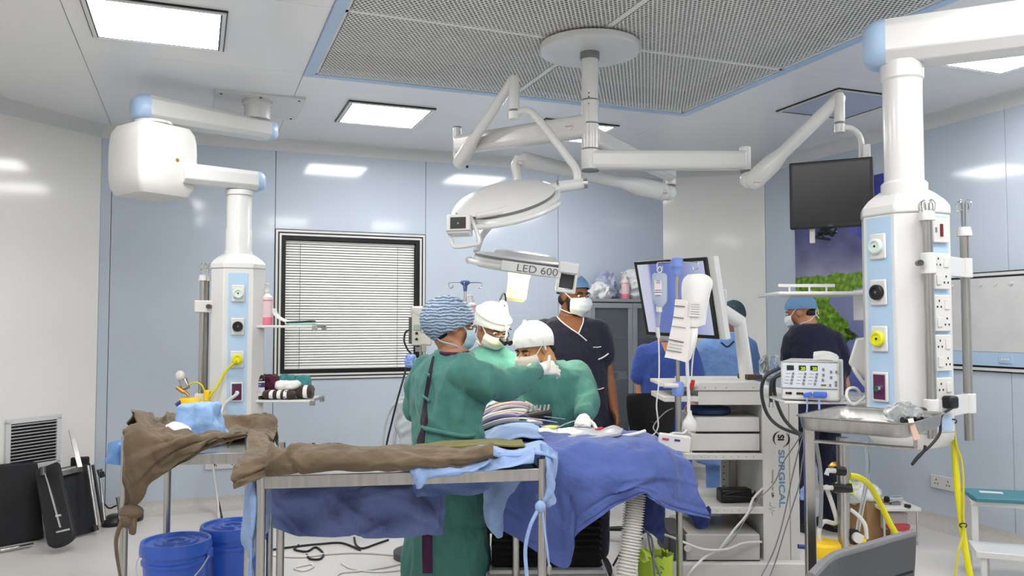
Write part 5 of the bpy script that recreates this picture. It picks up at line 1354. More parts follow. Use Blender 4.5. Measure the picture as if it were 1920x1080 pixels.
for (x0, y0), (x1, y1) in (((815, 666), (804, 664)), ((806, 705), (800, 700)), ((800, 748), (792, 742)), ((800, 748), (806, 752)), ((792, 800), (800, 806))):
    pts = [on_body(bv, x0 + (x1-x0)*t, y0 + (y1-y0)*t, 0.010) for t in (0, 0.5, 1)]
    if all(p is not None for p in pts): obj('gown_tie', MB().tube(pts, 0.007, 8, 4), m_gown, P1)
pts = [on_body(bv, x, y, 0.008) for x, y in ((796, 803), (812, 807), (830, 811), (850, 815), (872, 818), (890, 816))]
obj('belt', MB().tube([p for p in pts if p is not None], 0.010, 8, 4), m_gown, P1)
strip_on(bv, P1, [(801, 900, 7), (801, 960, 8), (801, 1000, 9), (801, 1040, 9), (802, 1075, 9)], 0, m_purpleT, 'back_opening', 0.005)
legs(P1, V((X_, D1, 0.62)), tf, m_purpleT, 0.6, 0.085, 0.08)
obj('collar', MB().tube([tc(848, 662) + rt*(0.078*math.cos(a)) + tf*(0.072*math.sin(a)) + UP*0.004*math.sin(2*a) for a in [2*PI*k/20 for k in range(20)]], 0.010, 8, closed=True), cloth('plum collar', (70, 30, 60)), P1)

# ---- surgeon with headlight, head bent down
D2 = 4.66
tf = V((0.22, -0.97, 0)).normalized()
T2 = [(tc(912, 860, D2), 0.20, 0.14), (tc(912, 800, D2), 0.20, 0.14), (tc(912, 745, D2), 0.20, 0.135), (tc(914, 705, D2), 0.20, 0.125), (tc(916, 680, D2), 0.19, 0.115), (tc(918, 662, D2), 0.13, 0.09), (tc(920, 650, D2), 0.08, 0.075)]
a1_ = {'sleeve': [(tc(868, 684, D2), 0.085), (tc(862, 725, D2-0.08), 0.075), (tc(885, 755, D2-0.28), 0.06), (tc(915, 765, D2-0.36), 0.048)]}
a2_ = {'sleeve': [(tc(958, 688, D2), 0.085), (tc(966, 725, D2-0.08), 0.075), (tc(960, 755, D2-0.25), 0.06), (tc(950, 768, D2-0.33), 0.048)]}
hc = tc(921, 612, D2-0.03)
P2, g2, (r, f, u), _ = person('person in green gown and white cap with headlight loupe, bent over the patient', hc, (0.55, -0.66, -0.50), sk1, T2, tf, [a1_, a2_], m_gown, 4.4, hem=0.35)
cap(P2, hc, r, f, u, m_capW, 1.0, hf=0.028, hb=-0.045, puff=1.07, seed=5.0, side=0.012)
mask(P2, hc, r, f, u, 1.0, mat('cream mask', (226, 218, 200), 0.7))
face_parts(P2, hc, r, f, u)
hb_ = obj('headband', MB().tube([hc + u*(0.068+0.004*math.cos(a)) + f*(0.112*math.cos(a)-0.012) + r*0.094*math.sin(a) for a in [2*PI*k/28 for k in range(28)]], 0.007, 8, closed=True), m_plast, P2)
obj('head_strap', MB().tube([hc + u*0.07 - r*0.09, hc + u*0.145 - r*0.045, hc + u*0.158 + f*0.01, hc + u*0.12 + f*0.075, hc + u*0.07 + f*0.106], 0.008, 8, 5), m_plast, hb_)
obj('head_strap', MB().tube([hc + u*0.07 - r*0.088 - f*0.02, hc + u*0.02 - r*0.094 + f*0.03, hc + u*0.02 - r*0.085 + f*0.07], 0.004, 6, 4), m_black, hb_)
obj('light_cable', MB().tube([hc + u*0.15 - r*0.02 - f*0.03, hc + u*0.185 - r*0.05 - f*0.05, hc + u*0.13 - r*0.10 - f*0.07, hc + u*0.04 - r*0.12 - f*0.08, hc - u*0.06 - r*0.10 - f*0.10], 0.005, 8, 6), m_black, hb_)
obj('loupe_arm', MB().tube([hc + u*0.070 + f*0.110, hc + u*0.04 + f*0.135, hc + u*0.005 + f*0.142], 0.005, 8, 4), m_plast, hb_)
lo_ = hc + f*0.140 - u*0.004
obj('loupe', MB().cyl(lo_ + r*0.02 - f*0.01, lo_ + r*0.016 + f*0.035, 0.013, 0.016).cyl(lo_ - r*0.02 - f*0.01, lo_ - r*0.016 + f*0.035, 0.013, 0.016).box(lo_, (0.05, 0.014, 0.012), Matrix((r, f, u)).transposed()), m_black, hb_)
obj('spectacles', MB().tube([hc - r*0.08 + u*0.006, hc - r*0.072 + f*0.07 + u*0.0, hc - r*0.05 + f*0.108 - u*0.002, hc + f*0.116 - u*0.0, hc + r*0.05 + f*0.108 - u*0.002, hc + r*0.072 + f*0.07], 0.0035, 6, 4), m_black, P2)
legs(P2, V((tc(912, 860, D2).x, D2, 0.62)), tf, m_gown, 0.6, 0.09, 0.085)

# ---- assistant, face turned down to the left
D3 = 4.42
tf = V((-0.15, -0.98, 0)).normalized()
T3 = [(tc(1030, 880, D3), 0.21, 0.15), (tc(1032, 820, D3), 0.21, 0.15), (tc(1034, 770, D3-0.02), 0.205, 0.15), (tc(1034, 730, D3-0.03), 0.20, 0.14), (tc(1032, 702, D3-0.04), 0.19, 0.125), (tc(1026, 686, D3-0.04), 0.14, 0.10), (tc(1018, 676, D3-0.05), 0.085, 0.08)]
a1_ = {'sleeve': [(tc(984, 706, D3-0.03), 0.085), (tc(968, 745, D3-0.08), 0.075), (tc(975, 775, D3-0.18), 0.06), (tc(995, 783, D3-0.24), 0.046)]}
a2_ = {'sleeve': [(tc(1078, 708, D3-0.03), 0.088), (tc(1092, 735, D3-0.10), 0.080), (tc(1103, 755, D3-0.16), 0.068), (tc(1097, 776, D3-0.27), 0.050)],
       'hand': dict(wrist=tc(1096, 781, D3-0.30), d=(-0.2, -0.89, -0.42), n=(-0.1, 0.4, -0.9), side=1, curl=0.45, s=1.0), 'glove': True}
hc = tc(1001, 652, D3-0.08)
sk3 = skin_mat('skin warm', (206, 148, 100))
P3_, g3, (r, f, u), _ = person('person in green gown and white cap facing down left beside the patient', hc, (-0.66, -0.55, -0.38), sk3, T3, tf, [a1_, a2_], m_gown, 8.1, hem=0.35, wr=0.016, ws=6)
cap(P3_, hc, r, f, u, m_capW, 1.0, hf=0.045, hb=-0.045, puff=1.09, seed=9.0, side=0.010)
q = hc + u*0.135 + f*0.01
obj('cap_knot', MB().ell(q, (0.016, 0.012, 0.016)).ell(q + V((0.0, 0, 0.012)), (0.01, 0.01, 0.014)).tube([q, q + r*-0.0 + f*-0.02 + u*0.0, hc - r*0.085 + u*0.06, hc - r*0.088 - u*0.01], 0.006, 6, 4), m_capW, P3_)
mask(P3_, hc, r, f, u, 1.0, mat('cream mask', (226, 218, 200), 0.7), low=-0.11)
face_parts(P3_, hc, r, f, u, 1.0, sk3)
obj('hair', MB().ell(hc - f*0.078 - u*0.035, (0.066, 0.04, 0.045), (r, f, u)), m_hair, P3_)
legs(P3_, V((tc(1030, 880, D3).x, D3, 0.62)), tf, m_gown, 0.6, 0.09, 0.085)

# ---- tall man in navy scrubs
D4 = 5.0
tf = V((0.22, -0.97, 0)).normalized(); rt4 = tf.cross(UP)
T4 = [(tc(1088, 800, D4), 0.205, 0.14), (tc(1086, 760, D4), 0.20, 0.135), (tc(1082, 710, D4), 0.20, 0.13), (tc(1076, 655, D4), 0.215, 0.135), (tc(1073, 622, D4), 0.215, 0.125), (tc(1071, 604, D4), 0.17, 0.105), (tc(1069, 594, D4), 0.10, 0.082)]
a1_ = {'sleeve': [(tc(1020, 622, D4), 0.082), (tc(1010, 655, D4), 0.078), (tc(1004, 685, D4), 0.076)], 'fore': [(tc(1006, 680, D4), 0.046), (tc(1000, 715, D4), 0.042), (tc(1006, 770, D4-0.06), 0.030), (tc(1010, 785, D4-0.07), 0.027)],
       'hand': dict(wrist=tc(1010, 786, D4-0.07), d=(0, -0.1, -1), n=(1, 0.2, 0), side=1, curl=0.25)}
a2_ = {'sleeve': [(tc(1118, 622, D4), 0.082), (tc(1127, 645, D4), 0.078), (tc(1131, 668, D4), 0.075)], 'fore': [(tc(1131, 668, D4), 0.048), (tc(1139, 705, D4), 0.043), (tc(1148, 745, D4-0.03), 0.033), (tc(1152, 768, D4-0.05), 0.026)],
       'hand': dict(wrist=tc(1152, 768, D4-0.05), d=(0.22, -0.10, -0.95), n=(-0.9, -0.1, -0.2), side=-1, curl=0.35, s=1.0)}
hc = tc(1076, 556, D4-0.03)
sk4 = skin_mat('skin brown', (120, 76, 50))
P4, g4, (r, f, u), _ = person('tall person in navy scrubs with white piping, mask and blue cap, looking right', hc, (0.62, -0.78, -0.06), sk4, T4, tf, [a1_, a2_], m_navy, 12.3, gown='scrub', wr=0.006, skinvox=0.006)
cap(P4, hc, r, f, u, m_capN, 1.0, hf=0.058, hb=0.010, puff=1.05, seed=13.0, pleat=0.006)
mask(P4, hc, r, f, u, 1.0)
face_parts(P4, hc, r, f, u)
obj('hair', MB().ell(hc - f*0.060 - u*0.02, (0.064, 0.044, 0.045), (r, f, u), 20, 14), m_hair, P4)
obj('beard', MB().ell(hc - u*0.05 + f*0.035, (0.0685, 0.064, 0.064), (r, f, u), 20, 14).ell(hc - u*0.022 + f*0.012, (0.0735, 0.022, 0.05), (r, f, u), 20, 14), m_hair, P4)
bv = bvh_of(g4)
def line_on(bv, pts, rad, off=0.004, k=5):
    C = cr([V((x, y, 0)) for x, y in pts], k); out = []
    for c in C:
        p = on_body(bv, c.x, c.y, off)
        if p is not None: out.append(p)
    return MB().tube(out, rad, 6)
m_pipe = cloth('white piping', (216, 212, 214), bump=0.1)
# V neck
rows = []
for i in range(8):
    t = i/7; y = 594 + 31*t; xl = 1044 + (1084-1044)*t; xr_ = 1093 - (1093-1086)*t
    row = [on_body(bv, xl + (xr_-xl)*k/5, y, 0.003) for k in range(6)]
    if all(p is not None for p in row): rows.append(row)
if len(rows) > 2:
    mm = MB(); mm.patch(rows, 2, 0.003); obj('neckline_skin', mm, sk4, P4, smooth=80, fixn=False)
obj('piping', line_on(bv, [(1040, 588), (1052, 602), (1070, 616), (1085, 626), (1100, 639)], 0.0038), m_pipe, P4)
obj('piping', line_on(bv, [(1094, 592), (1093, 605), (1085, 625)], 0.0038), m_pipe, P4)
obj('piping', line_on(bv, [(1112, 651), (1120, 651), (1127, 650)], 0.003), m_pipe, P4)
obj('piping', line_on(bv, [(1122, 674), (1131, 670), (1141, 663)], 0.0042), m_pipe, P4)
obj('piping', line_on(bv, [(1116, 729), (1124, 730), (1132, 727)], 0.003), m_pipe, P4)
legs(P4, V((tc(1090, 810, D4).x, D4, 0.88)), tf, m_navy, 0.9, 0.10, 0.10)

# ---- person in royal blue behind the tilted screen
D5 = 6.2
tf = V((0.0, -1, 0))
T5 = [(tc(1250, 790, D5), 0.20, 0.14), (tc(1250, 740, D5), 0.20, 0.14), (tc(1250, 695, D5), 0.205, 0.135), (tc(1250, 664, D5), 0.205, 0.125), (tc(1250, 648, D5), 0.16, 0.10), (tc(1250, 639, D5), 0.09, 0.08)]
a1_ = {'sleeve': [(tc(1211, 664, D5), 0.082), (tc(1203, 685, D5), 0.078), (tc(1199, 703, D5), 0.074)], 'fore': [(tc(1202, 700, D5), 0.046), (tc(1203, 740, D5), 0.042), (tc(1212, 775, D5-0.15), 0.032)], 'hand': dict(wrist=tc(1212, 778, D5-0.16), d=(0.2, -0.3, -0.8), n=(1, 0, 0), side=1, curl=0.4)}
a2_ = {'sleeve': [(tc(1290, 664, D5), 0.082), (tc(1298, 685, D5), 0.078), (tc(1302, 703, D5), 0.074)], 'fore': [(tc(1300, 700, D5), 0.046), (tc(1298, 740, D5), 0.042), (tc(1288, 775, D5-0.15), 0.032)], 'hand': dict(wrist=tc(1288, 778, D5-0.16), d=(-0.2, -0.3, -0.8), n=(-1, 0, 0), side=-1, curl=0.4)}
hc = tc(1248, 606, D5-0.02)
P5, g5, (r, f, u), _ = person('person in royal blue scrubs with head hidden behind the tilted screen', hc, (0.05, -0.98, -0.12), sk3, T5, tf, [a1_, a2_], m_royal, 16, gown='scrub', wr=0.005, voxel=0.012, skinvox=0.008)
cap(P5, hc, r, f, u, m_capN, hf=0.05, hb=-0.02, puff=1.06, seed=3.0); mask(P5, hc, r, f, u, low=-0.125); face_parts(P5, hc, r, f, u)
bv = bvh_of(g5); rows = []
for i in range(5):
    t = i/4; row = [on_body(bv, 1250 + (k/4-0.5)*22*(1-t*0.9), 642 + 22*t, 0.003) for k in range(5)]
    if all(p is not None for p in row): rows.append(row)
if len(rows) > 2:
    mm = MB(); mm.patch(rows, 2, 0.003); obj('neckline_skin', mm, sk3, P5, smooth=80, fixn=False)
legs(P5, V((tc(1250, 790, D5).x, D5, 0.85)), tf, m_royal, 0.9, 0.10, 0.10)

# ---- person in sky blue gown, back turned
D6 = 6.45
tf = V((0.15, 0.98, 0)).normalized()
T6 = [(tc(1362, 790, D6), 0.21, 0.15), (tc(1362, 740, D6), 0.205, 0.145), (tc(1363, 690, D6), 0.205, 0.14), (tc(1364, 655, D6), 0.205, 0.13), (tc(1366, 634, D6), 0.17, 0.105), (tc(1368, 622, D6), 0.09, 0.08)]
a1_ = {'sleeve': [(tc(1327, 655, D6), 0.085), (tc(1321, 690, D6), 0.078), (tc(1322, 720, D6+0.03), 0.07), (tc(1335, 735, D6+0.15), 0.05)]}
a2_ = {'sleeve': [(tc(1400, 652, D6), 0.085), (tc(1409, 685, D6), 0.078), (tc(1412, 712, D6+0.03), 0.066), (tc(1408, 735, D6+0.12), 0.048)]}
hc = tc(1376, 596, D6+0.03)
P6, g6, (r, f, u), _ = person('person in sky blue gown and dark cap with back turned to the camera', hc, (0.45, 0.85, -0.30), sk4, T6, tf, [a1_, a2_], m_sky, 21, hem=0.4, wr=0.007, voxel=0.012, skinvox=0.008)
cap(P6, hc, r, f, u, m_capT, hf=0.05, hb=-0.05, puff=1.06, seed=6.0); mask(P6, hc, r, f, u); face_parts(P6, hc, r, f, u)
bv = bvh_of(g6)
obj('neck_tie', line_on(bv, [(1352, 642), (1364, 650), (1376, 640)], 0.006), m_black, P6)
legs(P6, V((tc(1362, 800, D6).x, D6, 0.7)), tf, m_sky, 0.7, 0.09, 0.09)

# ---- man in navy by the mural, back turned, face to the left
D7 = 5.95
tf = V((-0.25, 0.97, 0)).normalized()
T7 = [(tc(1532, 800, D7), 0.20, 0.15), (tc(1532, 750, D7), 0.205, 0.15), (tc(1531, 700, D7), 0.21, 0.15), (tc(1528, 655, D7), 0.21, 0.135), (tc(1524, 630, D7), 0.20, 0.12), (tc(1518, 614, D7), 0.15, 0.10), (tc(1513, 607, D7), 0.09, 0.08)]
a1_ = {'sleeve': [(tc(1489, 640, D7), 0.085), (tc(1484, 660, D7+0.0), 0.08), (tc(1483, 676, D7+0.02), 0.076)], 'fore': [(tc(1486, 672, D7), 0.047), (tc(1487, 705, D7), 0.044), (tc(1495, 715, D7+0.2), 0.032)], 'hand': dict(wrist=tc(1495, 716, D7+0.21), d=(0.1, 0.9, -0.1), n=(0, -0.1, -1), side=1, curl=0.4)}
a2_ = {'sleeve': [(tc(1562, 642, D7), 0.085), (tc(1572, 665, D7), 0.08), (tc(1577, 690, D7), 0.076)], 'fore': [(tc(1576, 690, D7), 0.047), (tc(1582, 722, D7), 0.044), (tc(1570, 735, D7+0.2), 0.032)], 'hand': dict(wrist=tc(1569, 736, D7+0.21), d=(-0.1, 0.9, -0.1), n=(0, -0.1, -1), side=-1, curl=0.4)}
hc = tc(1501, 586, D7+0.02)
P7, g7, (r, f, u), _ = person('person in dark navy scrubs and blue cap standing before the landscape mural', hc, (-0.80, 0.52, -0.22), skin_mat('skin tan', (176, 124, 92)), T7, tf, [a1_, a2_], m_navy, 25, gown='scrub', wr=0.006, voxel=0.012, skinvox=0.008)
cap(P7, hc, r, f, u, m_capN, hf=0.045, hb=0.000, puff=1.05, seed=8.0, pleat=0.006); mask(P7, hc, r, f, u, strap_mtl=m_plast); face_parts(P7, hc, r, f, u)
obj('hair', MB().ell(hc - f*0.058 - u*0.012, (0.056, 0.044, 0.040), (r, f, u)), m_hair, P7)
obj('strap_bow', MB().tube([hc - f*0.10 - u*0.03, hc - f*0.115 + r*0.02 + u*0.01, hc - f*0.112 + r*0.03 - u*0.04], 0.004, 6, 4).tube([hc - f*0.10 - u*0.03, hc - f*0.115 - r*0.0 - u*0.07], 0.004, 6), m_plast, P7)
legs(P7, V((tc(1532, 800, D7).x, D7, 0.84)), tf, m_navy, 0.9, 0.10, 0.10)

# ------------------------------------------------------------------ endoscopy tower
TD = 4.3
tw = thing('endoscopy_tower', 'white surgical equipment tower with open shelves and lettered side column', 'equipment cart', V((at(1360, 900, TD).x, TD+0.25, 0)))
xl, xm, xr_ = at(1266, 900, TD).x, at(1430, 900, TD).x, at(1499, 900, TD).x
def zt(y): return at(1400, y, TD).z
def tbox(name, x0, x1, y0, y1, z0, z1, mtl=None, bev=0.004, par=None, lab=None):
    m = MB(); m.box(((x0+x1)/2, (y0+y1)/2, (z0+z1)/2), (abs(x1-x0), abs(y1-y0), abs(z1-z0))); return obj(name, m, mtl or m_cart, par or tw, bevel=bev, label=lab)
zb_ = zt(1058)
tbox('side_column', xm, xr_, TD, TD+0.5, zt(1058), zt(735))
tbox('column_seam', at(1481, 900, TD-0.002).x-0.0015, at(1481, 900, TD-0.002).x+0.0015, TD-0.001, TD+0.004, zt(1056), zt(745), m_grey, 0)
tbox('base', xl-0.06, xr_+0.03, TD-0.06, TD+0.55, 0.10, zt(1050), None, 0.008)
for xx in (xl, xr_-0.03):
    for yy in (TD, TD+0.45):
        m = MB(); m.cyl((xx-0.015, yy, 0.05), (xx+0.015, yy, 0.05), 0.05); obj('caster', m, m_dgrey, tw)
tbox('top_shelf', at(1300, 716, TD).x, xm+0.005, TD-0.02, TD+0.5, zt(732), zt(716))
tbox('drawer', at(1308, 745, TD).x, xm, TD-0.01, TD+0.48, zt(759), zt(733), None, 0.003)
for px in (1322, 1342, 1362, 1412):
    q = at(px, 727, TD-0.021); m = MB(); m.cyl(q, q + V((0, -0.002, 0)), 0.003, n=8); obj('screw', m, m_grey, tw)
for y0, y1, nm in ((862, 850, 'middle_shelf'), (963, 950, 'lower_shelf')):
    s_ = tbox(nm, at(1285, 900, TD).x, xm, TD-0.01, TD+0.5, zt(y0), zt(y1))
    for k in range(9):
        q = V((at(1300+k*14, 856, TD).x, TD-0.0105, zt((y0+y1)/2))); m = MB(); m.cyl(q, q + V((0, -0.0015, 0)), 0.0025, n=8); obj('perforation', m, m_grey, s_)
tbox('back_post', at(1350, 900, TD+0.5).x, at(1366, 900, TD+0.5).x, TD+0.48, TD+0.5, zt(1050), zt(735))
tbox('back_panel', at(1366, 900, TD+0.5).x, xm, TD+0.49, TD+0.5, zt(1050), zt(735), mat('cart inner', (186, 186, 182), 0.5))
for px in (1357, 1402):
    for k in range(7):
        q = at(px, 875+k*12, TD+0.48); m = MB(); m.cyl(q, q + V((0, -0.002, 0)), 0.004, n=8); obj('perforation', m, m_dgrey, tw)
tbox('pull_out_tray', at(1240, 733, TD).x, at(1306, 733, TD).x, TD-0.06, TD+0.35, zt(724), zt(717), None, 0.003)
tbox('pull_out_tray', at(1242, 748, TD).x, at(1306, 748, TD).x, TD-0.05, TD+0.35, zt(752), zt(742), None, 0.003)
# lettering, reading downwards
lx = V((0, 0, -1)); ly = V((1, 0, 0))
m_ltblue = mat('letter blue', (92, 138, 178), 0.5); m_ltblk = mat('letter black', (22, 22, 26), 0.5); m_ltgry = mat('letter grey', (130, 130, 132), 0.5)
sidecol = tw
fy_ = TD-0.0008
def tl(s, px, py, size, mtl, sx=1.0, bold=0.0): return text(s, size, 'lettering', mtl, tw, V((at(px, py, TD).x, fy_, zt(py))), lx, ly, 0.0008, 'LEFT', bold, sx)
tl('SURGICAL', 1460, 843, 0.042, m_ltblue, 1.52, 0.0008)
tl('SI', 1458.5, 815, 0.044, m_ltblk, 1.0, 0.0018)
tl('Technology', 1447, 880, 0.0155, m_ltgry, 1.0); tl('for', 1447, 913, 0.0155, m_ltgry, 1.0)
tl('Life', 1447, 924, 0.0175, m_ltblk, 1.0, 0.0006)
for sgn, c0, a0, a1 in ((1, (1463, 823), 100, 230), (-1, (1464, 824), -80, 55)):
    m = MB(); C0 = V((at(1465, 823, TD).x, fy_-0.0006, zt(823)))
    pts = [C0 + V((0.040*math.cos(R(a)), 0, 0.040*math.sin(R(a)))) for a in np.linspace(a0, a1, 16)]
    m.tube(pts, [0.0005, 0.002, 0.0042, 0.005, 0.0042, 0.002, 0.0005], 8); obj('logo_arc', m, m_ltblk, tw)
pts = [(1444, 942), (1444, 948), (1454, 951), (1442, 955), (1452, 958), (1447, 961), (1449, 966)]
m = MB(); m.tube([V((at(x, y, TD).x, fy_, zt(y))) for x, y in pts], 0.0012, 6); obj('pulse_logo', m, m_ltgry, tw)
# equipment on the shelves
def device(name, label, x0, x1, y0, y1, yt, yb, mtl, cat='device'):
    t = thing(name, label, cat, V((at((x0+x1)/2, yb, TD).x, (y0+y1)/2, zt(yb))))
    X0, X1 = at(x0, 800, TD).x, at(x1, 800, TD).x
    m = MB(); m.box(((X0+X1)/2, (y0+y1)/2, (zt(yt)+zt(yb))/2), (X1-X0, y1-y0, zt(yt)-zt(yb))); obj('casing', m, mtl, t, bevel=0.006)
    m = MB(); m.box(((X0+X1)/2, y0-0.001, zt(yb)+0.004), (X1-X0-0.006, 0.004, 0.006)); obj('base_seam', m, m_black, t)
    return t, X0, X1
device('camera_unit', 'upper flat white camera unit on the tower shelf', 1305, 1427, TD+0.02, TD+0.4, 783, 812.5, m_plast)
device('camera_unit', 'lower flat white camera unit standing on the tower middle shelf', 1298, 1427, TD+0.02, TD+0.42, 814, 848.5, m_plast)
c = V((at(1343, 776, TD).x, TD+0.18, zt(783)))
m = MB(); m.lathe([(0.10, 0.0005), (0.118, 0.012), (0.12, 0.03), (0.11, 0.040), (0.03, 0.043)], c, n=36); obj('round_cushion', m, mat('dark blue vinyl', (38, 62, 104), 0.45), None, label='dark blue round cushion lying on the upper camera unit', cat='cushion')
ad = thing('power_adapter', 'black power brick with coiled cord on the tower lower shelf', 'adapter', V((at(1388, 948, TD).x, TD+0.12, zt(949.5))))
m = MB(); m.box(V((at(1388, 940, TD).x, TD+0.12, zt(949.5)+0.036)), (0.17, 0.08, 0.07), Matrix.Rotation(R(8), 3, 'Z')); obj('brick', m, m_black, ad, bevel=0.01)
z0_ = zt(949.5)
m = MB(); m.tube(P3([(1416, 935, TD+0.1), (1405, 924, TD+0.09), (1385, 922, TD+0.08), (1362, 926, TD+0.06), (1359, 931, TD+0.05), (1380, 931, TD+0.05), (1410, 930, TD+0.1), (1421, 905, TD+0.2), (1426, 870, TD+0.3)]), 0.006, 8, 6); obj('cord', m, m_rubber, ad)
lb, X0, X1 = device('light_source', 'grey light source unit with chrome port at the tower base', 1282, 1420, TD-0.02, TD+0.42, 1000, 1050.5, mat('warm grey casing', (186, 186, 184), 0.45))
m = MB(); m.box(((X0-0.035), TD+0.16, (zt(1000)+zt(1050))/2), (0.10, 0.35, 0.145)); obj('front_panel', m, m_dgrey, lb, bevel=0.01)
q = V((X0+0.005, TD-0.03, zt(1022))); m = MB(); m.cyl(q, q + V((-0.004, -0.03, 0)), 0.022, 0.018); obj('light_port', m, m_chrome, lb)
tbox2 = thing('white_box', 'white device hanging under the tower lower shelf', 'device', V((at(1320, 980, TD).x, TD+0.3, zt(985))))
m = MB(); m.box(V((at(1318, 975, TD+0.2).x, TD+0.32, zt(975))), (0.20, 0.2, 0.07)); obj('casing', m, m_plast, tbox2, bevel=0.006)
m = MB(); m.box(V((at(1338, 966, TD+0.2).x, TD+0.215, zt(968))), (0.06, 0.01, 0.02)); obj('dark_slot', m, m_black, tbox2)

# tilted screen on the tower
sc_ = thing('monitor', 'tilted lit medical screen with painted reflection on the tower arm behind the drip bags', 'monitor', at(1345, 700, 4.55))
TLc, TRc, BRc, BLc = at(1188, 491, 4.72), at(1324, 482, 4.34), at(1347, 636, 4.32), at(1212, 628, 4.70)
nrm = (TRc-TLc).cross(BLc-TLc).normalized()
if nrm.y > 0: nrm = -nrm
def quad(ins, z0, z1, name, mtl, par, ext=(0, 0)):
    c = (TLc+TRc+BRc+BLc)/4; Q = []
    for p in (TLc, TRc, BRc, BLc): Q.append(c + (p-c)*(1-ins))
    Q[1] = Q[1] + (TRc-TLc).normalized()*ext[0]; Q[2] = Q[2] + (TRc-TLc).normalized()*ext[0]
    m = MB(); m.loft([[p + nrm*z0 for p in Q], [p + nrm*z1 for p in Q]]); return obj(name, m, mtl, par, bevel=0.003 if ins == 0 else 0)
quad(-0.01, -0.055, -0.012, 'casing', m_white, sc_, (0.035, 0))
quad(0.0, -0.013, 0.0, 'bezel', m_frameblk, sc_)
ms = bpy.data.materials.new('screen image with reflection'); ms.use_nodes = True; nt = ms.node_tree; n = nt.nodes; l = nt.links
nt.nodes.remove(n['Principled BSDF']); em = n.new('ShaderNodeEmission'); l.new(em.outputs[0], n['Material Output'].inputs[0])
tcn = n.new('ShaderNodeTexCoord'); mp = n.new('ShaderNodeMapping'); l.new(tcn.outputs['Generated'], mp.inputs[0]); mp.inputs['Rotation'].default_value = (0, R(8), 0)
sx_ = n.new('ShaderNodeSeparateXYZ'); l.new(mp.outputs[0], sx_.inputs[0]); rp = n.new('ShaderNodeValToRGB'); l.new(sx_.outputs[0], rp.inputs[0])
els = rp.color_ramp.elements
stops = [(0.0, (150, 158, 196)), (0.12, (140, 148, 190)), (0.15, (206, 206, 224)), (0.27, (196, 198, 222)), (0.31, (110, 126, 180)), (0.50, (104, 122, 186)), (0.58, (112, 134, 206)), (0.70, (128, 142, 190)), (1.0, (190, 196, 222))]  # bands paint the picture and a reflection into the emission colour
els[0].position = stops[0][0]; els[0].color = [lin(x) for x in stops[0][1]] + [1]; els[1].position = 1.0; els[1].color = [lin(x) for x in stops[-1][1]] + [1]
for p, c in stops[1:-1]:
    e = els.new(p); e.color = [lin(x) for x in c] + [1]
l.new(rp.outputs[0], em.inputs[0]); em.inputs[1].default_value = 0.8
quad(0.09, -0.001, 0.0015, 'screen', ms, sc_)
m = MB(); m.beam(at(1342, 575, 4.42), at(1390, 606, 4.52), 0.07, 0.075); obj('tilt_arm', m, m_white, sc_, bevel=0.01)
m = MB(); m.beam(at(1386, 598, 4.52), at(1402, 722, 4.50), 0.085, 0.06, 0.095, 0.07); obj('support_arm', m, m_white, sc_, bevel=0.012)
m = MB(); m.box(at(1345, 560, 4.42), (0.09, 0.06, 0.10)); obj('arm_mount', m, m_white, sc_, bevel=0.008)
# clutter behind the top shelf
m = MB(); m.box(V((at(1418, 712, TD+0.1).x, TD+0.2, zt(716)+0.016)), (0.10, 0.12, 0.028), Matrix.Rotation(R(12), 3, 'Z')); obj('brown_device', m, mat('dark brown', (70, 48, 40), 0.5), None, bevel=0.005, label='dark brown handset lying on the tower top by the screen arm', cat='handset')
pb = MB(); pb.ell(at(1445, 690, 4.28), (0.05, 0.05, 0.07)); pb = remesh(pb, 0.008, 2); wrinkle(pb, 0.02, 18, 5)
obj('plastic_bag', pb, m_clear, None, smooth=70, label='clear crumpled plastic bag left of the electrosurgical unit', cat='bag', fixn=False)

# ------------------------------------------------------------------ drip stand with bags in front of the tower
DS = 4.02
ds = thing('drip_stand', 'steel drip stand with blue clamps in front of the tilted screen', 'iv stand', V((at(1271, 900, DS).x, DS, 0)))
sx_ = at(1271, 700, DS).x
def zs(y): return at(1270, y, DS).z
m = MB(); m.cyl((sx_, DS, zs(724)), (sx_, DS, zs(498)), 0.0095, n=14); obj('upper_pole', m, m_steel, ds)
m = MB(); m.cyl((sx_, DS, 0.10), (sx_, DS, zs(722)), 0.016, n=16); obj('lower_pole', m, m_steel, ds)
m_clampb = mat('blue clamp', (120, 146, 214), 0.4)
m = MB(); m.lathe([(0.018, zs(516)), (0.022, zs(504)), (0.03, zs(500)), (0.03, zs(487)), (0.024, zs(484))], (sx_, DS, 0), n=18); obj('hook_hub', m, m_clampb, ds)
for px in (1237, 1304):
    m = MB(); a = V((sx_, DS, zs(491))); b_ = at(px, 492, DS); s_ = 1 if px > 1271 else -1
    m.tube([a, b_, b_ + V((s_*0.012, 0, -0.008)), b_ + V((s_*0.010, 0, -0.03)), b_ + V((-s_*0.010, 0, -0.034)), b_ + V((-s_*0.014, 0, -0.018))], 0.0032, 6, 4); obj('hook_arm', m, m_chrome, ds)
m = MB(); m.lathe([(0.024, zs(742)), (0.028, zs(738)), (0.028, zs(720)), (0.022, zs(716))], (sx_, DS, 0), n=18); obj('height_clamp', m, m_clampb, ds)
m = MB(); m.cyl((sx_-0.005, DS-0.02, zs(723)), (sx_-0.075, DS-0.03, zs(722)), 0.012, n=12).cyl((sx_-0.075, DS-0.03, zs(722)), (sx_-0.095, DS-0.03, zs(722)), 0.006, n=10); obj('clamp_knob', m, m_plast, ds)
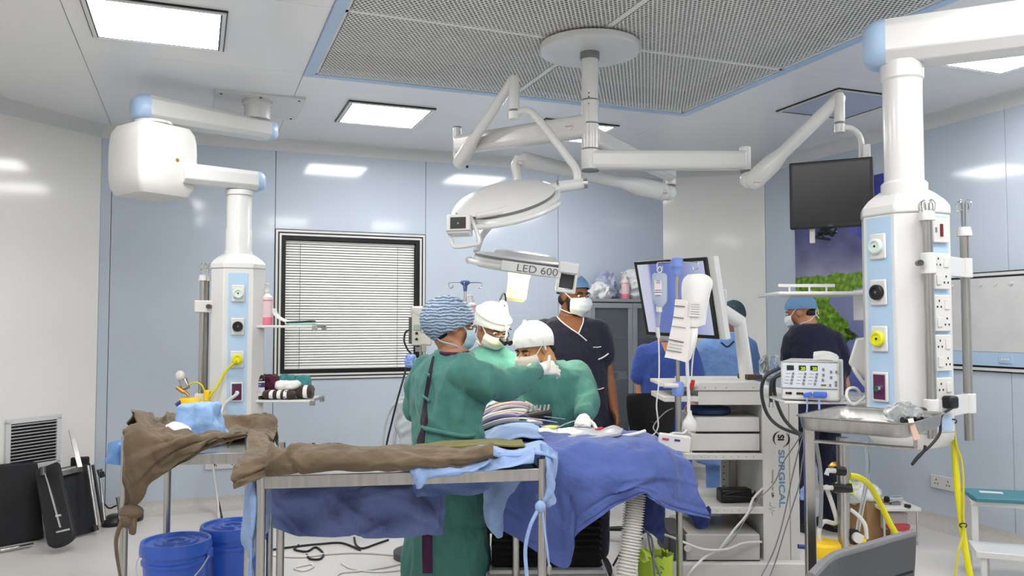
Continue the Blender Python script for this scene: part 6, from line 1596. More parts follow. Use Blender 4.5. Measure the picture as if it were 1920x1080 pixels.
for k in range(5):
    a = k*2*PI/5; m = MB(); m.beam(V((sx_, DS, 0.10)), V((sx_+0.28*math.cos(a), DS+0.28*math.sin(a), 0.085)), 0.035, 0.03, 0.028, 0.02); lg = obj('foot', m, m_steel, ds)
    m = MB(); m.cyl((sx_+0.27*math.cos(a)-0.01, DS+0.27*math.sin(a), 0.035), (sx_+0.27*math.cos(a)+0.01, DS+0.27*math.sin(a), 0.035), 0.035, n=14); obj('caster', m, m_dgrey, lg)
# saline bottle
DB = DS-0.01
bt = thing('saline_bottle', 'clear saline bottle hanging on the left hook of the drip stand', 'iv bottle', at(1237, 580, DB))
q = at(1237, 545, DB)
rings = []
for y, a, b in ((512, 0.026, 0.018), (515, 0.036, 0.026), (522, 0.037, 0.027), (560, 0.037, 0.028), (568, 0.032, 0.025), (573, 0.018, 0.016), (576, 0.017, 0.016)):
    rings.append([V((q.x + a*(abs(math.cos(t))**0.8)*math.copysign(1, math.cos(t)), DB + b*math.sin(t), at(1237, y, DB).z)) for t in [2*PI*k/24 for k in range(24)]])
m = MB(); m.loft(rings); obj('bottle', m, mat('saline plastic', (214, 224, 232), 0.2, trans=0.55, ior=1.2), bt)
m = MB(); m.tube([q + V((0, 0, 0.085)), q + V((0.012, 0, 0.10)), at(1237, 500, DB), q + V((-0.012, 0, 0.10)), q + V((0, 0, 0.085))], 0.003, 6, 4); obj('hanger', m, m_cableW, bt)
m = MB(); m.cyl(at(1236, 574, DB), at(1236, 585, DB), 0.015, n=16); obj('cap', m, m_plast, bt)
m = MB(); m.cyl(at(1236, 585, DB), at(1233, 612, DB), 0.010, 0.009, n=14); obj('drip_chamber', m, m_clear, bt)
m = MB(); m.cyl(at(1232, 614, DB), at(1235, 634, DB), 0.013, 0.008, n=12); obj('roller_clamp', m, m_plast, bt)
m = MB(); m.box(at(1232, 540, DB) - V((0, 0.0282, 0)), (0.035, 0.002, 0.07)); lbl = obj('label', m, mat('label paper', (214, 206, 214), 0.6), bt)
for dy, w_ in ((0.032, 0.016), (0.024, 0.02), (-0.012, 0.03), (-0.022, 0.034), (-0.037, 0.024)):
    m = MB(); m.box(at(1232, 540, DB) - V((0, 0.0298, -dy)), (w_, 0.001, 0.003)); obj('print_line', m, m_dgrey, lbl)
m = MB(); m.tube(P3([(1235, 634, DB), (1236, 680, DB-0.02), (1235, 720, DB-0.04), (1231, 760, DB-0.04), (1234, 800, DB-0.02), (1222, 818, DB), (1210, 822, DB)]), 0.0035, 8, 6); obj('drip_line', m, m_cableW, bt)
# folded white cover over the second bag
wb = thing('covered_drip_bag', 'drip bag in a white translucent cover on the right hook of the drip stand', 'iv bag', at(1298, 640, DS))
def trap(pts, d, th, nz=0.004, seed=0, k=5):
    mm = MB(); mm.patch([[at(x, y, d+dd) for x, y, dd in row] for row in pts], k, th, nz, 18, seed); return mm
m = trap([[(1292, 518, 0), (1300, 515, -0.02), (1318, 515, -0.02), (1328, 520, 0)], [(1281, 530, 0), (1298, 532, -0.03), (1320, 532, -0.03), (1334, 530, 0)], [(1280, 570, 0), (1298, 570, -0.035), (1315, 570, -0.035), (1328, 550, 0)], [(1278, 600, 0), (1292, 602, -0.03), (1308, 602, -0.03), (1322, 590, 0)], [(1275, 616, 0), (1292, 612, -0.025), (1306, 612, -0.025), (1319, 608, 0)]], DS-0.0, 0.02)
obj('cover', m, mat('white cover', (232, 231, 228), 0.55, sss=0.1), wb, smooth=70, fixn=False)
m = MB(); m.box(at(1303, 580, DS-0.055), (0.055, 0.002, 0.07), Matrix.Rotation(R(4), 3, 'Y')); lbl = obj('label', m, mat('cover print', (220, 218, 214), 0.6), wb)
for k in range(5):
    m = MB(); m.box(at(1303, 571+k*4.5, DS-0.0568), (0.042, 0.001, 0.0022), Matrix.Rotation(R(4), 3, 'Y')); obj('print_line', m, m_grey, lbl)
m = trap([[(1292, 614, 0), (1302, 614, 0), (1308, 616, 0)], [(1290, 640, -0.01), (1299, 640, -0.02), (1304, 640, -0.01)], [(1281, 670, 0), (1290, 676, 0), (1295, 672, 0)]], DS-0.02, 0.012)
obj('cover_tail', m, MATS['white cover'], wb, smooth=70, fixn=False)
m = MB(); m.tube(P3([(1288, 672, DS-0.03), (1289, 700, DS-0.03), (1291, 740, DS-0.03), (1291, 772, DS-0.03)]), 0.0085, 8, 5); obj('wide_line', m, m_cableW, wb)
m = MB(); m.lathe([(0.010, 0.02), (0.012, 0.0), (0.03, -0.03), (0.036, -0.055), (0.028, -0.075)], at(1293, 778, DS-0.03), n=18); obj('filter_pouch', m, m_plast, wb)
m = MB(); m.tube(P3([(1308, 612, DS), (1305, 640, DS), (1300, 665, DS), (1297, 700, DS-0.01), (1298, 725, DS-0.01)]), 0.0035, 8, 5); obj('thin_line', m, m_cableW, wb)
m = MB(); m.box(at(1298, 721, DS-0.03), (0.018, 0.018, 0.045), Matrix.Rotation(R(12), 3, 'Y')); obj('red_clip', m, mat('red clip', (176, 28, 40), 0.4), wb, bevel=0.004)
# paper chart
pc = thing('paper_chart', 'printed paper chart taped to the drip stand pole', 'chart', at(1275, 660, DS-0.03))
rows = [[(1266, 561), (1281, 562), (1294, 564)], [(1262, 596), (1277, 598), (1294, 600)], [(1254, 636), (1274, 640), (1293, 643)], [(1246, 670), (1267, 674), (1288, 680)]]
m = MB(); m.patch([[at(x, y, DS-0.035-0.006*i) for i, (x, y) in enumerate(r_)] for r_ in rows], 5, 0.002, 0.002, 12); obj('paper', m, mat('paper', (226, 222, 216), 0.7), pc, smooth=70, fixn=False)
for (x0, y0), (x1, y1), w_ in (((1264, 573), (1284, 575), 1.6), ((1261, 594), (1282, 597), 1.6), ((1259, 611), (1286, 615), 1.0), ((1253, 636), (1282, 642), 1.8), ((1249, 656), (1278, 661), 1.4), ((1255, 644), (1280, 649), 0.8), ((1252, 650), (1278, 655), 0.8)):
    m = MB(); m.tube([at(x0, y0, DS-0.042), at(x1, y1, DS-0.050)], w_*0.0013, 6); obj('print_line', m, m_dgrey, pc)
# extension socket under the clamp
es = thing('extension_socket', 'white multi socket strip with small labels hanging beside the drip stand', 'socket strip', at(1262, 836, DS-0.1))
m = MB(); m.box(at(1264, 830, DS-0.12), (0.145, 0.05, 0.075), Matrix.Rotation(R(7), 3, 'Y')); obj('casing', m, m_plast, es, bevel=0.006)
for px, cc in ((1248, (190, 60, 80)), (1270, (40, 50, 120))):
    m = MB(); m.box(at(px, 823.5+(px-1248)*0.1, DS-0.147), (0.030 if px < 1250 else 0.026, 0.002, 0.009), Matrix.Rotation(R(7), 3, 'Y')); obj('small_label', m, mat('lab%d' % px, cc, 0.5), es)
m = MB(); m.tube(P3([(1290, 800, DS-0.04), (1282, 812, DS-0.06), (1262, 812, DS-0.08), (1245, 820, DS-0.1)]), 0.005, 8, 5); obj('cord', m, m_cableW, es)
m = MB(); m.tube(P3([(1236, 815, DS-0.1), (1225, 800, DS), (1245, 775, DS+0.2), (1262, 765, DS+0.3)]), 0.003, 6, 5); obj('cord', m, m_cableG, es)

# ------------------------------------------------------------------ electrosurgical unit on the pendant shelf
eu = thing('electrosurgical_unit', 'white electrosurgical unit with two green number displays on the pendant shelf', 'device', V((at(1540, 740, 3.7).x, 3.8, TZ)))
a0, a1 = at(1464, 700, 3.66), at(1573, 705, 3.56)
fx = V((a1.x-a0.x, a1.y-a0.y, 0)).normalized(); fy = UP.cross(fx); 
ez1 = at(1464, 675, 3.66).z; wd_ = V((a1.x-a0.x, a1.y-a0.y, 0)).length + 0.0
Rb = Matrix((fx, fy, UP)).transposed(); ex_c = V(((a0.x+a1.x)/2, (a0.y+a1.y)/2, (ez1+TZ)/2)) 
m = MB(); m.box(ex_c + fy*0.17, (wd_, 0.34, ez1-TZ-0.008), Rb); obj('casing', m, m_plast, eu, bevel=0.008)
def eq(u_, v_): return V((a0.x, a0.y, 0)) + fx*(u_*wd_) + UP*(TZ + 0.004 + v_*(ez1-TZ-0.008))
def ebox(name, u_, v_, w_, h_, mtl, par=eu, t=0.003, off=0.001):
    m = MB(); m.box(eq(u_, v_) - fy*(off), (w_, t, h_), Rb); return obj(name, m, mtl, par)
fp = ebox('face_panel', 0.5, 0.64, wd_*0.93, (ez1-TZ)*0.62, mat('pale panel', (208, 214, 222), 0.4), eu, 0.003)
ebox('seam', 0.5, 0.98, wd_*0.96, 0.003, m_grey); ebox('seam', 0.5, 0.30, wd_*0.96, 0.003, m_grey)
m_lcd = mat('green black display', (30, 38, 32), 0.2); m_seg = emat('display digits', (190, 220, 40), 1.2)
for k, u_ in enumerate((0.17, 0.38, 0.58)):
    dsp = ebox('display', u_, 0.83, wd_*0.125, 0.021, m_lcd, fp, 0.003, 0.003)
    if k: text('20', 0.0185, 'display_digits', m_seg, dsp, eq(u_ + 0.012, 0.78) - fy*0.0052, fx, UP, 0.0003, 'CENTER', 0.0004)
    for j in range(4):
        ebox('push_button', u_ - 0.0 + 0.05 - j*0.012, 0.68 - j*0.085, 0.009, 0.009, m_grey, fp, 0.004, 0.004)
        ebox('print_line', u_ - 0.04 - j*0.012, 0.68 - j*0.085, 0.018, 0.002, m_grey, fp, 0.001, 0.003)
for u_, v_ in ((0.74, 0.80), (0.74, 0.66), (0.73, 0.53), (0.87, 0.74), (0.87, 0.60), (0.96, 0.74), (0.85, 0.40), (0.95, 0.40), (0.95, 0.48)):
    ebox('push_button', u_, v_, 0.009, 0.011, m_grey, fp, 0.004, 0.004)
ebox('status_light', 0.74, 0.40, 0.022, 0.008, mat('olive led', (120, 120, 30), 0.4), fp, 0.003, 0.003)
for u_ in (0.10, 0.145, 0.17, 0.29, 0.33, 0.37):
    m = MB(); m.cyl(eq(u_, 0.17), eq(u_, 0.17) - fy*0.004, 0.0055, n=12); obj('jack', m, m_black, eu)
m_bplug = mat('blue plug', (66, 104, 200), 0.45)
m = MB(); m.box(eq(0.47, 0.15) - fy*0.018, (0.034, 0.034, 0.018), Rb @ Matrix.Rotation(R(-14), 3, 'Y')); obj('blue_plug', m, m_bplug, eu, bevel=0.004)
m = MB(); m.box(eq(0.68, 0.16) - fy*0.018, (0.056, 0.036, 0.024), Rb); obj('blue_plug', m, m_bplug, eu, bevel=0.006)
for u_, x2 in ((0.46, 1510), (0.66, 1528), (0.67, 1540)):
    p = eq(u_, 0.08) - fy*0.03; m = MB(); m.tube([p, p - UP*0.05, p - UP*0.10 - fx*0.01], 0.0035, 6, 4); obj('plug_cord', m, mat('blue grey cord', (140, 160, 200), 0.4), eu)
m = MB(); m.patch([P3(r_) for r_ in [[(1526, 664, 3.72), (1545, 662, 3.72), (1568, 668, 3.7)], [(1525, 671, 3.66), (1546, 669, 3.66), (1572, 674, 3.64)]]], 5, 0.022, 0.004, 30); obj('folded_cloth', m, m_gauze, None, smooth=70, label='folded white cloth lying on top of the electrosurgical unit', cat='cloth')
random.seed(5)
# side device (white tilted display at the pendant) 
sd_ = thing('side_display', 'white tilted display unit mounted on the left of the right pendant', 'display', at(1608, 712, 3.62))
m = MB(); m.loft([[at(x, y, d) for x, y in ((1605, 634), (1628, 632), (1632, 700), (1622, 712), (1590, 682))] for d in (3.58, 3.72)]); obj('casing', m, m_plast, sd_, bevel=0.01)
m = MB(); m.tube(P3([(1600, 688, 3.58), (1606, 700, 3.57), (1622, 722, 3.57), (1630, 728, 3.57)]), 0.009, 8, 4); obj('handle', m, m_plast, sd_)
m = MB(); m.tube(P3([(1618, 745, 3.55), (1605, 728, 3.5), (1590, 730, 3.48), (1588, 745, 3.46), (1600, 758, 3.46), (1615, 750, 3.48), (1622, 742, 3.52)]), 0.006, 8, 6); obj('cord', m, m_cableW, sd_)
# black cables at left of the shelf
cb_ = thing('cable_bundle', 'three thick grey black cables hanging from the pendant shelf over the tower column', 'cable', at(1450, 820, 4.0))
for pts in ([(1462, 690, 3.9), (1436, 705, 3.9), (1428, 735, 3.95), (1438, 775, 4.0), (1462, 800, 4.1), (1500, 815, 4.15)], [(1465, 700, 3.88), (1452, 712, 3.88), (1454, 745, 3.92), (1470, 785, 4.0), (1495, 810, 4.1), (1512, 815, 4.15)], [(1465, 702, 3.85), (1448, 712, 3.86), (1445, 735, 3.88), (1446, 755, 3.9)]):
    m = MB(); m.tube(P3(pts), 0.0085, 8, 7); obj('cable', m, mat('grey black cable', (58, 60, 64), 0.45), cb_)
m = MB(); m.cyl(at(1446, 754, 3.9), at(1446, 764, 3.9), 0.012, n=12); obj('cable_plug', m, m_chrome, cb_)
for k, pts in enumerate(([(1510, 800, 4.0), (1496, 850, 4.05), (1484, 900, 4.1), (1474, 950, 4.12), (1462, 1000, 4.12), (1448, 1040, 4.15), (1425, 1085, 4.1)], [(1514, 810, 4.0), (1505, 860, 4.05), (1498, 910, 4.1), (1486, 950, 4.12), (1470, 1000, 4.12), (1455, 1050, 4.15), (1440, 1090, 4.1)], [(1512, 800, 4.0), (1490, 835, 4.1), (1468, 868, 4.22), (1452, 905, 4.26), (1425, 935, 4.26), (1400, 970, 4.24), (1375, 1010, 4.22), (1350, 1032, 4.2)])):
    m = MB(); m.tube(P3(pts), 0.0035 if k < 2 else 0.0028, 6, 6)
    obj('thin_cable', m, m_cableG, None, label=('grey cable trailing down the left of the tower column front', 'grey cable trailing down the right of the tower column front', 'thin grey cable crossing the tower lettering to the shelves')[k], cat='cable')
for k, pts in enumerate(([(1236, 1000, 4.1), (1262, 1008, 4.1), (1290, 1020, 4.1), (1320, 1030, 4.15), (1360, 1030, 4.2), (1395, 1018, 4.24), (1428, 1016, 4.26)], [(1350, 1032, 4.2), (1325, 1042, 4.18), (1300, 1065, 4.1), (1285, 1085, 4.1)], [(1350, 1030, 4.22), (1375, 995, 4.24), (1400, 965, 4.25), (1412, 935, 4.28), (1430, 915, 4.3)])):
    m = MB(); m.tube(P3(pts), 0.006, 8, 6)
    obj('white_cable', m, m_cableW, None, label=('white cable swagged across the grey light source unit', 'white cable end dropping to the tower base', 'white cable rising past the power brick')[k], cat='cable')

# ------------------------------------------------------------------ steel cabinet with clutter
cbn = thing('steel_cabinet', 'grey steel cabinet with glass doors behind the tall person', 'cabinet', room(3.6, 6.8, 0), TH)
a_l, _ = ray_b(1105, 6.62); a_r = a_l + 0.86; b0 = 6.62; b1 = 7.02
ctop = at(1150, 560, ray_b(1150, 6.62)[1]).z
m_cab = mat('cabinet grey', (150, 154, 156), 0.35, 0.4, var=0.03)
def rb(name, A_, B_, C_2, D_, z0, z1, mtl, bev=0.003, par=None):
    m = MB(); m.rbox(A_, B_, C_2, D_, z0, z1); return obj(name, m, mtl, par or cbn, bevel=bev)
rb('top', a_l, a_r, b0, b1, ctop-0.03, ctop, m_cab); rb('bottom', a_l, a_r, b0, b1, 0.05, 0.12, m_cab)
rb('side', a_l, a_l+0.02, b0, b1, 0.12, ctop-0.03, m_cab); rb('side', a_r-0.02, a_r, b0, b1, 0.12, ctop-0.03, m_cab)
rb('back', a_l+0.02, a_r-0.02, b1-0.015, b1, 0.12, ctop-0.03, m_cab)
for z in (0.55, 0.98, 1.36): rb('shelf', a_l+0.02, a_r-0.02, b0+0.03, b1-0.015, z-0.012, z, m_cab)
amid = (a_l+a_r)/2
for A_, B_ in ((a_l+0.004, amid-0.002), (amid+0.002, a_r-0.004)):
    m = MB(); k = 0.045
    for q in ((A_, B_, 0.14, 0.14+k), (A_, B_, ctop-0.04-k, ctop-0.04), (A_, A_+k, 0.14+k, ctop-0.04-k), (B_-k, B_, 0.14+k, ctop-0.04-k)): m.rbox(q[0], q[1], b0-0.018, b0, q[2], q[3])
    dr = obj('door_frame', m, m_cab, cbn, bevel=0.002)
    m = MB(); m.rbox(A_+k-0.005, B_-k+0.005, b0-0.010, b0-0.006, 0.14+k-0.005, ctop-0.04-k+0.005); obj('glass_pane', m, m_glass, dr)
    m = MB(); hx_ = B_-0.02 if A_ < amid-0.1 else A_+0.02; p = room(hx_, b0-0.02, 1.02); m.cyl(p, p - E2*0.03, 0.012); obj('door_knob', m, m_chrome, dr)
for k in range(4):
    p = room(a_l+0.12+0.09*k, 6.80, 0.98 + 0.0); hh_ = (0.05, 0.07, 0.045, 0.06)[k]
    m = MB(); m.box(p + UP*(hh_/2), (0.075, 0.14, hh_), Matrix.Rotation(TH+0.1*(k-1.5), 3, 'Z')); obj('supply_box', m, mat('sb%d' % k, ((214, 214, 210), (190, 196, 200), (60, 62, 66), (220, 220, 216))[k], 0.5), None, bevel=0.003, label=('white supply box first from the left inside the steel cabinet', 'pale grey supply box second from the left inside the steel cabinet', 'dark supply box third from the left inside the steel cabinet', 'white supply box last in the row inside the steel cabinet')[k], cat='box', group='boxes in the steel cabinet')
    if k in (0, 3):
        m = MB()
def crumple(name, c, rad, mtl, label, seed, cat='bag', amp=0.03, sc=11):
    b = MB(); b.ell(V(c) + UP*rad[2]*0.8, rad, (E1, E2, UP), 18, 12); b = remesh(b, min(rad)*0.12, 1); wrinkle(b, amp, sc, seed, (1.2, 1.2, 1.2), amp*0.5, 20)
    zmin = V(c).z + 0.002; b.v = [V((p.x, p.y, max(p.z, zmin))) for p in b.v]
    return obj(name, b, mtl, None, smooth=60, label=label, cat=cat, fixn=False)
m_bagw = mat('white plastic bag', (222, 224, 226), 0.35, trans=0.15)
def cabt(px): a, d = ray_b(px, 6.80); return room(a, 6.80, ctop)
crumple('plastic_bag', cabt(1126), (0.10, 0.10, 0.08), m_bagw, 'white crumpled plastic bag at the left end of the steel cabinet top', 3)
crumple('plastic_bag', cabt(1148) + E2*0.12, (0.10, 0.08, 0.15), mat('bluish plastic', (176, 186, 214), 0.35, trans=0.15), 'bluish plastic bag standing behind the pink bottle on the cabinet', 6)
crumple('plastic_bag', cabt(1186), (0.11, 0.12, 0.15), m_bagw, 'large white plastic bag right of the pink bottle on the cabinet', 9)
m_pinkl = mat('pink liquid', (222, 120, 142), 0.35); m_pinkb = mat('pinkish clear bottle', (232, 208, 214), 0.25, trans=0.2)
def pump_bottle(p, label, h=0.17, r=0.034):
    t = thing('pump_bottle', label, 'bottle', p, 0, 'pink hand rub pump bottles'); p = V(p)
    m = MB(); m.lathe([(r*0.9, 0.001), (r, 0.008), (r, h*0.24)], p, n=24); obj('liquid_band', m, m_pinkl, t)
    m = MB(); m.lathe([(r*0.99, h*0.24), (r*0.99, h*0.70), (r*0.97, h*0.74)], p, n=24); obj('body', m, m_pinkb, t)
    m = MB(); m.lathe([(r*1.0, h*0.74), (r*1.0, h*0.78)], p, n=24); obj('pink_ring', m, m_pinkl, t)
    m = MB(); m.lathe([(r*0.97, h*0.78), (r*0.95, h*0.86), (r*0.5, h*0.95), (r*0.42, h*1.0)], p, n=24); obj('shoulder', m, m_plast, t)
    m = MB(); m.lathe([(r*0.5, h*1.0), (r*0.48, h*1.10), (r*0.16, h*1.11), (r*0.16, h*1.24), (r*0.4, h*1.25), (r*0.4, h*1.30)], p, n=18); pm = obj('pump', m, m_plast, t)
    m = MB(); m.tube([p + UP*h*1.275, p + UP*h*1.275 + V((-r*0.9, -r*0.2, 0)), p + UP*h*1.24 + V((-r*1.1, -r*0.25, 0))], r*0.16, 8); obj('nozzle', m, m_plast, pm)
pump_bottle(cabt(1163) - E2*0.10 + UP*0.0005, 'pink pump bottle on top of the steel cabinet', 0.19, 0.038)

# ------------------------------------------------------------------ mural and film viewer on the right wall
b_0, d_ = ray_a(1493, RW); b_1, d2 = ray_a(1690, RW)
NX, NZ = 150, 200; zt0, zt1 = 0.92, 2.66
mu = thing('landscape_mural', 'landscape mural of misty mountain, green banks and winding river on the right wall', 'mural', room(RW, (b_0+b_1)/2, zt0), 0)
vsx, cols = [], []
for j in range(NZ+1):
    for i in range(NX+1):
        s_, t = i/NX, j/NZ
        bb_ = b_0 + (b_1-b_0)*s_
        vsx.append(room(RW-0.004, bb_, zt0 + (zt1-zt0)*t))
        nzv = noise.fractal(V((s_*6, t*9, 1.3)), 1.0, 2.0, 4); n2 = noise.noise(V((s_*3, t*3, 7)))
        # hillside
        hz = 0.56 + 0.015*noise.noise(V((s_*8, 0, 2)))
        ridge_ = 0.86 - 0.22*abs(s_-0.18) - 0.30*max(0, s_-0.5) + 0.03*noise.fractal(V((s_*7, 3, 0)), 1, 2, 4)
        if t > hz:
            sky = np.array((52, 60, 150))*(1-0.0) + np.array((40, 40, 30))*(n2)
            if t > ridge_: c = sky + 20*nzv
            else:
                k = (t-hz)/(max(ridge_-hz, 0.05)); c = np.array((150, 150, 175))*(1-min(1, k*1.5)) + np.array((86, 86, 128))*min(1, k*1.5) + 16*nzv
        else:
            # river: a band sweeping from right to lower left and back
            tt = t/hz
            edge = float(np.interp(t, [0.0, 0.17, 0.21, 0.26, 0.34, 0.42, 0.46, 0.50, 0.52], [0.12, 0.15, 0.45, 0.62, 0.52, 0.34, 0.42, 0.78, 1.6])) + 0.05*nzv
            isl = (s_-0.98)**2/0.01 + (t-0.40)**2/0.003 < 1
            rv = s_ > edge and not isl
            if rv:
                c = np.array((132, 138, 176)) + 12*nzv - np.array((52, 46, 6))*max(0, 0.36-t)*2.4
            else:
                gdet = noise.fractal(V((s_*26, t*46, 4)), 1.0, 2.0, 5)
                c = np.array((98, 136, 40)) + np.array((70, 60, 26))*gdet*0.9 + np.array((30, 26, 6))*(tt-0.5)
                if 0 < edge - s_ < 0.05 and t < 0.30: c = c*0.55
        cols.append([lin(max(0, min(255, x))) for x in c])
me = bpy.data.meshes.new('mural_print')
Wi = WM[mu.name].inverted()
fs = [(j*(NX+1)+i, j*(NX+1)+i+1, (j+1)*(NX+1)+i+1, (j+1)*(NX+1)+i) for j in range(NZ) for i in range(NX)]
me.from_pydata([tuple(Wi @ p) for p in vsx], [], fs)
ca = me.color_attributes.new('print', 'FLOAT_COLOR', 'POINT')
ca.data.foreach_set('color', np.concatenate([np.array(cols), np.ones((len(cols), 1))], 1).ravel())
mm_ = bpy.data.materials.new('mural print'); mm_.use_nodes = True; nt = mm_.node_tree
vc_ = nt.nodes.new('ShaderNodeVertexColor'); vc_.layer_name = 'print'; nt.links.new(vc_.outputs[0], nt.nodes['Principled BSDF'].inputs['Base Color']); nt.nodes['Principled BSDF'].inputs['Roughness'].default_value = 0.18
me.materials.append(mm_); o = bpy.data.objects.new('mural_print', me); COL.objects.link(o); o.parent = mu; WM[o.name] = WM[mu.name]
m = MB(); m.rbox(RW-0.0035, RW-0.0003, b_1, b_0, zt0, zt1); obj('backing_sheet', m, m_plast, mu)

b_2, d_ = ray_a(1772, RW); b_3 = b_2-1.15
zv1 = at(1850, 510, ray_a(1850, RW)[1]).z; zv0 = at(1850, 697, ray_a(1850, RW)[1]).z
xv = thing('film_viewer', 'large unlit grey x-ray film viewer with blue control strip on the right wall', 'film viewer', room(RW, (b_2+b_3)/2, zv0))
def wbx(name, B0, B1, z0, z1, t, mtl, par=None, bev=0): m = MB(); m.rbox(RW-t, RW-0.0005, B0, B1, z0, z1); return obj(name, m, mtl, par or xv, bevel=bev)
wbx('frame', b_3, b_2, zv0, zv1, 0.012, m_frameblk); wbx('frame_strip', b_3, b_2, zv0+0.008, zv1-0.008, 0.016, m_white); wbx('inner_line', b_3, b_2-0.02, zv0+0.028, zv1-0.028, 0.0165, m_frameblk)
wbx('control_strip', b_3, b_2-0.022, zv0+0.042, zv0+0.135, 0.020, m_strip)
vp = wbx('viewing_panel', b_3, b_2-0.022, zv0+0.137, zv1-0.042, 0.019, mat('viewer panel', (206, 206, 206), 0.35))
for k in range(9):
    q = room(RW-0.0195, b_2-0.08-k*0.115, zv1-0.085); m = MB(); m.cyl(q, q - E1*0.008, 0.012, n=12); obj('film_clip', m, m_plast, vp)
q = ray_a(1887, RW)[0]; sw = wbx('switch_plate', q-0.05, q+0.05, zv0+0.062, zv0+0.115, 0.026, m_palebl, None, 0.003)
for k in (-1, 0, 1): wbx('switch', q-0.008+k*0.022, q+0.008+k*0.022, zv0+0.08, zv0+0.096, 0.029, m_plast, sw, 0.002)

# ------------------------------------------------------------------ mayo stand with tray
MD = 2.92
my = thing('mayo_stand', 'stainless mayo stand with instrument tray in front of the right pendant', 'mayo stand', V((at(1518, 1000, MD).x, MD, 0)))
mz = at(1600, 782, MD).z
ax = V((0.755, -0.656, 0)).normalized(); ay = UP.cross(ax)
O_ = V((0.952, 2.77, mz)); mz = 1.14; O_.z = mz
W_ = 0.34; Dp = 0.42
Rb = Matrix((ax, ay, UP)).transposed()
ce = O_ + ax*W_/2 + ay*Dp/2
def rring(w_, d_, z, rr=0.04):
    pts = []
    for cx_, cy_, a0 in ((w_/2-rr, d_/2-rr, 0), (-w_/2+rr, d_/2-rr, 90), (-w_/2+rr, -d_/2+rr, 180), (w_/2-rr, -d_/2+rr, 270)):
        for k in range(5):
            a = R(a0 + k*22.5); pts.append(ce + ax*(cx_+rr*math.cos(a)) + ay*(cy_+rr*math.sin(a)) + UP*z)
    return pts
m = MB(); m.loft([rring(W_-0.02, Dp-0.02, -0.028), rring(W_, Dp, -0.020), rring(W_+0.01, Dp+0.01, 0.020), rring(W_+0.026, Dp+0.026, 0.022), rring(W_+0.026, Dp+0.026, 0.018) , rring(W_+0.004, Dp+0.004, 0.014), rring(W_-0.02, Dp-0.02, -0.018)]); obj('tray', m, m_steelflat, my, smooth=50)
m = MB(); p = at(1518, 900, 2.86); p.z = mz
m.box(V((p.x, p.y, (mz-0.02)/2+0.05)), (0.034, 0.026, mz-0.03-0.10)); obj('post', m, m_steel, my, bevel=0.004)
pe = at(1716, 813, 2.68); pe.z = mz-0.075
m = MB(); m.cyl(p + UP*-0.075, pe, 0.006, n=10).cyl(pe, pe + UP*0.055, 0.006, n=10); obj('tray_rail', m, m_steel, my)
m = MB(); m.beam(V((p.x, p.y+0.05, 0.06)), V((p.x+0.50, p.y, 0.06)), 0.05, 0.04).beam(V((p.x, p.y-0.2, 0.06)), V((p.x, p.y+0.25, 0.06)), 0.05, 0.04); obj('base', m, m_steel, my, bevel=0.004)
for dx, dy in ((0, -0.18), (0, 0.23), (0.48, 0.0)):
    m = MB(); m.cyl((p.x+dx-0.012, p.y+dy, 0.03), (p.x+dx+0.012, p.y+dy, 0.03), 0.03, n=14); obj('caster', m, m_dgrey, my)
zt_ = mz-0.017
def tray_item(name, label, cat, mmb, mtl): return obj(name, mmb, mtl, None, smooth=60, label=label, cat=cat)
ti = lambda u_, v_: ce + V((1, 0, 0))*u_ + V((0, 1, 0))*v_ + UP*(-0.0175)
pb = MB(); pb.ell(ti(0.14, 0.07) + UP*0.035, (0.06, 0.05, 0.03), (ax, ay, UP), 16, 10); pb = remesh(pb, 0.005, 1); wrinkle(pb, 0.012, 24, 3, (1, 1, 1), 0.006, 40)
zmn = ti(0, 0).z + 0.001; pb.v = [V((q.x, q.y, max(q.z, zmn))) for q in pb.v]
obj('plastic_wrapper', pb, m_clear, None, smooth=60, label='clear crumpled wrapper on the right of the mayo tray', cat='wrapper', fixn=False)
m = MB(); m.patch([[ti(-0.02, 0.06)+UP*0.006, ti(0.03, 0.07)+UP*0.012, ti(0.07, 0.05)+UP*0.006], [ti(-0.02, 0.0)+UP*0.006, ti(0.03, 0.0)+UP*0.014, ti(0.06, -0.01)+UP*0.006]], 5, 0.006, 0.003, 40); tray_item('gauze_pad', 'small cream gauze pad in the middle of the mayo tray', 'gauze', m, m_gauze)
for k, (u_, v_) in enumerate(((0.09, -0.03), (0.11, -0.025), (0.135, -0.02), (0.16, -0.02))):
    m = MB(); q = ti(u_, v_) + UP*0.0205; m.cyl(q, q + ax*0.014 + ay*0.03, 0.011, 0.009, n=12); tray_item('black_connector', ('first', 'second', 'third', 'last')[k] + ' black rubber connector from the left in the mayo tray row', 'connector', m, m_black)['group'] = 'black connectors on the mayo tray'
m = MB(); m.tube([ti(-0.15, 0.02)+UP*0.006, ti(-0.08, 0.06)+UP*0.006, ti(-0.02, 0.1)+UP*0.006], 0.0045, 8, 4); tray_item('steel_forceps', 'long steel forceps lying at the left of the mayo tray', 'forceps', m, m_chrome)
m = MB(); m.ell(ti(-0.10, 0.0) + UP*0.013, (0.03, 0.022, 0.012)); tray_item('small_dish', 'small shiny dish at the left of the mayo tray', 'dish', m, m_chrome)
pk = at(1712, 800, MD-0.045)
m = MB(); m.patch([[at(1702, 786, 2.60), at(1712, 785, 2.61)], [at(1704, 793, 2.565), at(1714, 792, 2.575)], [at(1708, 808, 2.565), at(1719, 807, 2.575)], [at(1714, 826, 2.57), at(1726, 822, 2.58)]] , 4, 0.003); obj('plaster_strip', m, mat('plaster beige', (222, 190, 170), 0.7), None, smooth=70, label='beige adhesive plaster strip stuck over the mayo tray edge', cat='plaster')

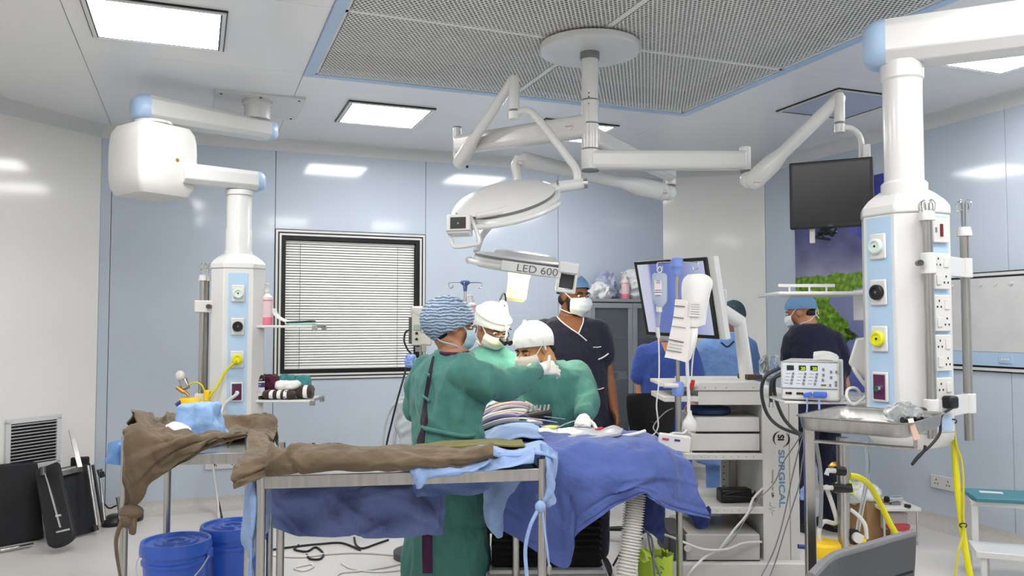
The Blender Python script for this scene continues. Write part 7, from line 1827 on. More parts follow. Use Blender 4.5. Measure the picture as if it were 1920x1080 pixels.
# ------------------------------------------------------------------ suction stand, right background
SD_ = 3.72
sx2 = at(1581, 920, SD_).x
st = thing('suction_stand', 'chrome suction stand with yellow lidded jar below the mayo tray', 'suction stand', V((sx2, SD_, 0)))
zt2 = lambda y: at(1581, y, SD_).z
m = MB(); m.cyl((sx2, SD_, 0.12), (sx2, SD_, zt2(820)), 0.026, n=24); obj('column', m, m_steel, st)
for k in range(5):
    a = k*2*PI/5 + 0.3; m = MB(); m.beam(V((sx2, SD_, 0.12)), V((sx2+0.26*math.cos(a), SD_+0.26*math.sin(a), 0.085)), 0.045, 0.035, 0.03, 0.025); lg = obj('foot', m, m_steel, st)
    m = MB(); m.cyl((sx2+0.25*math.cos(a)-0.012, SD_+0.25*math.sin(a), 0.036), (sx2+0.25*math.cos(a)+0.012, SD_+0.25*math.sin(a), 0.036), 0.036, n=14); obj('caster', m, m_dgrey, lg)
def jar(px, w_, par, dd=0.0):
    q = at(px, 1030, SD_+dd); z1_ = zt2(1020)
    m = MB(); m.lathe([(w_*0.9, 0.14), (w_*0.95, z1_-0.05)], (q.x, q.y, 0), n=28); j = obj('jar', m, m_clear, par)
    m = MB(); m.lathe([(w_*0.98, z1_-0.05), (w_*1.02, z1_-0.045), (w_*1.02, z1_), (w_*0.9, z1_+0.012), (w_*0.4, z1_+0.016)], (q.x, q.y, 0), n=28); obj('yellow_lid', m, m_yelp, j)
    return q, z1_
q, z1_ = jar(1545, 0.072, st); jar(1602, 0.05, st, 0.1)
m = MB(); m.cyl((q.x-0.07, q.y, z1_-0.015), (q.x-0.115, q.y, z1_-0.01), 0.01, n=12); obj('blue_spout', m, mat('navy spout', (40, 46, 130), 0.4), st)
for y, pxs in ((882, (1552,)), (914, (1542, 1608))):
    for px in pxs:
        a = V((sx2, SD_-0.02, zt2(y))); b_ = at(px, y, SD_-0.03); s_ = 1 if px > 1581 else -1
        m = MB(); m.cyl(a, a.lerp(b_, 0.55), 0.02, n=14); obj('valve_block', m, m_black, st)
        m = MB(); m.tube([a.lerp(b_, 0.5), b_, b_ + V((s_*0.006, 0, -0.02 if s_ < 0 else 0.012))], 0.011, 8); obj('elbow_fitting', m, m_plast, st)
q2 = at(1566, 876, SD_+0.02); m = MB(); m.lathe([(0.022, -0.02), (0.026, 0.0), (0.018, 0.02)], q2, (0.4, -0.6, 0.4), 18); obj('regulator', m, mat('brass fitting', (196, 150, 80), 0.3, 0.9), st)
for pts, mt_, r_ in (([(1594, 892, SD_), (1612, 896, SD_), (1632, 912, SD_+0.05), (1652, 948, SD_+0.1), (1668, 980, SD_+0.1), (1682, 1006, SD_+0.1), (1696, 1045, SD_), (1712, 1090, SD_-0.1)], m_yel, 0.014),
                     ([(1548, 910, SD_), (1562, 950, SD_), (1568, 980, SD_+0.03), (1545, 978, SD_), (1536, 995, SD_), (1538, 1015, SD_)], m_cableW, 0.010),
                     ([(1594, 955, SD_), (1610, 968, SD_), (1622, 985, SD_), (1625, 1010, SD_)], m_cableW, 0.009),
                     ([(1625, 830, SD_+0.1), (1628, 880, SD_+0.1), (1620, 930, SD_+0.05), (1610, 985, SD_), (1606, 1008, SD_)], m_clear, 0.010),
                     ([(1530, 830, SD_-0.1), (1538, 880, SD_-0.05), (1540, 930, SD_-0.05), (1538, 990, SD_-0.05)], m_cableG, 0.009)):
    m = MB(); m.tube(P3(pts), r_, 10, 7); obj('hose', m, mt_, st)
cn = at(1606, 1007, SD_-0.02); m = MB(); m.cyl(cn, cn + V((0, -0.02, 0)), 0.022, n=18); obj('hose_cap', m, m_plast, st)
m = MB(); m.cyl(cn + V((-0.01, 0.02, 0)), cn + V((-0.01, 0.0, 0)), 0.034, n=18); obj('dark_disc', m, m_black, st)
gv = crumple('blue_glove', at(1508, 938, 3.9), (0.02, 0.02, 0.035), mat('blue glove', (130, 156, 220), 0.4), 'crumpled pale blue glove hanging behind the mayo stand post', 4, 'glove', 0.01, 30)
# cardboard box and steel frame unit on the floor behind
q = atz(1640, 1015, 0.0); bx_ = thing('cardboard_box', 'brown cardboard box with a plastic bag spilling out near the right wall', 'box', V((q.x, q.y, 0)))
bh = 0.26
m = MB(); m.box((q.x, q.y+0.12, bh/2), (0.20, 0.22, bh), Matrix.Rotation(R(20), 3, 'Z')); obj('carton', m, mat('cardboard', (150, 118, 78), 0.8, var=0.06), bx_, bevel=0.002)
b = MB(); b.ell((q.x-0.03, q.y+0.10, bh+0.04), (0.12, 0.10, 0.07)); b = remesh(b, 0.010, 1); wrinkle(b, 0.025, 14, 4, (1, 1, 1), 0.01, 30); obj('plastic_liner', b, m_bagw, bx_, smooth=60, fixn=False)
b = MB(); b.ell((q.x-0.16, q.y+0.08, bh+0.08), (0.07, 0.06, 0.05)); b = remesh(b, 0.008, 1); wrinkle(b, 0.02, 16, 8, (1, 1, 1), 0.01, 30); obj('green_wrap', b, mat('lime plastic', (190, 210, 90), 0.4), bx_, smooth=60, fixn=False)
q = atz(1690, 1022, 0.0); fu = thing('suction_pump', 'low steel framed pump with chrome cylinder on top near the right wall', 'pump', V((q.x, q.y, 0)))
hx_, hd_ = 0.11, 0.16; zz = at(1690, 958, q.y).z
m = MB()
for sx_ in (-1, 1):
    for sy_ in (0, 1): m.tube([(q.x+sx_*hx_, q.y+sy_*hd_*2, 0.0), (q.x+sx_*hx_, q.y+sy_*hd_*2, zz)], 0.007, 8)
    m.tube([(q.x+sx_*hx_, q.y, 0.008), (q.x+sx_*hx_, q.y+hd_*2, 0.008)], 0.007, 8)
m.tube([(q.x-hx_, q.y, 0.012), (q.x+hx_, q.y, 0.012)], 0.007, 8)
obj('frame', m, m_chrome, fu)
m = MB(); m.box((q.x, q.y+hd_, zz+0.012), (0.26, 0.36, 0.024)); obj('top_plate', m, m_plast, fu, bevel=0.004)
m = MB(); m.box((q.x, q.y+hd_+0.02, zz*0.62), (0.17, 0.22, zz*0.5)); obj('housing', m, m_cart, fu, bevel=0.01)
m = MB(); m.lathe([(0.07, zz*0.42), (0.078, zz*0.48), (0.078, zz*0.56)], (q.x, q.y+0.05, 0), n=24); obj('red_base', m, mat('red plastic', (196, 70, 80), 0.4), fu)
c = V((q.x, q.y+0.08, zz+0.06)); m = MB(); m.cyl(c - V((0.05, 0, 0)), c + V((0.05, 0.02, 0)), 0.026, n=20); cy_ = obj('cylinder', m, m_chrome, fu)
m = MB(); m.cyl(c - V((0.062, 0.004, 0)), c - V((0.05, 0, 0)), 0.022, n=16); obj('cylinder_cap', m, m_black, cy_)
m = MB(); m.cyl(V((q.x+0.03, q.y+0.0, zz+0.036)), V((q.x+0.05, q.y-0.03, zz+0.036)), 0.012, n=12); obj('black_knob', m, m_black, fu)
m = MB(); m.box((q.x, q.y+0.08, zz+0.034), (0.06, 0.04, 0.02)); obj('cradle', m, m_grey, fu)

# ------------------------------------------------------------------ dark grey chair at the bottom right
cr_ = thing('plastic_chair', 'dark grey plastic chair with its back to the camera, bottom right', 'chair', V((1.3, 2.75, 0)))
zc_ = 0.78
topc = [atz(1520, 1082, zc_), atz(1545, 1056, zc_), atz(1568, 1041, zc_), atz(1620, 1026, zc_), atz(1670, 1011, zc_), atz(1712, 1000, zc_)]
cen = sum(topc, V((0, 0, 0)))/6; inw = V((0.58, -0.82, 0))
rows = []
for t, dz_, pull in ((0, 0, 0.0), (0.33, -0.10, 0.06), (0.66, -0.22, 0.2), (1, -0.34, 0.36)):
    rows.append([p.lerp(cen, pull*0.55) + V((0.25, 0.30, 0))*t*t*0.35*-0.2 + UP*dz_ for p in topc])
m = MB(); m.patch(rows, 6, 0.022); obj('backrest', m, m_dgrey, cr_, smooth=60, fixn=False)
m = MB(); m.tube(topc, 0.013, 10, 5); obj('back_rim', m, mat('rim highlight grey', (110, 110, 112), 0.45), cr_)  # paler than the backrest: the rim's highlight is put into its colour
for dz_ in (-0.115, -0.19):
    k = 0.09 if dz_ > -0.15 else 0.17
    m = MB(); m.tube([p.lerp(cen, k*0.62) + UP*dz_ + V((-0.004, -0.012, 0)) for p in topc[1:]], 0.006, 8, 5); obj('groove', m, m_blackm, cr_)
sd3 = V((topc[-1]-topc[1]).normalized()); fw = V((-sd3.y, sd3.x, 0))
sc0 = V((cen.x, cen.y, 0.42)) + fw*0.20
m = MB(); m.box(sc0, (0.40, 0.40, 0.03), Matrix((sd3, fw, UP)).transposed()); obj('seat', m, m_dgrey, cr_, bevel=0.012)
for a, b in ((-1, -1), (1, -1), (1, 1), (-1, 1)):
    p = sc0 + sd3*a*0.16 + fw*b*0.17; m = MB(); m.cyl(p, V((p.x, p.y, 0)) + sd3*a*0.03 + fw*b*0.03, 0.014, n=12); obj('leg', m, m_steel, cr_)

# ------------------------------------------------------------------ white step stool with folder
q0 = atz(1824, 940, 0.455); ex = V((0.94, -0.34, 0)).normalized(); ey = V((0.34, 0.94, 0)).normalized()
ss = thing('step_stool', 'white two step stool at the right edge against the blue wall', 'step stool', V((q0.x+0.2, q0.y, 0)))
Rb = Matrix((ex, ey, UP)).transposed()
def sbox(name, u_, v_, z, w_, d_, h_, mtl=m_white, bev=0.004): m = MB(); m.box(V((q0.x, q0.y, z)) + ex*u_ + ey*v_, (w_, d_, h_), Rb); return obj(name, m, mtl, ss, bevel=bev)
sbox('upper_step', 0.24, 0.13, 0.445, 0.50, 0.26, 0.03)
sbox('lower_step', 0.24, -0.12, 0.215, 0.54, 0.26, 0.035)
for u_ in (0.01, 0.47):
    sbox('leg', u_, 0.02, 0.315, 0.035, 0.03, 0.23); sbox('leg', u_, 0.24, 0.215, 0.035, 0.03, 0.43)
    lg = sbox('leg', u_+0.0, -0.22, 0.115, 0.03, 0.03, 0.17); sbox('leg', u_+0.05, 0.0, 0.115, 0.03, 0.03, 0.17)
    for v_ in (-0.22, 0.0): m = MB(); p = V((q0.x, q0.y, 0)) + ex*(u_ + (0.05 if v_ == 0 else 0)) + ey*v_; m.cyl(p, p + UP*0.035, 0.018, n=12); obj('rubber_foot', m, m_black, ss)
    m = MB(); p = V((q0.x, q0.y, 0)) + ex*u_ + ey*0.24; m.cyl(p, p + UP*0.03, 0.018, n=12); obj('rubber_foot', m, m_black, ss)
fo = thing('folder', 'teal folder with white label lying on the white step stool', 'folder', V((q0.x, q0.y, 0.46)) + ex*0.2 + ey*0.1)
m = MB(); m.box(V((q0.x, q0.y, 0.474)) + ex*0.22 + ey*0.12, (0.46, 0.30, 0.024), Rb @ Matrix.Rotation(R(6), 3, 'Z')); obj('cover', m, mat('teal folder', (62, 124, 136), 0.45), fo, bevel=0.006)
m = MB(); m.box(V((q0.x, q0.y, 0.474)) + ex*0.135 - ey*0.036, (0.24, 0.004, 0.016), Rb @ Matrix.Rotation(R(6), 3, 'Z')); obj('spine_label', m, m_plast, fo)
m = MB(); m.box(V((q0.x, q0.y, 0.4865)) + ex*0.12 + ey*0.15, (0.12, 0.06, 0.001), Rb); obj('top_label', m, m_plast, fo)

# yellow hose and black plug cable of the right pendant
yh = thing('gas_hose', 'long yellow gas hose hanging from the right pendant to the floor', 'hose', at(1800, 950, 3.3))
m = MB(); m.tube(P3([(1778, 690, 3.38), (1780, 740, 3.37), (1786, 792, 3.36), (1790, 850, 3.36), (1795, 910, 3.36), (1802, 970, 3.36), (1810, 1030, 3.36), (1822, 1095, 3.36)]), [0.006, 0.007, 0.0125, 0.0125, 0.0125], 10, 7); obj('hose', m, m_yel, yh)
m = MB(); m.tube(P3([(1788, 795, 3.34), (1794, 838, 3.34), (1802, 860, 3.34), (1806, 900, 3.34), (1806, 960, 3.34), (1806, 1000, 3.34), (1796, 1040, 3.33), (1790, 1095, 3.33)]), 0.0048, 8, 7); obj('thin_hose', m, mat('dull yellow hose', (196, 186, 60), 0.4), yh)
for y, px in ((790, 1787), (985, 1806)):
    m = MB(); m.tube([at(px+7*math.cos(a), y+4*math.sin(a), 3.335+0.02*math.sin(a)) for a in [2*PI*k/10 for k in range(10)]], 0.003, 6, closed=True); obj('cable_tie', m, m_black, yh)
pc_ = thing('power_cable', 'black mains plug and cable looping below the right pendant', 'cable', at(1740, 830, 3.2))
pl_ = C_ if False else None
pp = C_R + nB*(HH_R+0.018) + UP*zr(748)
m = MB(); m.box(pp + nB*0.02, (0.05, 0.045, 0.05), rotB); obj('plug', m, m_black, pc_, bevel=0.01)
m = MB(); m.tube([pp + nB*0.03 - UP*0.02, at(1765, 780, 3.18), at(1762, 812, 3.17), at(1745, 835, 3.16), at(1722, 855, 3.15), at(1710, 871, 3.14), at(1718, 862, 3.14), at(1732, 846, 3.15), at(1735, 835, 3.15)], 0.0055, 8, 7); obj('cord', m, m_rubber, pc_)

# ------------------------------------------------------------------ black operating table accessories by the left wall
def slab(name, label, front, back, mtl, cat, bev=0.006):
    m = MB(); m.loft([front, back]); return obj(name, m, mtl, None, bevel=bev, label=label, cat=cat)
m_vinyl = mat('black vinyl pad', (24, 25, 28), 0.55, var=0.1, bump=0.1, bscale=80)
off = CHn*-0.055
fr1 = [atz(-30, 1031, 0.004), atz(84, 1010, 0.004), at(72, 866, 5.78), at(-30, 874, 5.50)]
pp1 = thing('table_section', 'large black padded table section leaning at the far left wall', 'table pad', (fr1[0]+fr1[1])/2)
m = MB(); m.loft([fr1, [p + off for p in fr1]]); obj('pad', m, m_vinyl, pp1, bevel=0.012)
m = MB(); m.cyl(atz(0, 1032, 0.02), atz(62, 1020, 0.02), 0.012, n=12); obj('chrome_rail', m, m_chrome, pp1)
# rounded arm board
ab = thing('arm_board', 'black arm board with rounded end and chrome rod leaning on the pads', 'arm board', atz(112, 1019, 0))
top_, bot_ = at(88, 872, 5.62), at(112, 1003, 5.38)
x_, y_, z_ = basis(top_-bot_, (0.2, -1, 0.1)); L_ = (top_-bot_).length; w_ = 0.085
ring = [(-w_, L_), (w_*0.8, L_)] + [(w_*math.cos(a), -w_*0.2 + w_*0.6*math.sin(a)) for a in [R(-k*18) for k in range(11)]]
sdv = z_.cross(V((0.25, -0.97, 0.0))).normalized(); nv = sdv.cross(z_)
if nv.y > 0: nv = -nv
m = MB(); m.loft([[bot_ + sdv*a + z_*b for a, b in ring], [bot_ + sdv*a + z_*b - nv*0.05 for a, b in ring]]); obj('pad', m, m_vinyl, ab, bevel=0.01)
m = MB(); m.tube([at(82, 880, 5.56), at(97, 930, 5.42), at(113, 988, 5.30)], 0.006, 10); rd = obj('rod', m, m_chrome, ab)
m = MB(); m.cyl(at(105, 998, 5.30), at(131, 992, 5.34), 0.007, n=10); obj('cross_bar', m, m_chrome, rd)
m = MB(); m.cyl(at(81, 876, 5.56), at(81, 892, 5.54), 0.02, n=14); obj('clamp', m, m_screw, rd)
m = MB(); m.cyl(at(105, 968, 5.34), at(114, 966, 5.34), 0.008, n=10); obj('stop', m, m_chrome, rd)
# second pad with rails
f2 = [atz(112, 1014, 0.012), atz(182, 996, 0.012), at(170, 868, 6.0), at(92, 884, 5.72)]
tp = thing('table_section', 'black table section with grey top edge and chrome rails right of the arm board', 'table pad', (f2[0]+f2[1])/2)
m = MB(); m.loft([f2, [p + off*0.8 for p in f2]]); obj('pad', m, m_vinyl, tp, bevel=0.006)
m = MB(); m.beam(at(94, 891, 5.69), at(152, 878, 5.90), 0.03, 0.05); obj('edge_bar', m, m_steel, tp, bevel=0.003)
for px0, py0, px1, py1, dd in ((165, 873, 182, 985, 5.90), (174, 872, 192, 980, 5.95), (186, 880, 196, 975, 6.0)):
    m = MB(); m.cyl(at(px0, py0, dd), at(px1, py1, dd-0.12), 0.010, n=12); obj('side_rail', m, m_steel if px0 != 174 else m_black, tp)
m = MB(); m.box(at(150, 870, 5.98), (0.12, 0.04, 0.10), Matrix.Rotation(R(30), 3, 'Z')); obj('head_pad', m, m_vinyl, tp, bevel=0.01)
for px, py in ((186, 885), (178, 990), (190, 890)):
    m = MB(); m.cyl(at(px, py-5, 5.86), at(px+3, py+5, 5.86), 0.018, n=12); obj('clamp', m, m_black if px == 190 else m_screw, tp)
m = MB(); m.beam(at(133, 806, 5.98), at(150, 876, 5.86), 0.035, 0.006); obj('flat_bar', m, m_steel, None, bevel=0.001, label='flat steel bar leaning on the wall behind the black pads', cat='bar')
for k, (px, py, d, lab) in enumerate(((212, 974, 6.05, 'left black foot pedal on the floor by the back wall'), (248, 966, 6.15, 'right black foot pedal on the floor by the back wall'))):
    q = atz(px, py+10, 0); m = MB(); ringloft(m, [(V((q.x, q.y, z)), a, b) for z, a, b in ((0.002, 0.07, 0.09), (0.03, 0.072, 0.095), (0.06, 0.055, 0.07), (0.075, 0.03, 0.04))], V((1, 0, 0)), V((0, 1, 0)), 24); obj('foot_pedal', m, m_black, None, label=lab, cat='pedal')
tr = thing('clamp_stand', 'small steel clamp standing behind the black pads', 'clamp', at(222, 940, 6.1))
m = MB(); m.tube(P3([(196, 945, 6.1), (205, 953, 6.1), (218, 948, 6.1)]), 0.006, 8, 4); obj('cord', m, m_black, tr)
m = MB(); m.cyl(at(221, 932, 6.1), at(225, 955, 6.1), 0.016, n=12).cyl(at(218, 934, 6.1), at(232, 940, 6.1), 0.009, n=10); obj('clamp_body', m, m_steel, tr)
q = atz(223, 985, 0); m = MB(); m.cyl((q.x, q.y, 0), (at(223, 955, 6.1).x, 6.1, at(223, 955, 6.1).z), 0.008, n=10); obj('rod', m, m_steel, tr)

# ------------------------------------------------------------------ suction set at the left pendant pole
LD = LY-0.14
sg = thing('suction_regulator', 'white dial suction regulator with yellow lid on the left pendant pole', 'regulator', at(360, 757, LD))
m = MB(); m.ell(at(338, 705, LD), (0.030, 0.022, 0.034)); obj('dial', m, m_plast, sg)
m = MB(); m.box(at(346, 720, LD), (0.05, 0.03, 0.07), Matrix.Rotation(R(-20), 3, 'Y')); obj('body', m, m_steel, sg, bevel=0.01)
m = MB(); m.cyl(at(332, 726, LD-0.02), at(345, 736, LD-0.02), 0.014, 0.011, n=14).cyl(at(344, 732, LD-0.02), at(354, 742, LD-0.02), 0.009, n=12); obj('brass_fitting', m, mat('brass fitting', (196, 150, 80), 0.3, 0.9), sg)
c = at(360, 758, LD+0.02); m = MB(); m.lathe([(0.072, -0.02), (0.078, -0.015), (0.078, 0.03), (0.07, 0.042), (0.02, 0.046)], c, n=28); obj('yellow_lid', m, m_yelp, sg)
m = MB(); m.lathe([(0.060, -0.24), (0.068, -0.02)], c, n=28); obj('jar', m, m_clear, sg)
m = MB(); m.cyl(at(341, 752, LD-0.03), at(330, 760, LD-0.05), 0.012, n=12); obj('spout', m, mat('navy spout', (40, 46, 130), 0.4), sg)
m = MB(); m.box(at(389, 742, LD), (0.035, 0.05, 0.07)); obj('yellow_bracket', m, m_yelp, sg, bevel=0.008)
n_ = V((math.cos(AL), math.sin(AL), 0)); po = V((LX, LY, zl(673))) + n_*(0.17/2 + 0.105/math.sqrt(2) + 0.03)
m = MB(); m.cyl(po - n_*0.008, po + n_*0.03, 0.022, 0.016); obj('hose_plug', m, m_yel, sg)
m = MB(); m.tube([po + n_*0.03, at(424, 695, LD-0.05), at(405, 728, LD-0.06), at(392, 745, LD-0.04)], 0.0075, 8, 6); obj('hose', m, m_yel, sg)
m = MB(); m.tube(P3([(352, 722, LD), (366, 717, LD-0.02), (378, 722, LD-0.03), (386, 738, LD-0.02)]), 0.005, 8, 5); obj('thin_hose', m, m_yel, sg)
po = V((LX, LY, zl(731))) + n_*(0.17/2 + 0.105/math.sqrt(2) + 0.035)
m = MB(); m.tube([po, po + n_*0.03 - UP*0.01, at(420, 760, LD-0.05), at(412, 790, LD-0.08)], 0.010, 8, 5); obj('clear_hose', m, m_cableW, sg)

# shelf clutter on the left pendant
SDp = LY+0.03
q = at(500, 607, SDp-0.04); pump_bottle((q.x, q.y, zs1+0.001), 'pink pump bottle on the upper shelf of the left pendant', 0.205, 0.037)
m = MB(); q = at(522, 600, SDp); m.patch([[V((q.x+a, q.y+b, zs1+0.006+h)) for a, h in ((-0.03, 0.10), (-0.015, 0.06), (0.03, 0.03), (0.10, 0.0))] for b in (-0.05, 0.0, 0.05)], 5, 0.008, 0.004, 20); obj('white_cable_pad', m, m_plast, None, smooth=70, label='white sloping pad beside the pink bottle on the upper shelf', cat='pad')
q = V((at(566, 603, SDp).x, SDp-0.02, zs1)); m = MB(); m.box(q + UP*0.022, (0.165, 0.10, 0.012), Matrix.Rotation(R(-3), 3, 'Y')); obj('black_tool', m, mat('black green', (34, 48, 48), 0.4), None, bevel=0.004, label='flat black tool case at the end of the upper shelf', cat='case')
m = MB(); m.box(q + UP*0.0075 + V((0.01, 0, 0)), (0.15, 0.11, 0.013)); obj('pale_tray', m, mat('pale green plastic', (150, 190, 186), 0.4), None, bevel=0.003, label='pale green tray under the black tool case', cat='tray')
# brown bottle
q = at(485, 746, SDp-0.06); bo = thing('antiseptic_bottle', 'dark brown antiseptic bottle with white label on the lower shelf', 'bottle', V((q.x, q.y, zs2)))
Q = V((q.x, q.y, zs2+0.001)); r_ = 0.040
m = MB(); m.lathe([(r_*0.95, 0), (r_, 0.01), (r_, 0.115), (r_*0.8, 0.145), (r_*0.35, 0.165), (r_*0.32, 0.175)], Q, n=28); obj('body', m, mat('amber glass', (34, 22, 20), 0.12, coat=0.5), bo)
m = MB(); m.lathe([(r_*0.42, 0.168), (r_*0.44, 0.172), (r_*0.42, 0.196)], Q, n=20); obj('cap', m, mat('maroon cap', (84, 26, 48), 0.4), bo)
m = MB(); rr_ = [[Q + V((math.sin(a)*r_*1.015, -math.cos(a)*r_*1.015, z)) for a in np.linspace(-1.35, 1.35, 14)] for z in (0.022, 0.112)]
m.patch([[V(p) for p in r__] for r__ in rr_], 1, 0.001); lb = obj('label', m, mat('label paper2', (222, 222, 226), 0.5), bo, fixn=False)
m = MB(); rr_ = [[Q + V((math.sin(a)*r_*1.035, -math.cos(a)*r_*1.035, z)) for a in np.linspace(-0.45, 1.3, 10)] for z in (0.074, 0.104)]
m.patch([[V(p) for p in r__] for r__ in rr_], 1, 0.001); pnl = obj('label_band', m, mat('label navy', (48, 48, 120), 0.5), lb, fixn=False)
text('Povi', 0.017, 'lettering', m_plast, pnl, Q + V((-0.004, -r_*1.08, 0.088)), V((1, 0.1, 0)), UP, 0.0004)
text('Iodine', 0.009, 'lettering', m_plast, pnl, Q + V((-0.002, -r_*1.08, 0.077)), V((1, 0.1, 0)), UP, 0.0004)
for z in (0.064, 0.052, 0.044):
    m = MB(); m.box(Q + V((0.008, -r_*1.045, z)), (0.034, 0.001, 0.002)); obj('print_line', m, m_grey, lb)
def roll(name, label, c, L, ra, rb_, mtl, seed, dr=V((1, 0, 0)), stripes=None):
    b = MB(); ringloft(b, [(V(c) + dr*(L*(t-0.5)), ra*f, rb_*f) for t, f in ((0, 0.6), (0.04, 0.9), (0.15, 1), (0.85, 1), (0.96, 0.9), (1, 0.6))], V((0, 1, 0)), UP, 20, 2.6)
    b = remesh(b, 0.005, 1); wrinkle(b, 0.007, 16, seed, (1, 1, 1), 0.003, 40)
    t = thing(name, label, 'cloth roll', V(c) - UP*rb_)
    obj('roll', b, mtl, t, smooth=70, fixn=False)
    if stripes:
        for u_, w_ in stripes:
            m = MB(); ringloft(m, [(V(c) + dr*(L*(u_-0.5) + e*w_/2), ra*1.10, rb_*1.10) for e in (-1, 1)], V((0, 1, 0)), UP, 20, 2.6); obj('white_stripe', m, m_gauze, t)
    return t
m_dbrown = cloth('dark brown linen', (62, 52, 44))
q = at(525, 741, SDp-0.07); roll('striped_bundle', 'dark brown bundle with three white stripes lying on the lower shelf', (q.x, q.y, zs2+0.030), 0.20, 0.05, 0.026, m_dbrown, 3, V((1, 0, 0)), ((0.28, 0.022), (0.52, 0.022), (0.72, 0.020)))
q = at(572, 738, SDp-0.02); roll('striped_bundle', 'dark brown bundle with one white stripe at the end of the lower shelf', (q.x+0.0, q.y, zs2+0.044), 0.10, 0.06, 0.038, m_dbrown, 5, V((1, 0, 0)), ((0.62, 0.024),))
q = at(540, 722, SDp-0.04); roll('white_bundle', 'white cloth bundle lying on the striped bundle', (q.x, q.y, zs2+0.085), 0.15, 0.045, 0.028, m_gauze, 7)
q = at(507, 722, SDp+0.06); roll('maroon_bundle', 'maroon cloth bundle behind the brown bottle', (q.x, q.y, zs2+0.075), 0.10, 0.05, 0.072, cloth('maroon cloth', (84, 34, 54)), 9)
q = at(540, 715, SDp+0.10); roll('teal_bundle', 'left teal cloth bundle at the back of the lower shelf', (q.x, q.y, zs2+0.075), 0.10, 0.05, 0.07, cloth('teal cloth', (70, 140, 140)), 11)
q = at(568, 715, SDp+0.09); roll('teal_bundle', 'right teal cloth bundle at the back of the lower shelf', (q.x, q.y, zs2+0.072), 0.09, 0.05, 0.068, cloth('teal cloth', (70, 140, 140)), 13)

# ------------------------------------------------------------------ infusion devices behind the scrub nurse
PD = 5.2
ip = thing('patient_monitor', 'grey monitoring module with knobs and white roll on top behind the scrub nurse', 'monitor', at(788, 650, PD))
m = MB(); m.box(at(789, 618, PD) + V((0, 0.05, 0)), (0.125, 0.10, 0.20), Matrix.Rotation(R(6), 3, 'Z')); cs = obj('casing', m, mat('device grey', (196, 196, 192), 0.4), ip, bevel=0.008)
m = MB(); m.box(at(769, 620, PD) + V((0, 0.05, 0)), (0.018, 0.11, 0.165)); obj('side_bracket', m, m_dgrey, ip, bevel=0.004)
m = MB(); m.lathe([(0.055, 0), (0.062, 0.01), (0.064, 0.05), (0.05, 0.06)], at(787, 592, PD) + V((0, 0.05, 0)), n=24); obj('paper_roll', m, m_plast, ip)
for px, py in ((781, 625), (781, 636)):
    m = MB(); q = at(px, py, PD-0.012); m.cyl(q, q + V((0, 0.02, 0)), 0.009, n=14); obj('black_port', m, m_black, ip)
for px, py, w_, h_, cc in ((782, 614, 0.045, 0.035, (150, 168, 160)), (796, 616, 0.04, 0.05, (176, 184, 178)), (783, 655, 0.03, 0.03, (120, 122, 122)), (795, 652, 0.03, 0.05, (150, 150, 150))):
    m = MB(); m.box(at(px, py, PD-0.006), (w_, 0.006, h_)); obj('module_face', m, mat('mf%d' % px, cc, 0.4), ip, bevel=0.002)
m = MB(); m.cyl(V((at(789, 640, PD+0.06).x, PD+0.10, 0.08)), V((at(789, 640, PD+0.06).x, PD+0.10, 1.45)), 0.014, n=14); obj('pole', m, m_steel, ip)
m = MB(); q = V((at(789, 640, PD+0.06).x, PD+0.10, 0)); m.lathe([(0.17, 0), (0.17, 0.04), (0.05, 0.09)], q, n=28); obj('base', m, m_dgrey, ip)
m = MB(); m.tube(P3([(768, 618, PD), (760, 624, PD), (758, 640, PD), (764, 655, PD-0.02), (772, 668, PD-0.03), (762, 690, PD-0.05), (755, 715, PD-0.08), (745, 750, PD-0.1), (735, 790, PD-0.1), (724, 840, PD-0.12), (722, 900, PD-0.12)]), 0.006, 8, 6); obj('black_cable', m, m_rubber, ip)
crumple('blue_glove', at(770, 690, PD-0.12), (0.035, 0.03, 0.05), mat('blue glove', (110, 140, 210), 0.4), 'crumpled blue wrap hanging left of the scrub nurse shoulder', 6, 'wrap', 0.012, 22)
b = MB(); b.ell(at(766, 790, 5.15), (0.09, 0.05, 0.15)); b = remesh(b, 0.012, 2); wrinkle(b, 0.03, 9, 2, (1, 1, 1), 0.01, 20)
obj('drain_bag', b, mat('cloudy plastic', (220, 224, 226), 0.3, trans=0.5, ior=1.1), ip, smooth=70, fixn=False)
for k, pts in enumerate(([(776, 752, 5.2), (750, 748, 5.2), (728, 775, 5.2), (718, 815, 5.2), (716, 870, 5.2), (718, 975, 5.2)], [(774, 760, 5.18), (755, 770, 5.18), (745, 800, 5.18), (738, 840, 5.18), (735, 975, 5.18)])):
    m = MB(); m.tube(P3(pts), 0.012, 10, 6); obj('breathing_tube', m, mat('milky tube', (214, 220, 222), 0.3, trans=0.4, ior=1.1), ip)
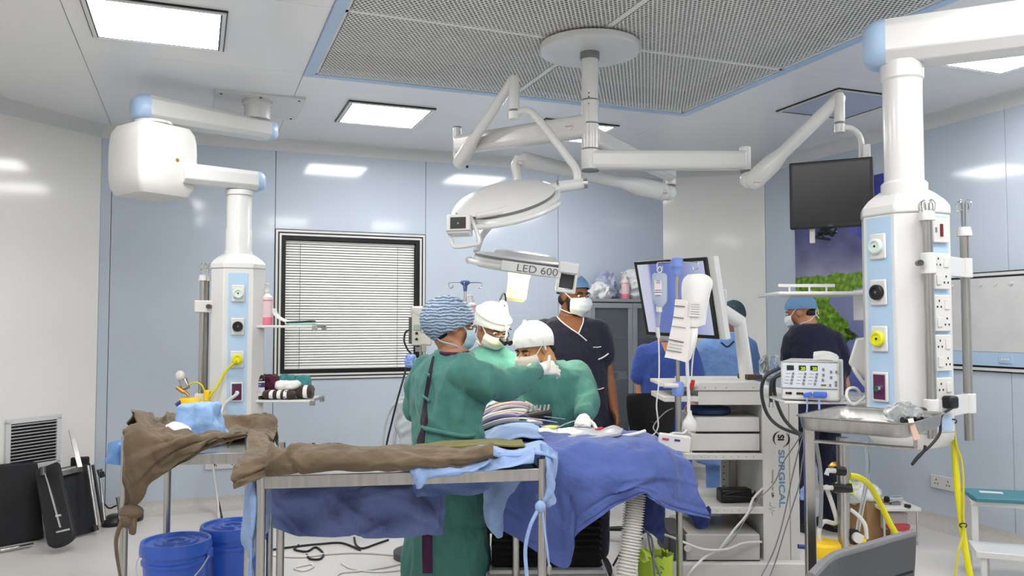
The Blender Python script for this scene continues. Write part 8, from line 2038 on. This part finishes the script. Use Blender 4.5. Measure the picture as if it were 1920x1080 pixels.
# drip stand with blue hub behind the surgeon
ID = 5.7; ix = at(872, 600, ID).x
iv = thing('drip_stand', 'slim drip stand with blue four hook hub behind the surgeon', 'iv stand', V((ix, ID, 0)))
m = MB(); m.cyl((ix, ID, 0.08), (ix, ID, at(872, 538, ID).z), 0.009, n=12); obj('pole', m, m_steel, iv)
hz_ = at(872, 530, ID).z
m = MB(); m.lathe([(0.012, hz_-0.06), (0.016, hz_-0.02), (0.034, hz_-0.006), (0.034, hz_+0.008), (0.02, hz_+0.016)], (ix, ID, 0), n=18); obj('hub', m, mat('blue hub', (80, 100, 170), 0.4), iv)
for a in (0.1, PI-0.1, PI*0.5, -PI*0.5):
    d = V((math.cos(a), math.sin(a)*0.9, 0)); q = V((ix, ID, hz_)); L_ = 0.115
    m = MB(); m.tube([q, q + d*L_*0.9, q + d*L_ - UP*0.012, q + d*L_*0.93 - UP*0.038, q + d*L_*0.78 - UP*0.034, q + d*L_*0.74 - UP*0.015], 0.003, 6, 5); obj('hook', m, m_chrome, iv)
for k in range(5):
    a = k*2*PI/5; m = MB(); m.beam(V((ix, ID, 0.085)), V((ix+0.26*math.cos(a), ID+0.26*math.sin(a), 0.06)), 0.035, 0.03, 0.025, 0.02); obj('foot', m, m_steel, iv)
# wall shelf unit with bottle behind (small white trolley top)
tq = thing('side_trolley', 'white side trolley mostly hidden behind the surgeon', 'trolley', V((at(880, 600, 6.1).x, 6.2, 0)))
zq = at(880, 606, 6.1).z; cx_ = at(872, 606, 6.1).x
m = MB(); m.box((cx_, 6.25, zq-0.012), (0.42, 0.34, 0.024)); obj('top', m, m_plast, tq, bevel=0.004)
for a in (-1, 1):
    for b in (-1, 1): m = MB(); m.cyl((cx_+a*0.19, 6.25+b*0.15, 0), (cx_+a*0.19, 6.25+b*0.15, zq-0.02), 0.012, n=10); obj('leg', m, m_steel, tq)
q = at(885, 600, 6.15); pump_bottle((q.x, 6.15, zq+0.001), 'pink pump bottle on the trolley behind the surgeon', 0.16, 0.036)
m = MB(); m.box((at(838, 585, 6.15).x, 6.15, zq+0.05), (0.07, 0.06, 0.10)); obj('white_carton', m, m_plast, None, bevel=0.006, label='small white carton at the left of the trolley behind the surgeon', cat='carton')

# ------------------------------------------------------------------ black office chair
KD = 5.35
kx = at(1222, 800, KD).x
oc = thing('office_chair', 'black office chair standing behind the operating drape', 'chair', V((kx, KD, 0)))
def zk(y): return at(1222, y, KD).z
rows = []
for y, hw, dd in ((738, 0.135, 0.0), (750, 0.15, -0.01), (780, 0.145, -0.02), (812, 0.125, -0.015), (835, 0.10, 0.0)):
    rows.append([V((kx + hw*t, KD + dd + 0.05*(t*t), zk(y) - (0.012*t*t if y == 738 else 0))) for t in (-1, -0.6, 0, 0.6, 1)])
m = MB(); m.patch(rows, 5, 0.03); bk = obj('backrest', m, m_blackm, oc, smooth=60, fixn=False)
for k in range(3):
    q = V((kx-0.012+k*0.012, KD-0.04, zk(790))); m = MB(); m.cyl(q, q + V((0, -0.004, 0)), 0.004, n=8); obj('back_rivet', m, m_dgrey, bk)
m = MB(); ringloft(m, [(V((kx, KD+0.27, z)), a, b) for z, a, b in ((0.43, 0.20, 0.19), (0.45, 0.23, 0.22), (0.50, 0.23, 0.22), (0.52, 0.20, 0.19))], V((1, 0, 0)), V((0, 1, 0)), 28, 3.5); obj('seat', m, m_blackm, oc)
m = MB(); m.beam(V((kx, KD+0.03, zk(825))), V((kx, KD+0.12, 0.44)), 0.06, 0.02); obj('back_bracket', m, m_black, oc)
m = MB(); m.cyl((kx, KD+0.27, 0.09), (kx, KD+0.27, 0.44), 0.025, n=16); obj('gas_column', m, m_black, oc)
for k in range(5):
    a = k*2*PI/5+0.3; e = V((kx+0.27*math.cos(a), KD+0.27+0.27*math.sin(a), 0.075)); m = MB(); m.beam(V((kx, KD+0.27, 0.10)), e, 0.05, 0.035, 0.035, 0.025); lg = obj('base_arm', m, m_black, oc)
    m = MB(); m.cyl(V((e.x-0.02, e.y, 0.028)), V((e.x+0.02, e.y, 0.028)), 0.028, n=14); obj('caster', m, m_black, lg)

# ------------------------------------------------------------------ bin with lime bag
q = at(1228, 1050, 3.95); bn = thing('waste_bin', 'waste bin lined with a lime green bag beside the white hose', 'bin', V((q.x, q.y, 0)))
bz = at(1228, 1040, 3.95).z
m = MB(); m.lathe([(0.062, 0.0), (0.07, 0.05), (0.078, bz-0.02)], (q.x, q.y, 0), n=28); obj('bin_body', m, m_grey, bn)
rr = []
for z, r_, am in ((bz-0.22, 0.078, 0.001), (bz-0.1, 0.080, 0.002), (bz-0.02, 0.082, 0.003), (bz+0.008, 0.083, 0.006), (bz+0.004, 0.074, 0.007), (bz-0.04, 0.066, 0.010), (bz-0.06, 0.03, 0.004)):
    rr.append([V((q.x + (r_+am*math.sin(k*5.3))*math.cos(2*PI*k/32), q.y + (r_+am*math.sin(k*4.1))*math.sin(2*PI*k/32), z + am*math.sin(k*2.7))) for k in range(32)])
m_lime = mat('lime bag', (186, 214, 60), 0.3, var=0.08, trans=0.1)
m = MB(); m.loft(rr); bg = obj('lime_bag', m, m_lime, bn, smooth=60)
m = MB(); m.patch([[at(1196, 1038, 3.90), at(1202, 1026, 3.92), at(1212, 1034, 3.95)], [at(1200, 1050, 3.88), at(1212, 1040, 3.90), at(1224, 1046, 3.93)], [at(1206, 1056, 3.87), at(1220, 1052, 3.88), at(1232, 1056, 3.9)]], 5, 0.004, 0.008, 30); obj('bag_fold', m, m_lime, bg, smooth=70, fixn=False)
m_grn = mat('bag print green', (60, 140, 70), 0.5)
for a0 in (0, 120, 240):
    c = at(1235, 1068, 3.86); m = MB(); m.tube([c + V((0.022*math.cos(R(a)), -0.004, 0.016*math.sin(R(a)))) for a in range(a0, a0+90, 15)], 0.003, 6); obj('print_arrow', m, m_grn, bg)
for k, pts in enumerate(([(1150, 1060, 3.7), (1165, 1035, 3.8), (1185, 1018, 3.9), (1205, 1010, 3.95)], [(1215, 1000, 3.9), (1220, 1030, 3.85), (1228, 1055, 3.8), (1240, 1085, 3.78)], [(1205, 990, 3.9), (1222, 1010, 3.84), (1225, 1050, 3.8), (1228, 1085, 3.78)])):
    m = MB(); m.tube(P3(pts), 0.005, 8, 6); obj('black_cable', m, m_cableG if k else m_rubber, None, label=('black cable running behind the white corrugated hose', 'grey cable hanging in front of the lime bag, right strand', 'grey cable hanging in front of the lime bag, left strand')[k], cat='cable')
q = atz(1222, 1062, 0.0)

# ------------------------------------------------------------------ cables on the floor and behind the tables
FC = [([(500, 1032), (560, 1024), (600, 1020), (640, 1018), (672, 1030), (675, 1034)], m_rubber, 0.007, 'black cable running left to right on the floor below the hanging sheet'),
      ([(560, 1022), (552, 1030), (575, 1034), (592, 1026), (606, 1038), (600, 1048), (582, 1048), (575, 1040)], m_rubber, 0.007, 'black cable curled into a small loop on the floor'),
      ([(664, 1008), (668, 1022), (680, 1028), (705, 1020), (728, 1012)], m_rubber, 0.007, 'black cable hooking down at the right of the hanging sheet'),
      ([(500, 1040), (560, 1044), (620, 1038), (680, 1036), (760, 1042)], m_cableW, 0.008, 'straight white cable across the floor under the long table'),
      ([(582, 1058), (560, 1062), (552, 1066), (570, 1070), (588, 1062), (580, 1056)], m_cableW, 0.006, 'white cable ring lying on the floor'),
      ([(640, 1056), (660, 1066), (700, 1072), (740, 1070), (775, 1064)], m_cableW, 0.006, 'white cable bowing across the floor near the nurse'),
      ([(628, 1084), (640, 1074), (680, 1070), (730, 1062), (770, 1052)], m_cableW, 0.006, 'white cable sweeping from the frame bottom to the nurse')]
for pts, mt_, r_, lab in FC:
    m = MB(); m.tube([atz(x, y, r_*1.05) for x, y in pts], r_, 8, 7); obj('floor_cable', m, mt_, None, label=lab, cat='cable')
m = MB(); m.tube(P3([(582, 838, 3.55), (588, 832, 3.56), (600, 842, 3.54), (612, 838, 3.54), (628, 832, 3.56), (648, 836, 3.56), (655, 846, 3.54)]), 0.005, 8, 6); obj('looped_cable', m, m_rubber, None, label='black cord looped on the far side of the long instrument table', cat='cord')
a, d = ray_b(412, BW)
m = MB(); m.tube([room(a, BW-0.03, 0.40), at(400, 880, d-0.1), at(405, 920, d-0.1), at(412, 950, d-0.15), atz(416, 970, 0.01)], 0.007, 8, 6); obj('mains_cable', m, m_rubber, None, label='black mains cable dropping from the back wall socket', cat='cable')
m = MB(); m.tube([at(398, 862, d-0.12), at(402, 900, d-0.12), at(408, 940, d-0.14), atz(410, 972, 0.01)], 0.009, 8, 6); obj('mains_cable', m, m_cableW, None, label='white mains cable dropping beside the black one', cat='cable')
